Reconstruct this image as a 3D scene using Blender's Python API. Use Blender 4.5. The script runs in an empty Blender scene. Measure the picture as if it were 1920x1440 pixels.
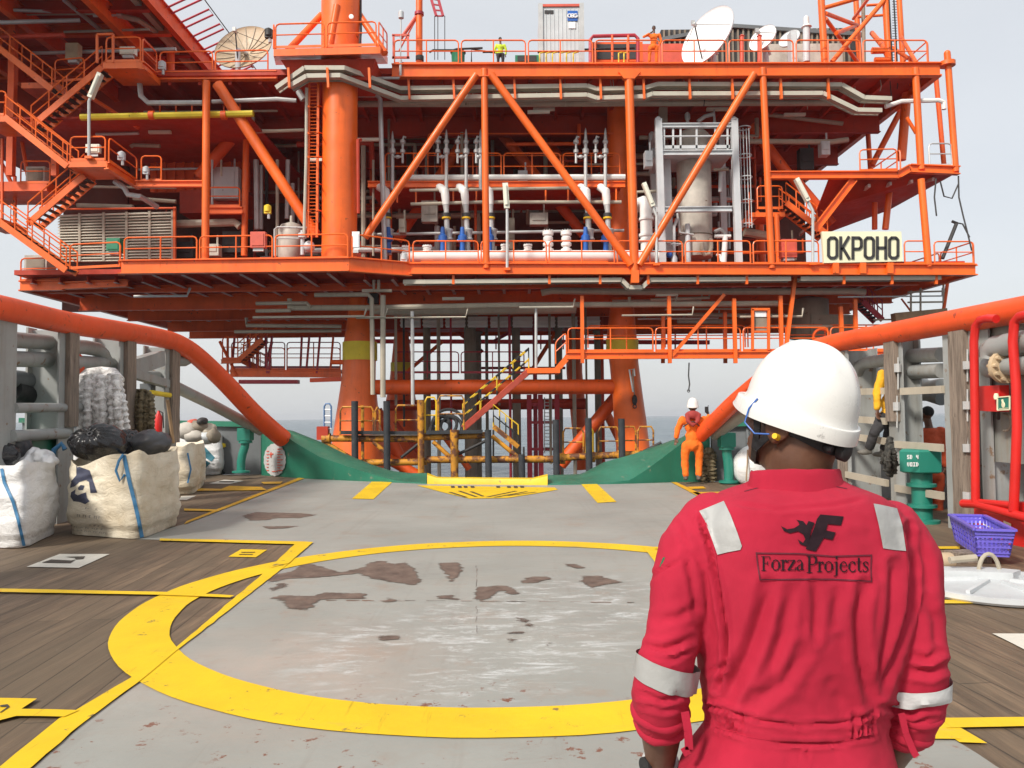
import bpy, bmesh, math, random
from mathutils import Vector, Matrix, noise
from mathutils.bvhtree import BVHTree
rnd = random.Random(7)
R = math.radians
V = Vector
scene = bpy.context.scene
COL = scene.collection
FPX = 1480.0
CAM = V((0, 0, 1.5))
cam_rot = Matrix.Rotation(R(92.4), 3, 'X') @ Matrix.Rotation(R(-0.55), 3, 'Z')
YAW = R(5.17)
cy, sy = math.cos(YAW), math.sin(YAW)

def ray(px, py):
    return cam_rot @ V(((px - 960) / FPX, (720 - py) / FPX, -1))
def P(px, py, d):                       # photo pixel at world depth d
    r = ray(px, py)
    return CAM + r * (d / r.y)
def G(px, py, z=0.0):                   # photo pixel on a horizontal level
    r = ray(px, py)
    return CAM + r * ((z - CAM.z) / r.z)
def S(u, v, z=0.0):                     # ship coordinates to world
    return V((u * cy - v * sy, u * sy + v * cy, z))
def UV(p):
    return (p.x * cy + p.y * sy, -p.x * sy + p.y * cy)
def Q(px, py, u):                       # photo pixel on the fore-and-aft plane at ship offset u
    r = ray(px, py)
    k = r.x * cy + r.y * sy
    return CAM + r * (u / k)

# ------------------------------------------------------------------ mesh collector
class MB:
    def __init__(s):
        s.v = []; s.f = []
    def add(s, vs, fs):
        n = len(s.v)
        s.v += [V(p) for p in vs]
        s.f += [tuple(i + n for i in f) for f in fs]
        return s
    def box(s, a, b):
        x0, y0, z0 = [min(a[i], b[i]) for i in range(3)]
        x1, y1, z1 = [max(a[i], b[i]) for i in range(3)]
        return s.add([(x0,y0,z0),(x1,y0,z0),(x1,y1,z0),(x0,y1,z0),(x0,y0,z1),(x1,y0,z1),(x1,y1,z1),(x0,y1,z1)],
                     [(0,3,2,1),(4,5,6,7),(0,1,5,4),(1,2,6,5),(2,3,7,6),(3,0,4,7)])
    def cbox(s, c, sx, sy_, sz, rz=0.0):
        m = Matrix.Rotation(rz, 3, 'Z'); c = V(c)
        vs = [c + m @ V((x*sx/2, y*sy_/2, z*sz/2)) for z in (-1,1) for x,y in ((-1,-1),(1,-1),(1,1),(-1,1))]
        return s.add(vs, [(0,3,2,1),(4,5,6,7),(0,1,5,4),(1,2,6,5),(2,3,7,6),(3,0,4,7)])
    def bar(s, a, b, w, h=None, up=(0,0,1)):
        a, b = V(a), V(b); h = h or w
        d = (b - a).normalized(); up = V(up)
        if abs(d.dot(up)) > .98: up = V((0,1,0))
        sd = d.cross(up).normalized(); u = sd.cross(d)
        vs = [p + sd*(x*w/2) + u*(y*h/2) for p in (a,b) for x,y in ((-1,-1),(1,-1),(1,1),(-1,1))]
        return s.add(vs, [(0,1,2,3),(7,6,5,4),(0,4,5,1),(1,5,6,2),(2,6,7,3),(3,7,4,0)])
    def ibeam(s, a, b, h, w, t=.05):
        a, b = V(a), V(b)
        d = (b-a).normalized(); sd = d.cross(V((0,0,1))).normalized(); u = sd.cross(d)
        s.bar(a + u*(h/2 - t/2), b + u*(h/2 - t/2), w, t)
        s.bar(a - u*(h/2 - t/2), b - u*(h/2 - t/2), w, t)
        s.bar(a, b, t, h - 2*t)
        return s
    def tube(s, pts, r, n=8, cap=True):
        pts = [V(p) for p in pts]
        rs = list(r) if isinstance(r, (list, tuple)) else [r]*len(pts)
        m = len(pts); fr = None; rings = []
        for i, p in enumerate(pts):
            d = (pts[min(i+1, m-1)] - pts[max(i-1, 0)]).normalized()
            if fr is None:
                a = V((0,0,1)) if abs(d.z) < .9 else V((1,0,0))
                x = d.cross(a).normalized()
            else:
                x = (fr - d*fr.dot(d)).normalized()
            fr = x; y = d.cross(x)
            rings.append([p + (x*math.cos(2*math.pi*k/n) + y*math.sin(2*math.pi*k/n))*rs[i] for k in range(n)])
        vs = [q for g in rings for q in g]; fs = []
        for i in range(m-1):
            for k in range(n):
                k2 = (k+1) % n
                fs.append((i*n+k, i*n+k2, (i+1)*n+k2, (i+1)*n+k))
        if cap:
            fs.append(tuple(range(n-1, -1, -1))); fs.append(tuple((m-1)*n + k for k in range(n)))
        return s.add(vs, fs)
    def lathe(s, c, prof, n=20, axis=(0,0,1)):        # prof: (radius, height) pairs
        c = V(c); q = V((0,0,1)).rotation_difference(V(axis).normalized())
        vs = []; fs = []; m = len(prof)
        for r, h in prof:
            for k in range(n):
                t = 2*math.pi*k/n
                vs.append(c + q @ V((r*math.cos(t), r*math.sin(t), h)))
        for i in range(m-1):
            for k in range(n):
                k2 = (k+1) % n
                fs.append((i*n+k, i*n+k2, (i+1)*n+k2, (i+1)*n+k))
        fs.append(tuple(range(n-1, -1, -1))); fs.append(tuple((m-1)*n + k for k in range(n)))
        return s.add(vs, fs)
    def ball(s, c, rx, ry=None, rz=None, n=14, m=9, rot=None):
        ry = ry or rx; rz = rz or rx; c = V(c); vs = []; fs = []
        for i in range(m+1):
            t = math.pi*i/m
            for k in range(n):
                a = 2*math.pi*k/n
                p = V((rx*math.sin(t)*math.cos(a), ry*math.sin(t)*math.sin(a), rz*math.cos(t)))
                vs.append(c + (rot @ p if rot else p))
        for i in range(m):
            for k in range(n):
                k2 = (k+1) % n
                fs.append((i*n+k, (i+1)*n+k, (i+1)*n+k2, i*n+k2))
        return s.add(vs, fs)
    def torus(s, c, R0, r, axis=(0,0,1), n=24, m=8, a0=0, a1=2*math.pi):
        c = V(c); q = V((0,0,1)).rotation_difference(V(axis).normalized())
        full = abs(a1-a0-2*math.pi) < 1e-4
        k = n if full else n+1
        pts = [c + q @ V((R0*math.cos(a0+(a1-a0)*i/n), R0*math.sin(a0+(a1-a0)*i/n), 0)) for i in range(k)]
        if full: pts += [pts[0], pts[1]]
        return s.tube(pts, r, m, not full)
    def prism(s, pts, off):                           # closed outline, extruded along off
        pts = [V(p) for p in pts]; off = V(off); n = len(pts)
        fs = [tuple(range(n)), tuple(range(2*n-1, n-1, -1))]
        fs += [(i, i+n, (i+1) % n + n, (i+1) % n) for i in range(n)]
        return s.add(pts + [p + off for p in pts], fs)
    def merge(s, o):
        return s.add(o.v, o.f)

WL = {}
def tag(o, label=None, cat=None, group=None, kind=None):
    if label: o['label'] = label
    if cat: o['category'] = cat
    if group: o['group'] = group
    if kind: o['kind'] = kind
    return o
def thing(name, label, cat, loc, group=None):
    o = bpy.data.objects.new(name, None); COL.objects.link(o)
    o.empty_display_size = .2
    o.location = loc; WL[o] = V(loc)
    return tag(o, label, cat, group)
def build(name, mb, m, parent=None, smooth=38, kind=None, label=None, cat=None, group=None, loc=None):
    if isinstance(mb, MB):
        vs, fs = mb.v, mb.f
    else:
        vs, fs = mb
    if parent is not None:
        L = WL[parent]
    elif loc is not None:
        L = V(loc)
    else:
        xs = [p[0] for p in vs]; ys = [p[1] for p in vs]; zs = [p[2] for p in vs]
        L = V(((min(xs)+max(xs))/2, (min(ys)+max(ys))/2, min(zs)))
    me = bpy.data.meshes.new(name)
    me.from_pydata([V(p) - L for p in vs], [], fs)
    bm = bmesh.new(); bm.from_mesh(me)
    bmesh.ops.recalc_face_normals(bm, faces=bm.faces)
    bm.to_mesh(me); bm.free()
    for p in me.polygons: p.use_smooth = True
    if smooth: me.set_sharp_from_angle(angle=R(smooth))
    me.materials.append(m)
    o = bpy.data.objects.new(name, me); COL.objects.link(o)
    WL[o] = L
    if parent is not None:
        o.parent = parent
    else:
        o.location = L
    return tag(o, label, cat, group, kind)

# ------------------------------------------------------------------ materials
def new_mat(name):
    m = bpy.data.materials.new(name); m.use_nodes = True
    nt = m.node_tree; b = nt.nodes['Principled BSDF']
    return m, nt, b
def N(nt, t, **kw):
    n = nt.nodes.new(t)
    for k, v in kw.items():
        if k.startswith('i_'):
            n.inputs[k[2:].replace('_', ' ')].default_value = v
        else:
            setattr(n, k, v)
    return n
def pos_out(nt, scale=(1,1,1), coord='pos', rz=0):
    if coord == 'pos':
        g = N(nt, 'ShaderNodeNewGeometry'); o = g.outputs['Position']
    else:
        g = N(nt, 'ShaderNodeTexCoord'); o = g.outputs['Object']
    mp = N(nt, 'ShaderNodeMapping'); mp.inputs['Scale'].default_value = scale; mp.inputs['Rotation'].default_value = (0,0,rz)
    nt.links.new(o, mp.inputs[0])
    return mp.outputs[0]
def ramp(nt, src, stops):
    r = N(nt, 'ShaderNodeValToRGB')
    e = r.color_ramp.elements
    while len(e) > 1: e.remove(e[-1])
    for i, (p, c) in enumerate(stops):
        el = e[0] if i == 0 else e.new(p)
        el.position = p
        el.color = c if isinstance(c, tuple) else (c, c, c, 1)
    nt.links.new(src, r.inputs[0])
    return r.outputs[0]
def mix(nt, fac, a, b, mode='MIX'):
    m = N(nt, 'ShaderNodeMix', data_type='RGBA', blend_type=mode)
    for sock, v in ((m.inputs[0], fac), (m.inputs[6], a), (m.inputs[7], b)):
        if hasattr(v, 'is_output'): nt.links.new(v, sock)
        elif isinstance(v, (int, float)): sock.default_value = v
        else: sock.default_value = (*v[:3], 1)
    return m.outputs[2]
def nz(nt, vec, scale, detail=5, rough=.6, dist=0):
    n = N(nt, 'ShaderNodeTexNoise'); n.inputs['Scale'].default_value = scale
    n.inputs['Detail'].default_value = detail; n.inputs['Roughness'].default_value = rough
    n.inputs['Distortion'].default_value = dist
    nt.links.new(vec, n.inputs['Vector'])
    return n.outputs['Fac']
def bump(nt, b, h, strength, dist=.02):
    n = N(nt, 'ShaderNodeBump'); n.inputs['Strength'].default_value = strength; n.inputs['Distance'].default_value = dist
    nt.links.new(h, n.inputs['Height']); nt.links.new(n.outputs[0], b.inputs['Normal'])
def paint(name, col, rough=.45, var=.18, vs=.7, rust=0.0, rcol=(.13,.045,.018), rs=3.0, streak=0.0, scol=None, metal=0, bmp=0, bs=40, coat=0):
    m, nt, b = new_mat(name)
    p = pos_out(nt)
    f = nz(nt, p, vs, 6)
    c = mix(nt, ramp(nt, f, [(.3, 0), (.7, 1)]), tuple(x*(1-var) for x in col), tuple(min(1, x*(1+var)) for x in col))
    if streak:
        ps = pos_out(nt, (1.6, 1.6, .16))
        s = nz(nt, ps, 2.2, 7, .65)
        c = mix(nt, ramp(nt, s, [(.52, 0), (.75, streak)]), c, scol or tuple(x*.45 for x in col))
    if rust:
        r = nz(nt, p, rs, 9, .68)
        c = mix(nt, ramp(nt, r, [(.70 - rust*.25, 0), (.74 - rust*.22, 1)]), c, rcol)
    nt.links.new(c, b.inputs['Base Color'])
    rr = nz(nt, p, vs*5, 3)
    nt.links.new(ramp(nt, rr, [(.2, max(.05, rough-.12)), (.8, min(1, rough+.15))]), b.inputs['Roughness'])
    b.inputs['Metallic'].default_value = metal
    if bmp: bump(nt, b, nz(nt, p, bs, 5), bmp, .01)
    return m
MAT = {}
MAT['orange'] = paint('orange_paint', (.88,.138,.012), .38, .18, .5, .20, rs=3.5, streak=.42, scol=(.46,.06,.010))
MAT['orange2'] = paint('orange_paint_weathered', (.80,.105,.011), .5, .18, .6, .26, rs=2.6, streak=.35, scol=(.45,.06,.012))
MAT['deckred'] = paint('shaded_red_steel', (.46,.034,.008), .6, .25, .5, .1, streak=.3)  # platform orange taken down to dark red, shade of undersides in the colour
MAT['rustyellow'] = paint('rusty_yellow_paint', (.55,.235,.014), .6, .3, .9, .85, rs=2.6, streak=.9, scol=(.20,.06,.015))
MAT['yellow'] = paint('yellow_paint', (.76,.47,.012), .5, .12, 1.5, .12, rs=4)
MAT['dullyellow'] = paint('dull_yellow_paint', (.72,.54,.03), .55, .15, 1.0, .1)
MAT['pipe'] = paint('beige_pipe', (.42,.37,.29), .5, .15, .8, .12, rs=2.5, streak=.4, scol=(.22,.17,.11))
MAT['galv'] = paint('galvanised_steel', (.50,.50,.49), .42, .12, 2.0, .06, metal=.25)
MAT['skid'] = paint('pale_grey_paint', (.55,.57,.58), .5, .1, 1.0, .08, streak=.25)
MAT['vessel'] = paint('lagged_vessel', (.50,.46,.40), .6, .22, 1.6, .06, streak=.4)
MAT['white'] = paint('white_paint', (.80,.79,.76), .45, .06, 1.0, .03)
MAT['dark'] = paint('dark_steel', (.035,.032,.032), .6, .3, 1.0)
MAT['black'] = paint('black_rubber', (.018,.018,.019), .62, .3, 2.0, bmp=.2)
MAT['fender'] = paint('worn_rubber_fender', (.030,.032,.036), .75, .35, 3.0, .15, rcol=(.10,.09,.08), rs=5)
MAT['blue'] = paint('blue_paint', (.02,.11,.42), .4, .15, 3)
MAT['green'] = paint('green_deck_paint', (.020,.150,.092), .38, .2, .9, .30, rcol=(.17,.20,.13), rs=4.5, streak=.35, bmp=.25, bs=2.2)
MAT['greend'] = paint('green_enamel', (.02,.20,.145), .4, .15, 1.5, .2, rs=7, rcol=(.10,.09,.05), streak=.3)
MAT['shipgrey'] = paint('ship_grey_paint', (.30,.31,.30), .5, .16, 1.2, .34, rs=4.5, rcol=(.20,.12,.07), streak=.6, scol=(.19,.15,.10), bmp=.2, bs=4)
MAT['shipdark'] = paint('ship_dark_grey', (.13,.14,.145), .55, .2, 1.2, .08)
MAT['railred'] = paint('crash_rail_orange', (.78,.085,.016), .42, .16, .8, .36, rcol=(.30,.045,.018), rs=7, streak=.35, scol=(.45,.06,.02), bmp=.18, bs=3)
MAT['piperead'] = paint('red_pipe_paint', (.62,.018,.014), .36, .12, 1.5, .04)
MAT['tan'] = paint('tan_dish', (.50,.38,.25), .55, .12, 1.2)
MAT['dishwhite'] = paint('white_dish', (.82,.82,.82), .4, .03, 1.2)
MAT['beamgrey'] = paint('primer_flange', (.62,.44,.40), .6, .2, 1.0)
MAT['conductor'] = paint('weathered_conductor', (.25,.21,.16), .65, .3, .6, .2, streak=.6)
MAT['cream'] = paint('cream_paint', (.82,.78,.54), .5, .05, 1.0)
MAT['lampcream'] = paint('lamp_cream', (.74,.72,.60), .4, .05, 3)
MAT['purplered'] = paint('magenta_red_steel', (.42,.03,.05), .5, .15, 1)
MAT['teal'] = paint('dull_green', (.02,.20,.10), .45, .2, 2)
MAT['tray'] = paint('cable_tray', (.47,.43,.35), .5, .12, 1.0, .05, streak=.2)
MAT['wood'] = paint('wooden_scaffold', (.32,.21,.12), .7, .25, 3)
MAT['mred'] = paint('faded_red_box', (.62,.10,.06), .5, .15, 2)

# ------------------------------------------------------------------ camera, light, world
cd = bpy.data.cameras.new('camera'); cam = bpy.data.objects.new('camera', cd); COL.objects.link(cam)
cam.matrix_world = Matrix.Translation(CAM) @ cam_rot.to_4x4()
cd.sensor_width = 36; cd.lens = FPX/1920*36; cd.clip_start = .05; cd.clip_end = 30000
scene.camera = cam
SUN_EL, SUN_AZ = 40.0, 220.0            # azimuth clockwise from +Y; behind the photographer, to the left
w = bpy.data.worlds.new('World'); scene.world = w; w.use_nodes = True
nt = w.node_tree; bg = nt.nodes['Background']
sk = nt.nodes.new('ShaderNodeTexSky'); sk.sky_type = 'NISHITA'; sk.sun_disc = False
sk.sun_elevation = R(SUN_EL); sk.sun_rotation = R(SUN_AZ)
sk.air_density = 1.0; sk.dust_density = 4.0; sk.ozone_density = 1.5; sk.altitude = 0
bc = nt.nodes.new('ShaderNodeMix'); bc.data_type = 'RGBA'; bc.blend_type = 'MIX'
bc.inputs[0].default_value = .60; bc.inputs[7].default_value = (9.2, 9.3, 9.3, 1)   # thin white overcast over the blue
tcw = nt.nodes.new('ShaderNodeTexCoord'); mpw = nt.nodes.new('ShaderNodeMapping'); mpw.inputs['Scale'].default_value = (1.2,1.2,3.4)
nzw = nt.nodes.new('ShaderNodeTexNoise'); nzw.inputs['Scale'].default_value = 1.6; nzw.inputs['Detail'].default_value = 6; nzw.inputs['Roughness'].default_value = .55
mrw = nt.nodes.new('ShaderNodeMapRange'); mrw.inputs['From Min'].default_value = .32; mrw.inputs['From Max'].default_value = .68; mrw.inputs['To Min'].default_value = .60; mrw.inputs['To Max'].default_value = .67
nt.links.new(tcw.outputs['Generated'], mpw.inputs[0]); nt.links.new(mpw.outputs[0], nzw.inputs['Vector']); nt.links.new(nzw.outputs['Fac'], mrw.inputs['Value']); nt.links.new(mrw.outputs[0], bc.inputs[0])
nt.links.new(sk.outputs[0], bc.inputs[6]); nt.links.new(bc.outputs[2], bg.inputs['Color'])
bg.inputs['Strength'].default_value = .085
sl = bpy.data.lights.new('sun', 'SUN'); sl.energy = 2.9; sl.angle = R(9); sl.color = (1, .95, .87)
so = bpy.data.objects.new('sun', sl); COL.objects.link(so)
az = R(SUN_AZ); el = R(SUN_EL)
sd = V((math.sin(az)*math.cos(el), math.cos(az)*math.cos(el), math.sin(el)))
so.rotation_euler = sd.to_track_quat('Z', 'Y').to_euler()
scene.view_settings.view_transform = 'Standard'; scene.view_settings.look = 'None'
scene.view_settings.exposure = 0.45; scene.view_settings.gamma = 1
scene.cycles.max_bounces = 6; scene.cycles.diffuse_bounces = 4; scene.cycles.glossy_bounces = 3
scene.cycles.use_denoising = True
# ================================================================== SEA
m, nt, b = new_mat('sea_water')
p = pos_out(nt)
ps = pos_out(nt, (1, .55, 1))
h1 = nz(nt, ps, .22, 4, .6, .4); h2 = nz(nt, ps, .9, 6, .65, .6); h3 = nz(nt, ps, .045, 3)
ad = N(nt, 'ShaderNodeMath', operation='MULTIPLY_ADD'); ad.inputs[1].default_value = 3.2
nt.links.new(h1, ad.inputs[0]); nt.links.new(h2, ad.inputs[2])
ad2 = N(nt, 'ShaderNodeMath', operation='MULTIPLY_ADD'); ad2.inputs[1].default_value = 9
nt.links.new(h3, ad2.inputs[0]); nt.links.new(ad.outputs[0], ad2.inputs[2])
bump(nt, b, ad2.outputs[0], 1.0, .42)
c = mix(nt, ramp(nt, nz(nt, ps, .5, 8, .7), [(.45, 0), (.72, 1)]), (.035,.065,.085), (.13,.18,.21))
nt.links.new(c, b.inputs['Base Color']); b.inputs['Roughness'].default_value = .22; b.inputs['IOR'].default_value = 1.33
SEA = -2.7
build('sea', MB().add([(-5900,-240,SEA),(5900,-240,SEA),(5900,8900,SEA),(-5900,8900,SEA)], [(0,1,2,3)]), m, kind='structure', loc=(0,0,SEA))

# ================================================================== DECK of the ship
def wood_mat():
    m, nt, b = new_mat('worn_deck_planks')
    p = pos_out(nt, (1,1,1), rz=-YAW)
    br = N(nt, 'ShaderNodeTexBrick')
    br.inputs['Color1'].default_value = (.9,.9,.9,1); br.inputs['Color2'].default_value = (.55,.55,.55,1); br.inputs['Mortar'].default_value = (0,0,0,1)
    br.inputs['Scale'].default_value = 1; br.inputs['Mortar Size'].default_value = .006; br.inputs['Brick Width'].default_value = 4.2; br.inputs['Row Height'].default_value = .19
    br.inputs['Mortar Smooth'].default_value = .3
    rot = N(nt, 'ShaderNodeMapping'); rot.inputs['Rotation'].default_value = (0,0,R(90)-YAW)
    g = N(nt, 'ShaderNodeNewGeometry'); nt.links.new(g.outputs['Position'], rot.inputs[0]); nt.links.new(rot.outputs[0], br.inputs['Vector'])
    st = nz(nt, pos_out(nt, (9,.55,1), rz=-YAW), 1.3, 8, .7, .3)
    fine = nz(nt, pos_out(nt, (34,1.3,1), rz=-YAW), 1.6, 6, .7)
    big = nz(nt, pos_out(nt, (1.0,.35,1), rz=-YAW), .9, 5, .6)
    c = mix(nt, ramp(nt, st, [(.32,0),(.68,1)]), (.090,.058,.034), (.32,.215,.130))
    c = mix(nt, ramp(nt, fine, [(.35,.55),(.62,0)]), c, (.06,.046,.036))
    c = mix(nt, ramp(nt, big, [(.42,0),(.62,.8)]), c, (.135,.098,.062))
    c = mix(nt, .55, c, br.outputs['Color'], 'MULTIPLY')
    c = mix(nt, ramp(nt, nz(nt, p, 2.6, 9, .72), [(.66,0),(.76,.35)]), c, (.30,.27,.23))
    nt.links.new(c, b.inputs['Base Color'])
    nt.links.new(ramp(nt, big, [(.35,.55),(.7,.85)]), b.inputs['Roughness'])
    hh = mix(nt, .5, br.outputs['Color'], fine)
    bump(nt, b, hh, .5, .012)
    return m
MAT['planks'] = wood_mat()
def greydeck_mat():
    m, nt, b = new_mat('worn_grey_deck_paint')
    p = pos_out(nt, rz=-YAW)
    c = mix(nt, ramp(nt, nz(nt, p, .55, 6), [(.3,0),(.7,1)]), (.258,.260,.236), (.342,.343,.312))
    c = mix(nt, ramp(nt, nz(nt, pos_out(nt, (.5,3.0,1), rz=-YAW), 1.2, 8, .7), [(.5,0),(.72,.30)]), c, (.34,.28,.22))
    c = mix(nt, ramp(nt, nz(nt, pos_out(nt, (5,.22,1), rz=-YAW), 1.0, 7, .7, .3), [(.56,0),(.74,.38)]), c, (.20,.175,.145))
    c = mix(nt, ramp(nt, nz(nt, p, 1.3, 8, .7), [(.56,0),(.70,.45)]), c, (.31,.20,.135))
    # pinkish dust to the left, white salt scuffs towards the middle of the circle
    def blob(cx, cyy, rx, ry):
        q = S(cx, cyy); mp = N(nt, 'ShaderNodeMapping', vector_type='TEXTURE')
        mp.inputs['Location'].default_value = (q.x, q.y, 0); mp.inputs['Scale'].default_value = (rx, ry, 1); mp.inputs['Rotation'].default_value = (0,0,YAW)
        g = N(nt, 'ShaderNodeNewGeometry'); nt.links.new(g.outputs['Position'], mp.inputs[0])
        gr = N(nt, 'ShaderNodeTexGradient', gradient_type='SPHERICAL'); nt.links.new(mp.outputs[0], gr.inputs[0])
        return gr.outputs['Fac']
    def mul(a, bb):
        mm = N(nt, 'ShaderNodeMath', operation='MULTIPLY'); nt.links.new(a, mm.inputs[0]); nt.links.new(bb, mm.inputs[1]); return mm.outputs[0]
    c = mix(nt, mul(ramp(nt, blob(-.9,4.9,1.2,1.3), [(0,0),(.8,.5)]), ramp(nt, nz(nt,p,3,5), [(.3,.3),(.7,1)])), c, (.50,.37,.30))
    sc = ramp(nt, nz(nt, pos_out(nt, (1.2,3.4,1), rz=-YAW), 2.6, 11, .78, .6), [(.50,0),(.60,1)])
    sc = mul(sc, ramp(nt, nz(nt, p, 1.7, 6, .65), [(.40,0),(.54,1)]))
    for bb in ((.15,5.3,1.3,1.3), (1.5,6.4,1.6,1.1), (2.2,5.4,.8,.9)):
        c = mix(nt, mul(ramp(nt, blob(*bb), [(0,0),(.4,.8)]), sc), c, (.56,.57,.56))
    # reddish-brown chips: many small ones on the near strip, a few elsewhere
    ch = ramp(nt, nz(nt, p, 7.5, 10, .72), [(.595,0),(.615,1)])
    near = ramp(nt, blob(.4,2.6,4.6,2.1), [(.03,.16),(.2,1)])
    cl = ramp(nt, nz(nt, p, 1.5, 3), [(.40,0),(.52,1)])
    c = mix(nt, mul(mul(ch, near), cl), c, (.19,.075,.045))
    hair = ramp(nt, nz(nt, p, 1.1, 12, .8, 1.2), [(.494,0),(.5,.55),(.506,0)])
    c = mix(nt, mul(hair, ramp(nt, nz(nt, p, .8, 3), [(.5,0),(.62,1)])), c, (.24,.17,.13))
    nt.links.new(c, b.inputs['Base Color'])
    nt.links.new(ramp(nt, sc, [(0,.5),(1,.62)]), b.inputs['Roughness'])
    bump(nt, b, nz(nt, p, 16, 6), .15, .01)
    return m
MAT['greydeck'] = greydeck_mat()
def worn(name, col, thr=.60, sc=5.0):
    m, nt, b = new_mat(name)
    p = pos_out(nt, rz=-YAW)
    c = mix(nt, ramp(nt, nz(nt, p, 1.4, 6), [(.3,0),(.7,1)]), tuple(x*.88 for x in col), tuple(min(1,x*1.08) for x in col))
    c = mix(nt, ramp(nt, nz(nt, p, .8, 5, .6), [(.48,0),(.72,.34)]), c, tuple(x*.62 for x in col))
    c = mix(nt, ramp(nt, nz(nt, p, sc, 11, .75), [(thr,0),(thr+.03,.85)]), c, (.11,.085,.06))
    c = mix(nt, ramp(nt, nz(nt, pos_out(nt, (.8,6,1), rz=-YAW), 1.2, 9, .75), [(.60,0),(.66,.5)]), c, (.30,.25,.16))
    c = mix(nt, ramp(nt, nz(nt, pos_out(nt, (14,.9,1), rz=-YAW), 1.5, 7, .7), [(.60,0),(.70,.5)]), c, tuple(x*.35 for x in col))
    nt.links.new(c, b.inputs['Base Color']); b.inputs['Roughness'].default_value = .5
    bump(nt, b, nz(nt, p, 20, 6), .25, .01)
    return m
MAT['markyellow'] = worn('yellow_deck_marking', (.78,.505,.007), .605)
MAT['markyellow2'] = worn('faded_yellow_deck_marking', (.68,.37,.015), .60)
MAT['markwhite'] = worn('white_deck_marking', (.66,.63,.55), .64)
MAT['bare'] = paint('bare_brown_steel', (.115,.080,.062), .62, .25, 5, bmp=.2)
MAT['ink'] = paint('dark_marking', (.05,.04,.03), .6, .2, 5)

def flat(name, uvs, z, mt, parent, jag=0.0, step=.12, thick=0.0):
    out = []
    n = len(uvs)
    for i in range(n):
        a = V((*uvs[i], 0)); bq = V((*uvs[(i+1) % n], 0)); L = (bq-a).length
        k = max(1, int(L/step)) if jag else 1
        for j in range(k):
            q = a.lerp(bq, j/k)
            if jag:
                q = q + V((noise.noise(q*9+V((0,0,z*99))), noise.noise(q*9+V((5,3,z*99))), 0))*jag + V((noise.noise(q*31), noise.noise(q*31+V((7,7,0))), 0))*jag*.5
            out.append(q)
    bm = bmesh.new()
    f = bm.faces.new([bm.verts.new(S(q.x, q.y, z)) for q in out])
    bm.normal_update()
    if f.normal.z < 0: f.normal_flip()
    bmesh.ops.triangulate(bm, faces=[f])
    vs = [v.co.copy() for v in bm.verts]; bm.verts.index_update()
    fs = [tuple(v.index for v in ff.verts) for ff in bm.faces]; bm.free()
    o = build(name, (vs, fs), mt, parent, smooth=0)
    return o
def px2(pts):
    return [UV(G(x, y)) for x, y in pts]

out = [(-7.6,-3.5),(9.2,-3.5),(9.2,17.0),(6.9,17.0),(5.46,17.66),(2.37,17.56),(-.33,18.26),(-4.87,22.2),(-7.6,22.6)]
mb = MB().prism([S(u,v,0) for u,v in out], (0,0,-.25))
deck = build('deck', mb, MAT['planks'], kind='structure', loc=(0,0,0))
deck['label'] = 'worn brown plank deck of the supply ship with painted markings'
hu = [(-7.8,-4),(9.4,-4),(9.4,17.2),(7.0,17.4),(5.46,17.9),(2.37,17.8),(-.33,18.5),(-4.87,22.4),(-7.8,22.8)]
build('ship_hull', MB().prism([S(u,v,-.27) for u,v in hu], (0,0,-3.2)), MAT['shipdark'], kind='structure')
grey = px2([(62,1440),(156,1358),(257,1284),(327,1226),(505,1070),(578,1021)]) + px2([(420,1017),(250,1011),(345,983),(452,940),(568,898)]) + \
       px2([(690,903),(800,908),(1028,910),(1150,908),(1258,905),(1340,947)])
ru = UV(G(1512,1031)); rn = UV(G(1215,1030)); rb = UV(G(1800,1395))
grey += [ru, rn, rb, (rb[0]+.05, .2), (-1.75, .2)]
flat('grey_paint', grey, .004, MAT['greydeck'], deck, .008)
# bare patches where the grey paint has flaked off, edges broken up by noise
m, nt, b = new_mat('flaked_paint_patch')
p = pos_out(nt, rz=-YAW)
c = mix(nt, ramp(nt, nz(nt, p, 6, 8, .7), [(.35,0),(.65,1)]), (.085,.056,.043), (.185,.130,.100))
nt.links.new(c, b.inputs['Base Color']); b.inputs['Roughness'].default_value = .65
at = N(nt, 'ShaderNodeAttribute', attribute_name='inside')
ma = N(nt, 'ShaderNodeMath', operation='MULTIPLY_ADD'); ma.inputs[1].default_value = .22; nt.links.new(nz(nt, pos_out(nt, (.6,1.6,1), rz=-YAW), 7, 10, .72), ma.inputs[0]); nt.links.new(at.outputs['Fac'], ma.inputs[2])
al = ramp(nt, ma.outputs[0], [(.098,0),(.104,.28),(.112,.32),(.118,1)])
tr_ = N(nt, 'ShaderNodeBsdfTransparent'); mx = N(nt, 'ShaderNodeMixShader')
nt.links.new(al, mx.inputs[0]); nt.links.new(tr_.outputs[0], mx.inputs[1]); nt.links.new(b.outputs[0], mx.inputs[2]); nt.links.new(mx.outputs[0], nt.nodes['Material Output'].inputs['Surface'])
MAT['flake'] = m
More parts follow.
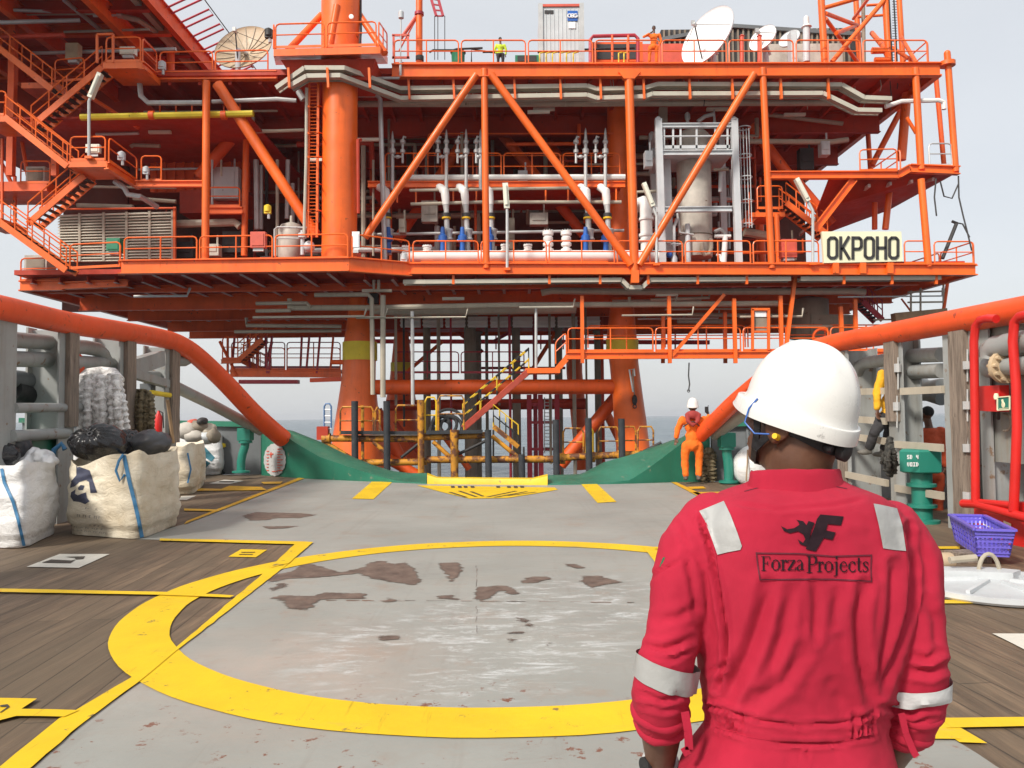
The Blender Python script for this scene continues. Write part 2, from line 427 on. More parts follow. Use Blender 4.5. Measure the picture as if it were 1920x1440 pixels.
def wear_patch(poly, cell=.025, mg=.10):
    xs = [q[0] for q in poly]; ys = [q[1] for q in poly]
    x0, y0 = min(xs)-mg, min(ys)-mg; nx, ny = int((max(xs)+mg-x0)/cell)+1, int((max(ys)+mg-y0)/cell)+1
    vs = []; sd = []
    for j in range(ny+1):
        for i in range(nx+1):
            x, y = x0+i*cell, y0+j*cell; ins = False; dm = 9
            for (ax, ay), (bx, by) in zip(poly, poly[1:]+poly[:1]):
                if (ay > y) != (by > y) and x < (bx-ax)*(y-ay)/(by-ay)+ax: ins = not ins
                dx, dy = bx-ax, by-ay; t = max(0, min(1, ((x-ax)*dx+(y-ay)*dy)/(dx*dx+dy*dy+1e-9)))
                dm = min(dm, math.hypot(x-ax-t*dx, y-ay-t*dy))
            vs.append(S(x, y, .008)); sd.append(max(-.1, min(.12, dm if ins else -dm)))
    fs = [(j*(nx+1)+i, j*(nx+1)+i+1, (j+1)*(nx+1)+i+1, (j+1)*(nx+1)+i) for j in range(ny) for i in range(nx)]
    o = build('worn_patch', (vs, fs), MAT['flake'], deck, smooth=0)
    at_ = o.data.attributes.new('inside', 'FLOAT', 'POINT'); at_.data.foreach_set('value', sd)
# far-right and left bare patches of the grey paint
for pl in ([(500,1083),(548,1072),(575,1056),(640,1075),(684,1064),(692,1056),(716,1052),(740,1060),(758,1056),(776,1068),(790,1092),(778,1098),(740,1093),(700,1086),(672,1076),(640,1080),(590,1084),(540,1086),(505,1094)],
           [(822,1056),(860,1056),(866,1066),(860,1082),(845,1092),(838,1078),(826,1066)],
           [(893,1102),(950,1100),(962,1104),(972,1116),(960,1118),(944,1110),(930,1112),(922,1122),(900,1128),(892,1124)],
           [(976,1092),(1000,1082),(1028,1082),(1030,1088),(1008,1094),(984,1095)],
           [(1090,1081),(1120,1081),(1140,1086),(1168,1094),(1130,1098),(1108,1104),(1096,1096)],
           [(1056,1058),(1080,1058),(1096,1066),(1082,1068)],
           [(505,1124),(528,1118),(588,1120),(610,1112),(684,1116),(684,1124),(640,1124),(600,1126),(582,1140),(576,1144),(540,1142),(536,1128)],
           [(712,1193),(750,1192),(750,1200),(718,1201)],
           [(718,1130),(728,1124),(752,1126),(740,1130),(720,1132)], [(818,1120),(846,1118),(858,1126),(824,1124)],
           [(970,1160),(986,1164),(984,1168),(972,1165)], [(985,1170),(1002,1172),(998,1177),(988,1176)], [(952,1198),(966,1202),(958,1206)], [(1018,1210),(1034,1208),(1028,1213)],
           [(956,1190),(984,1184),(976,1190)],
           [(455,968),(480,961),(560,963),(596,966),(560,972),(520,972),(500,976),(470,977)], [(495,988),(560,987),(540,991),(505,993)],
           [(505,1106),(530,1094),(538,1100),(512,1110)]):
    wear_patch(px2(pl))
# the yellow circle
ring = MB(); nseg = 120; CU, CV = .5, 6.65
for k in range(nseg+1):
    t = 2*math.pi*k/nseg
    for rr in (2.93, 2.55):
        rr += .012*noise.noise(V((math.cos(t)*6, math.sin(t)*6, rr)))
        ring.v.append(S(CU+rr*math.cos(t), CV+rr*math.sin(t), .010))
for k in range(nseg): ring.f.append((2*k, 2*k+1, 2*k+3, 2*k+2))
build('yellow_circle', ring, MAT['markyellow'], deck, smooth=0)
def yl(pts, z=.014, mt='markyellow', name='yellow_line', jag=.007):
    return flat(name, px2(pts), z, MAT[mt], deck, jag)
flat('yellow_line', [(-1.95,.2)] + px2([(3,1442),(110,1352),(140,1338),(262,1264),(300,1240),(325,1222),(505,1068),(541,1059),(327,1227),(257,1285),(156,1359),(62,1442)]) + [(-1.79,.2)], .014, MAT['markyellow'], deck, .007)
flat('yellow_line', px2([(1262,1066),(1290,1066),(1850,1398),(1800,1396)]), .0115, MAT['markyellow'], deck, .007)
yl([(300,1012),(575,1018),(587,1019),(541,1059),(505,1068),(552,1023),(300,1016)], .018)
yl([(-700,1092),(330,1114),(440,1120),(430,1124),(300,1119),(-700,1101)], .018)
yl([(-500,1306),(70,1316),(42,1335),(150,1338),(120,1350),(30,1349),(-40,1368),(-500,1352)], .018)
yl([(428,1045),(452,1031),(501,1032),(480,1046)], .008)
yl([(345,985),(350,979),(560,897),(571,898)], .018, 'markyellow2')
yl([(345,916),(415,918),(430,912),(490,914),(500,920),(345,922)], .016, 'markyellow2')
yl([(345,955),(405,957),(404,960),(345,959)], .016, 'markyellow2'); yl([(490,905),(530,904),(526,908),(495,909)], .016, 'markyellow2')
yl([(697,904),(736,904),(700,937),(660,936)], .012); yl([(1090,909),(1118,907),(1156,942),(1120,944)], .012)
yl([(782,911),(840,912),(1040,915),(1046,919),(1006,926),(950,935),(880,936),(830,924)], .012)
yl([(1258,905),(1268,905),(1350,944),(1340,948)], .014, 'markyellow2')
yl([(1288,914),(1318,913),(1324,917),(1296,918)], .014, 'markyellow2'); yl([(1298,924),(1362,923),(1384,933),(1318,934)], .014, 'markyellow2')
yl([(1205,1028),(1252,1028),(1252,1032),(1228,1032),(1262,1066),(1232,1062),(1215,1040)], .018)
yl([(1714,1391),(1803,1391),(1775,1370),(2700,1352),(2700,1334),(1782,1352),(1740,1350)], .014)
yl([(1764,1127),(1810,1128),(1826,1134),(1764,1134)], .012); yl([(1720,1027),(1800,1026),(1800,1031),(1720,1031)], .012)
for q in [[(1236,1030),(1512,1030),(1512,1034),(1236,1034)]]: yl(q, .016)
def ink(pts, z): flat('dark_mark', px2(pts), z, MAT['ink'], deck)
for a, bq in (((840,924),(872,934)),((858,922),(890,933)),((880,923),(903,932)),((985,923),(925,934)),((965,922),(912,933)),((1002,924),(948,931)),((870,930),(960,930)),((905,925),(938,925))):
    ink([a,bq,(bq[0]+6,bq[1]),(a[0]+6,a[1])], .018)
for x in (845,858,869,882,930,950,963,975): ink([(x,912.5),(x+7,912.5),(x+8,916),(x+1,916)], .018)
ink([(452,1037),(478,1037),(478,1038),(452,1038)], .014); ink([(448,1041),(474,1041),(474,1042),(448,1042)], .014)
ink([(0,1330),(14,1328),(18,1333),(0,1345),(0,1343),(14,1333),(0,1333)], .022)
# white number panels
def panel(pts): flat('number_panel', px2(pts), .008, MAT['markwhite'], deck, .006)
panel([(50,1064),(112,1040),(206,1040),(148,1066)])
panel([(392,907),(420,900),(457,902),(430,908)]); panel([(335,938),(340,931),(368,930),(350,938)])
panel([(1376,914),(1420,914),(1440,922),(1400,922)]); panel([(1862,1190),(1960,1190),(1990,1230),(1925,1222)])
ink([(78,1057),(96,1051),(134,1053),(142,1051),(132,1058)], .013); ink([(122,1046),(160,1045),(156,1050),(142,1051),(140,1048)], .013)
ink([(412,903),(440,903),(438,905),(410,905)], .013)
# rusty weld seams of the plating, broken and uneven
rs_ = random.Random(3)
def seam(x0, y0, x1, y1):
    t = 0
    while t < 1:
        L = rs_.uniform(.02, .12); a = t; e = min(1, t+L)
        p, q = (lerp2(x0,x1,a), lerp2(y0,y1,a)), (lerp2(x0,x1,e), lerp2(y0,y1,e)); w = rs_.uniform(.4, 1.1)
        if x0 == x1: pl = [p, (p[0]+w,p[1]), (q[0]+w*.6,q[1]), q]
        else: pl = [p, q, (q[0],q[1]+w*.6), (p[0],p[1]+w)]
        flat('weld_seam', px2(pl), .0085, MAT['bare' if rs_.random() < .6 else 'rustdeck'], deck, .012, .05)
        t = e + rs_.uniform(.0, .08)
def lerp2(a, b, t): return a + (b-a)*t
MAT['rustdeck'] = paint('rust_brown_steel', (.21,.10,.06), .7, .3, 6)
seam(760,1127,1190,1131); seam(520,1126,760,1128); seam(893,1062,893,1190)

# ================================================================== HAZE over the sea
hm_ = bpy.data.materials.new('haze_air'); hm_.use_nodes = True
hn = hm_.node_tree; hn.nodes.remove(hn.nodes['Principled BSDF'])
pv = hn.nodes.new('ShaderNodeVolumePrincipled'); pv.inputs['Color'].default_value = (.92,.95,1,1); pv.inputs['Density'].default_value = .0002; pv.inputs['Anisotropy'].default_value = .2
hn.links.new(pv.outputs[0], hn.nodes['Material Output'].inputs['Volume'])
build('haze', MB().box((-6000,-250,SEA-1), (6000,9000,46)), hm_, kind='stuff', smooth=0)
# ================================================================== PLATFORM
D = 37.0; DL = 35.3; DB = 59.0
def mdl(px, d): return px/FPX*d                     # pixels to metres at a depth
def lerp(a, b, t): return a + (b-a)*t
zT = P(960,122,D).z; zTU = P(960,147,D).z; zM = P(960,494,D).z; zMU = P(960,515,D).z
XTL, XTR = P(215,130,D).x, P(1768,130,D).x
XML, XMR = P(38,530,38).x, P(1830,505,D).x
pf = thing('oil_platform', 'huge orange steel oil platform standing on tapered legs in the sea', 'oil platform', (0, 45, SEA))
def part(name, mb, mt='orange', parent=None, **k):
    return build(name, mb, MAT[mt] if isinstance(mt, str) else mt, parent or pf, **k)
def pp(l):                                          # (px, py, d) triples to points
    return [P(*q) for q in l]

def guard(a, b, parent=None, h=1.12, mt='orange', r=.036, panel=3.2, kick=True, posts=True, n=6):
    parent = parent or pf
    a, b = V(a), V(b); L = (b-a).length; k = max(1, round(L/panel)); d = (b-a)/L
    for i in range(k):
        p0 = a + d*(L*i/k + .07); p1 = a + d*(L*(i+1)/k - .07)
        mb = MB(); c = .16; up = V((0,0,1))
        mb.tube([p0, p0+up*(h-c), p0+up*(h-c*.3)+d*c*.3, p0+up*h+d*c, p1+up*h-d*c, p1+up*(h-c*.3)-d*c*.3, p1+up*(h-c), p1], r, n)
        mb.tube([p0+up*h*.55, p1+up*h*.55], r*.8, n)
        if kick: mb.bar(p0+up*.06, p1+up*.06, .02, .12)
        g = part('guardrail', mb, mt, parent)
        if posts:
            m_ = max(1, round((p1-p0).length/1.7))
            for j in range(1, m_):
                q = p0.lerp(p1, j/m_)
                build('post', MB().tube([q - up*.25, q+up*h], r*.95, n), MAT[mt], g)
def girder(a, b, h, w=.32, parent=None, mt='orange', stiff=2.6, name='girder'):
    mb = MB().ibeam(a, b, h, w)
    a, b = V(a), V(b); L = (b-a).length; d = (b-a)/L; sdv = d.cross(V((0,0,1)))
    for i in range(1, int(L/stiff)):
        q = a + d*i*stiff
        mb.bar(q - V((0,0,h*.44)) , q + V((0,0,h*.44)), .03, w*.86, up=d)
    return part(name, mb, mt, parent)
def stair(a, b, wv, n, parent, mt='orange', rail=True, rmt=None, hr=1.0, sw=.28, dark=True, name='stairway'):
    a, b, wv = V(a), V(b), V(wv); up = V((0,0,1))
    st = part(name, MB().bar(a, b, .07, sw), mt, parent); build('stringer', MB().bar(a+wv, b+wv, .07, sw), MAT[mt], st)
    for i in range(n):
        q = a.lerp(b, (i+.5)/n); dx = (b-a); dx.z = 0; dx.normalize()
        build('step', MB().bar(q+wv*.04, q+wv*.96, .26, .04, up=up), MAT['orange2' if not dark else 'dark'] if i % 1 == 0 else MAT[mt], st)
    if rail:
        for o, in_ in ((V((0,0,0)), 0), (wv, 1)):
            mb = MB(); d = (b-a).normalized()
            p0, p1 = a+o, b+o
            mb.tube([p0, p0+up*hr, p1+up*hr, p1], .034, 6); mb.tube([p0+up*hr*.52, p1+up*hr*.52], .028, 6)
            for k in range(1, 4): mb.tube([p0.lerp(p1, k/4), p0.lerp(p1, k/4)+up*hr], .03, 6)
            build('handrail', mb, MAT[rmt or mt], st)
    return st

# ---- decks and undersides
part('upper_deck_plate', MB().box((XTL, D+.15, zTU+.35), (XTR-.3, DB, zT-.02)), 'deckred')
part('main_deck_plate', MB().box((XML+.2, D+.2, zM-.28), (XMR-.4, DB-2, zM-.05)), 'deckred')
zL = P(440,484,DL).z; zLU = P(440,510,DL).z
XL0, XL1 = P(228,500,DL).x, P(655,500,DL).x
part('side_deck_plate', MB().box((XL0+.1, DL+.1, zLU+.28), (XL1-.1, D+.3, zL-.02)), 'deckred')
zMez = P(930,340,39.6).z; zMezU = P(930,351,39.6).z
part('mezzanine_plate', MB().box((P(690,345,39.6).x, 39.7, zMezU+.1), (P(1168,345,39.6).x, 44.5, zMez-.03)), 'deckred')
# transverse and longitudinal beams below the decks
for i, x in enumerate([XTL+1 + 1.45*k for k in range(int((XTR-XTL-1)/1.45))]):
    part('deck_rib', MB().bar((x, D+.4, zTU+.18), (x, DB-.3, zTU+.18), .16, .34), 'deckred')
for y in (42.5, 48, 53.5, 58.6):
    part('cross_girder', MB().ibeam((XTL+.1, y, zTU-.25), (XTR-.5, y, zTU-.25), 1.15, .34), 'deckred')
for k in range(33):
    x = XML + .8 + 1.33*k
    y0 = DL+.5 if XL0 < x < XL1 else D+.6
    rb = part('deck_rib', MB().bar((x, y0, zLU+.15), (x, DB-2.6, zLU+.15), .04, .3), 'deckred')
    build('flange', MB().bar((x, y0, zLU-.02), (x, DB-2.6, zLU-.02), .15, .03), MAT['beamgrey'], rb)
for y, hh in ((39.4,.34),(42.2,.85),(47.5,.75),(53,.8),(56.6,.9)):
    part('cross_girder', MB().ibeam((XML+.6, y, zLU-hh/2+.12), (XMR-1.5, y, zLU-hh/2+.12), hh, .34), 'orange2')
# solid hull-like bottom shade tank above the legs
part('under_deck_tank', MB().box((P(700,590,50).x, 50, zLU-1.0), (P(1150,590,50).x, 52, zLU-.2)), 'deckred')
# ---- back bulkheads and interior clutter
bk = MAT['shadewall'] = paint('shaded_bulkhead', (.12,.024,.014), .7, .4, .4, streak=.5)  # wall colour darkened to carry the shade inside the bays
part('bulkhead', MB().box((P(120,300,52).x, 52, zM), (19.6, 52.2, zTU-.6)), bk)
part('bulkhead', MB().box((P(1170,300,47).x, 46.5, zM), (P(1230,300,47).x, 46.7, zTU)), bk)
part('red_bulkhead', MB().box((P(258,300,42).x, 43.5, P(300,345,42).z), (P(450,300,42).x, 43.7, P(300,285,42).z)), 'orange2')
for k in range(10):
    x = P(270+k*18,300,42).x
    part('wall_corrugation', MB().bar((x, 43.4, P(300,345,42).z), (x, 43.4, P(300,287,42).z), .12, .1), 'orange2')
part('cabin_wall', MB().box((P(330,300,41).x, 41.5, P(300,395,41).z), (P(452,300,41).x, 43, P(300,352,41).z)), 'deckred')
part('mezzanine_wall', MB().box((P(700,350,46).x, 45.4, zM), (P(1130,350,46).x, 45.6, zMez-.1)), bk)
part('west_deck_plate', MB().box((XTL-9, 36.9, P(100,235,38).z-.1), (P(480,235,38).x, 52, P(100,235,38).z)), 'deckred')
rr = random.Random(11)
eqm = ['pipe','pipe','galv','conductor','orange2','deckred','vessel']
for k in range(60):                                  # piping runs deep inside the module
    d = rr.uniform(41, 51); y = rr.uniform(250, 480); x0 = rr.uniform(460, 1300); L = rr.uniform(80, 320)
    a = P(x0, y, d); b = V((a.x + mdl(L, d), d, a.z))
    if b.x > 16: continue
    e = V((b.x, d, b.z - rr.uniform(.8, 2.6) if rr.random() < .5 else b.z + rr.uniform(.5, 2)))
    part('pipe_run', MB().tube([a, b - V((.15,0,0)), b, b + (e-b)*.1, e], rr.uniform(.05, .16), 8), rr.choice(eqm))
for k in range(44):
    d = rr.uniform(41, 50); x = rr.uniform(470, 1420)
    z0, z1 = (zM, rr.uniform(zM+2, zTU)) if rr.random() < .7 else (rr.uniform(zM+2, zMez), zTU-.2)
    X = P(x, 300, d).x
    if X > 16: continue
    part('standpipe', MB().tube([(X, d, z0), (X, d, z1)], rr.uniform(.05, .14), 8), rr.choice(eqm))
for k in range(34):
    d = rr.uniform(41, 50); X = P(rr.uniform(470, 1400), 300, d).x; w = rr.uniform(.5, 1.6); h = rr.uniform(.7, 2.4)
    if X > 15: continue
    mb = MB().cbox((X, d, zM+h/2), w, .8, h)
    for j in range(2): mb.tube([(X-w*.3+j*w*.5, d, zM+h), (X-w*.3+j*w*.5, d, zM+h+.5)], .08, 8)
    part('machinery', mb, rr.choice(['dark','vessel','skid','orange2','deckred','conductor','pipe']))

# ---- front face framing
girder(P(735,134,D), P(1762,131,D), zT-zTU, .36)
girder(P(292,144,D+.3), P(520,142,D+.3), .40, .36)
girder(P(766,504,D), P(1828,506,D), zM-zMU, .36)
girder(P(228,501,DL), P(655,496,DL), zL-zLU, .34)
girder(P(655,496,DL), P(770,505,D), .66, .3, stiff=9)
girder(P(228,501,DL), P(228,508,D+2), .6, .3, stiff=9)
girder(P(1760,131,D), V((P(1760,131,D).x, DB, zT-.3)), .6, .3)
girder(P(1828,506,D), V((P(1828,506,D).x, DB-2, zM-.25)), .5, .3)
girder(P(40,536,38), V((P(40,536,38).x, DB-4, P(40,536,38).z)), .5, .3)
girder(P(38,536,38), P(120,535,38), .5, .3, stiff=9)
girder(P(120,536,38), P(240,531,38), .35, .3, stiff=9)
girder(P(690,346,39.6), P(1172,346,39.6), .32, .24)
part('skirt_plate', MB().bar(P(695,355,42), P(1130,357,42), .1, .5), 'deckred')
col = []
for x0, y0, x1, y1, d, wpx in ((387,152,385,487,DL+.8,14),(908,130,912,503,D,13),(1179,140,1190,515,D,17),(1430,128,1447,503,D,13),(1716,128,1727,318,D,13),(1727,336,1741,500,D,13)):
    part('column', MB().tube([P(x0,y0,d), P(x1,y1,d)], mdl(wpx,d)/2, 14))
for x0, y0, x1, y1, d, wpx in ((408,158,592,440,D-.2,21),(893,140,684,446,D-.1,14),(921,140,1183,497,D-.1,15),(1414,138,1198,497,D-.1,14)):
    part('brace', MB().tube([P(x0,y0,d), P(x1,y1,d)], mdl(wpx,d)/2, 14))
for x0, y0, x1, y1, d, wpx, mt in ((925,232,1095,440,44,20,'orange2'),(878,250,745,450,44,20,'orange2'),(447,245,372,332,40.5,22,'orange2'),(1160,150,1160,500,41.5,44,'orange'),
        (1408,235,1480,330,42,20,'orange2'),(462,225,458,480,40,12,'orange'),(1480,325,1560,420,41,20,'orange2'),(1015,250,1060,310,46,18,'orange2'),(1430,500,1425,420,45,14,'orange2')):
    part('brace', MB().tube([P(x0,y0,d), P(x1,y1,d)], mdl(wpx,d)/2, 12), mt)
# gusset where the column meets the upper girder, node stub below the main girder
part('gusset', MB().prism(pp([(1160,134,D-.22),(1202,134,D-.22),(1190,147,D-.22),(1170,147,D-.22)]), (0,.3,0)))
part('node_stub', MB().bar(P(1190,508,D-.05), P(1190,531,D-.05), .36, .36))
# big right-hand outer column and framing
part('outer_column', MB().tube([P(1776,100,D), P(1777,112,D), P(1792,322,D)], mdl(6,D), 12).lathe(P(1776,120,D), [(.1,-.1),(.36,-.1),(.36,.1),(.1,.1)], 16).ball(P(1776,100,D), .15))
for x0,y0,x1,y1,d,wp,mt in ((1703,140,1690,300,40,17,'orange'),(1755,145,1770,310,41,9,'orange2'),(1625,215,1632,318,44,9,'orange2'),(1690,205,1635,310,41.5,11,'orange2'),
        (1700,220,1718,250,D+.4,7,'orange'),(1670,335,1660,430,39,12,'orange'),(1640,380,1640,430,39.5,10,'orange2')):
    part('brace', MB().tube([P(x0,y0,d), P(x1,y1,d)], mdl(wp,d)/2, 10), mt)
girder(P(1440,329,D), P(1683,328,D), .36, .3); girder(P(1683,328,D), P(1706,315,D), .36, .3, stiff=9)
girder(P(1706,316,D), P(1798,320,D), .4, .3, stiff=9)
zR = P(1600,322,D).z
part('side_landing_plate', MB().prism(pp([(1530,400,38.6),(1555,336,D+.2),(1798,322,D+.2)]) + [V((P(1798,322,D).x, 44, P(1798,322,D).z)), V((P(1530,400,38.6).x+2, 44, P(1530,400,38.6).z))], (0,0,.12)), 'deckred')
girder(P(1527,432,37.3), P(1600,337,37.1), .34, .3, stiff=9)
for k in range(5):
    part('deck_rib', MB().bar(P(1590+k*40,352-k*4,37.4), P(1500+k*35,440-k*20,43), .12, .16), 'beamgrey')

zi = P(1450,398,38.6).z
part('inner_landing', MB().box((P(1408,398,38.6).x, 38.6, zi-.22), (P(1472,398,38.6).x, 40.2, zi)))
guard(P(1418,392,38.6), P(1470,392,38.6), h=1.15, panel=1.6); guard(P(1405,402,38.6), P(1405,402,40.2), h=1.1)
stair(P(1552,440,38.6), P(1474,380,38.6), (0,1.0,0), 9, pf)
stair(P(1400,420,38.8), P(1424,398,38.8), (0,1.0,0), 3, pf, rail=False)
part('stub_column', MB().tube([P(1456,402,38.6), P(1460,495,38.6)], .13, 10))
# ---- legs, band, horizontal braces, conductors
def leg(data, d, bands, mt='orange2'):
    pts = [P((a+b)/2, y, d) for y, a, b in data]; rs = [mdl(b-a, d)/2 for y, a, b in data]
    o = part('leg', MB().tube(pts, rs, 28), mt)
    for y0, y1, a, b in bands:
        build('painted_band', MB().tube([P((a+b)/2, y0, d), P((a+b)/2, y1, d)], mdl(b-a, d)/2+.02, 28), MAT['dullyellow'], o)
    return o
leg([(560,655,688),(587,653,689),(641,645,705),(712,641,704),(758,634,708),(815,625,716),(870,618,722),(960,606,732)], 42, [(642,676,643.5,706.5)], 'orange')
leg([(560,1145,1188),(580,1143,1189),(636,1137,1194),(682,1143,1197),(736,1148,1204),(785,1151,1211),(833,1155,1217),(960,1160,1232)], 42, [(636,658,1137,1196)], 'orange')
leg([(590,744,760),(640,738,768),(720,730,775),(870,700,800)], 52, [(680,698,733,773)])
leg([(590,1060,1090),(700,1062,1092),(880,1080,1110)], 54, [])
part('horizontal_brace', MB().tube([P(690,726,42), P(1165,725,42)], mdl(28,42)/2, 20), 'orange2')
part('horizontal_brace', MB().tube([P(725,760,50), P(1100,757,50)], mdl(20,50)/2, 16), 'deckred')
for x0,y0,x1,y1,d,wp in ((1155,745,1050,872,43.5,24),(705,770,760,880,44,24),(1130,760,1200,900,50,16),(820,800,880,880,46,12),(690,840,800,900,43,20)):
    part('jacket_brace', MB().tube([P(x0,y0,d), P(x1,y1,d)], mdl(wp,d)/2, 14), 'orange2')
for x, wp, d in ((800,14,47),(881,23,47),(967,16,48),(1046,15,50),(890,24,52),(1120,14,52)):
    q = P(x,590,d)
    part('conductor_pipe', MB().tube([(q.x,d,zLU-.3),(q.x,d,SEA-.5)], mdl(wp,d)/2, 14).tube([(q.x,d,zLU-.3),(q.x,d,zLU-1.1)], mdl(wp,d)*.66, 14), 'conductor')
for k in range(9):
    q = P(770+k*42, 604, 46.6)
    part('light_panel', MB().cbox((q.x, 46.6, q.z), 1.15, .3, .62).cbox((q.x, 46.45, q.z-.2), 1.2, .3, .06).cbox((q.x, 46.45, q.z+.05), 1.2, .3, .06), 'white')
part('far_edge_beam', MB().bar(P(690,640,58), P(1330,642,58), .3, .3), 'purplered')
for k in range(14): part('far_edge_hanger', MB().bar(P(720+k*42,620,58), P(720+k*42,655,58), .1, .1), 'purplered')

# ---- pipes and cable trays
def pipe(pts, r, mt='pipe', name='pipe', n=8): return part(name, MB().tube(pp(pts), r, n), mt)
DT = D+.45
def tray(pts, h=.20, w=.45):
    mb = MB(); q = pp(pts)
    for a, b in zip(q, q[1:]):
        mb.bar(a - V((0,w/2,0)), b - V((0,w/2,0)), .04, h); mb.bar(a + V((0,w/2,0)), b + V((0,w/2,0)), .04, h)
        L = (b-a).length; k = max(1, int(L/.35))
        for j in range(k):
            c = a.lerp(b, (j+.5)/k); mb.bar(c - V((0,w/2,-.02)), c + V((0,w/2,.02)), .05, .03)
        mb.bar(a - V((0,0,.03)), b - V((0,0,.03)), w*.62, .07)
    return part('cable_tray', mb, 'tray')
DF = DL+.2
for pts in ([(520,168,DF),(573,131,DF),(648,131,DF),(752,169,DT),(1100,164,DT),(1117,170,DT),(1208,168,DT),(1232,161,DT),(1575,162,DT),(1617,186,DT),(1668,188,DT)],
            [(546,164,DF),(577,146,DF),(640,145,DF),(752,187,DT),(1100,181,DT),(1118,187,DT),(1208,184,DT),(1222,179,DT),(1540,178,DT),(1604,209,DT),(1650,210,DT)],
            [(757,530,D+.3),(1165,526,D+.3),(1178,540,D+.3),(1203,540,D+.3),(1217,526,D+.3),(1480,524,D+.3)], [(1498,524,D+.3),(1760,522,D+.3)]):
    tray(pts)
for x in (541,614,692,766,850,964,1050,1125,1206,1292,1372,1463,1552):
    d = DF if x < 700 else DT
    part('tray_hanger', MB().bar(P(x, 148 if x > 700 else 128, d-.3), P(x+2, 186 if x > 700 else 165, d-.3), .10, .16))
for x in (850,1030,1125,1215,1308,1400,1582,1672,1755): part('tray_hanger', MB().bar(P(x,516,D+.1), P(x,533,D+.1), .12, .12))
for pts, r, mt in (
    ([(672,195,39),(905,195,39),(1100,194,39),(1380,193,39),(1560,193,39)], .16, 'pipe'),
    ([(672,178,38),(706,178,38),(713,186,38),(716,300,38),(722,495,38)], .12, 'galv'),
    ([(1015,549,39),(1035,545,39),(1185,547,39),(1600,546,39),(1622,548,39)], .17, 'pipe'),
    ([(540,577,38.5),(700,577,38.5),(960,572,38.5),(1180,571,38.5),(1460,569,38.5)], .14, 'pipe'),
    ([(700,580,40),(760,583,40),(1080,578,40)], .26, 'pipe'),
    ([(543,560,38.5),(543,577,38.5)], .12, 'pipe'), ([(480,569,38.3),(575,568,38.3),(582,576,38.3)], .09, 'pipe'), ([(480,583,38.3),(545,582,38.3)], .09, 'pipe'),
    ([(590,553,38),(690,552,38),(697,560,38),(699,740,38)], .11, 'pipe'), ([(718,554,38),(718,745,38)], .13, 'pipe'), ([(701,525,38),(701,545,38),(735,545,38)], .09, 'pipe'), ([(710,525,38),(710,545,38)], .08, 'pipe'),
    ([(773,584,38),(774,760,38)], .09, 'galv'), ([(1005,575,38.2),(1005,690,38.2)], .07, 'galv'),
    ([(462,596,41),(462,610,41),(640,612,41)], .10, 'pipe'), ([(440,622,41.5),(640,620,41.5)], .09, 'pipe'),
    ([(1180,557,39),(1180,571,39)], .08, 'pipe'), ([(1290,590,40),(1480,592,40)], .10, 'pipe'), ([(1270,602,42),(1380,603,42)], .12, 'pipe'), ([(1330,545,39.5),(1330,558,39.5),(1220,562,39.5)], .08, 'pipe'), ([(1430,600,39.5),(1430,612,39.5),(1560,612,39.5)], .07, 'pipe'),
    ([(262,155,37),(264,180,37),(278,193,37),(380,193,37)], .13, 'galv'), ([(398,191,37.4),(520,186,37.4),(556,189,37.4)], .11, 'galv'), ([(560,171,36.8),(570,187,36.8)], .16, 'galv'),
    ([(480,247,39),(570,244,39)], .09, 'pipe'), ([(475,220,39),(475,245,39),(520,246,39)], .09, 'pipe'), ([(480,300,41),(482,430,41)], .14, 'galv'), ([(490,310,42),(490,430,42)], .10, 'galv'), ([(500,300,42.5),(500,400,42.5)], .10, 'dark'),
    ([(575,165,36),(574,300,36),(570,445,36)], .075, 'tray'),
    ([(1405,265,40.5),(1560,266,40.5),(1590,262,40.5)], .14, 'pipe'), ([(1440,215,42),(1580,232,42)], .12, 'pipe'), ([(1660,200,37.6),(1690,190,37.6),(1760,188,37.2),(1770,192,37.2),(1770,205,37.2)], .11, 'white'),
    ([(245,275,40),(250,272,40),(300,274,40)], .10, 'pipe'), ([(248,262,40.5),(300,262,40.5)], .13, 'white'), ([(342,260,40.5),(382,259,40.5)], .12, 'white'),
    ([(215,340,37),(233,352,37),(240,365,37),(262,368,37),(295,388,38)], .13, 'galv'), ([(145,385,40),(250,388,40)], .12, 'pipe'), ([(330,420,40),(440,417,40),(450,425,40)], .2, 'pipe'),
    ([(120,0,36),(205,70,39)], .10, 'galv'), ([(175,30,37),(228,28,37)], .06, 'galv'), ([(0,42,36),(150,38,37)], .1, 'galv'), ([(0,18,36),(110,22,37)], .08, 'galv'),
    ([(770,383,39.4),(905,379,39.4),(1165,379,39.4)], .09, 'pipe'), ([(768,357,39.2),(1100,352,39.2)], .08, 'pipe'), ([(680,440,40),(1170,432,40)], .08, 'galv'),
    ([(1193,400,39),(1193,360,39),(1240,358,39)], .08, 'pipe'), ([(1395,435,39.6),(1440,442,39.6)], .22, 'pipe'), ([(1360,260,38.7),(1384,258,38.7)], .06, 'galv')):
    pipe(pts, r, mt)
pipe([(152,220,36.5),(475,213,36.5)], .16, 'dullyellow')
for x in (285,420): part('pipe_clamp', MB().lathe(P(x,216.5,36.5), [(.1,-.12),(.21,-.12),(.21,.12),(.1,.12)], 14, (1,0,0)), 'orange2')
part('machinery', MB().cbox(P(700,560,39.5), .5, .5, .5), 'dark')

# mezzanine: white header pipe, rails
pipe([(762,333,39.5),(1172,332,39.5)], .15, 'white')
guard(P(720,342,39.62), P(1165,342,39.62), h=1.5, kick=False)
guard(P(800,342,41), P(1165,342,41), h=2.6, kick=False, posts=False, panel=12)
for x in (745,868,1065,1130,780,850,893,1023,1155): part('mezzanine_hanger', MB().bar(P(x,350,39.6), P(x,380,39.6), .08, .08))
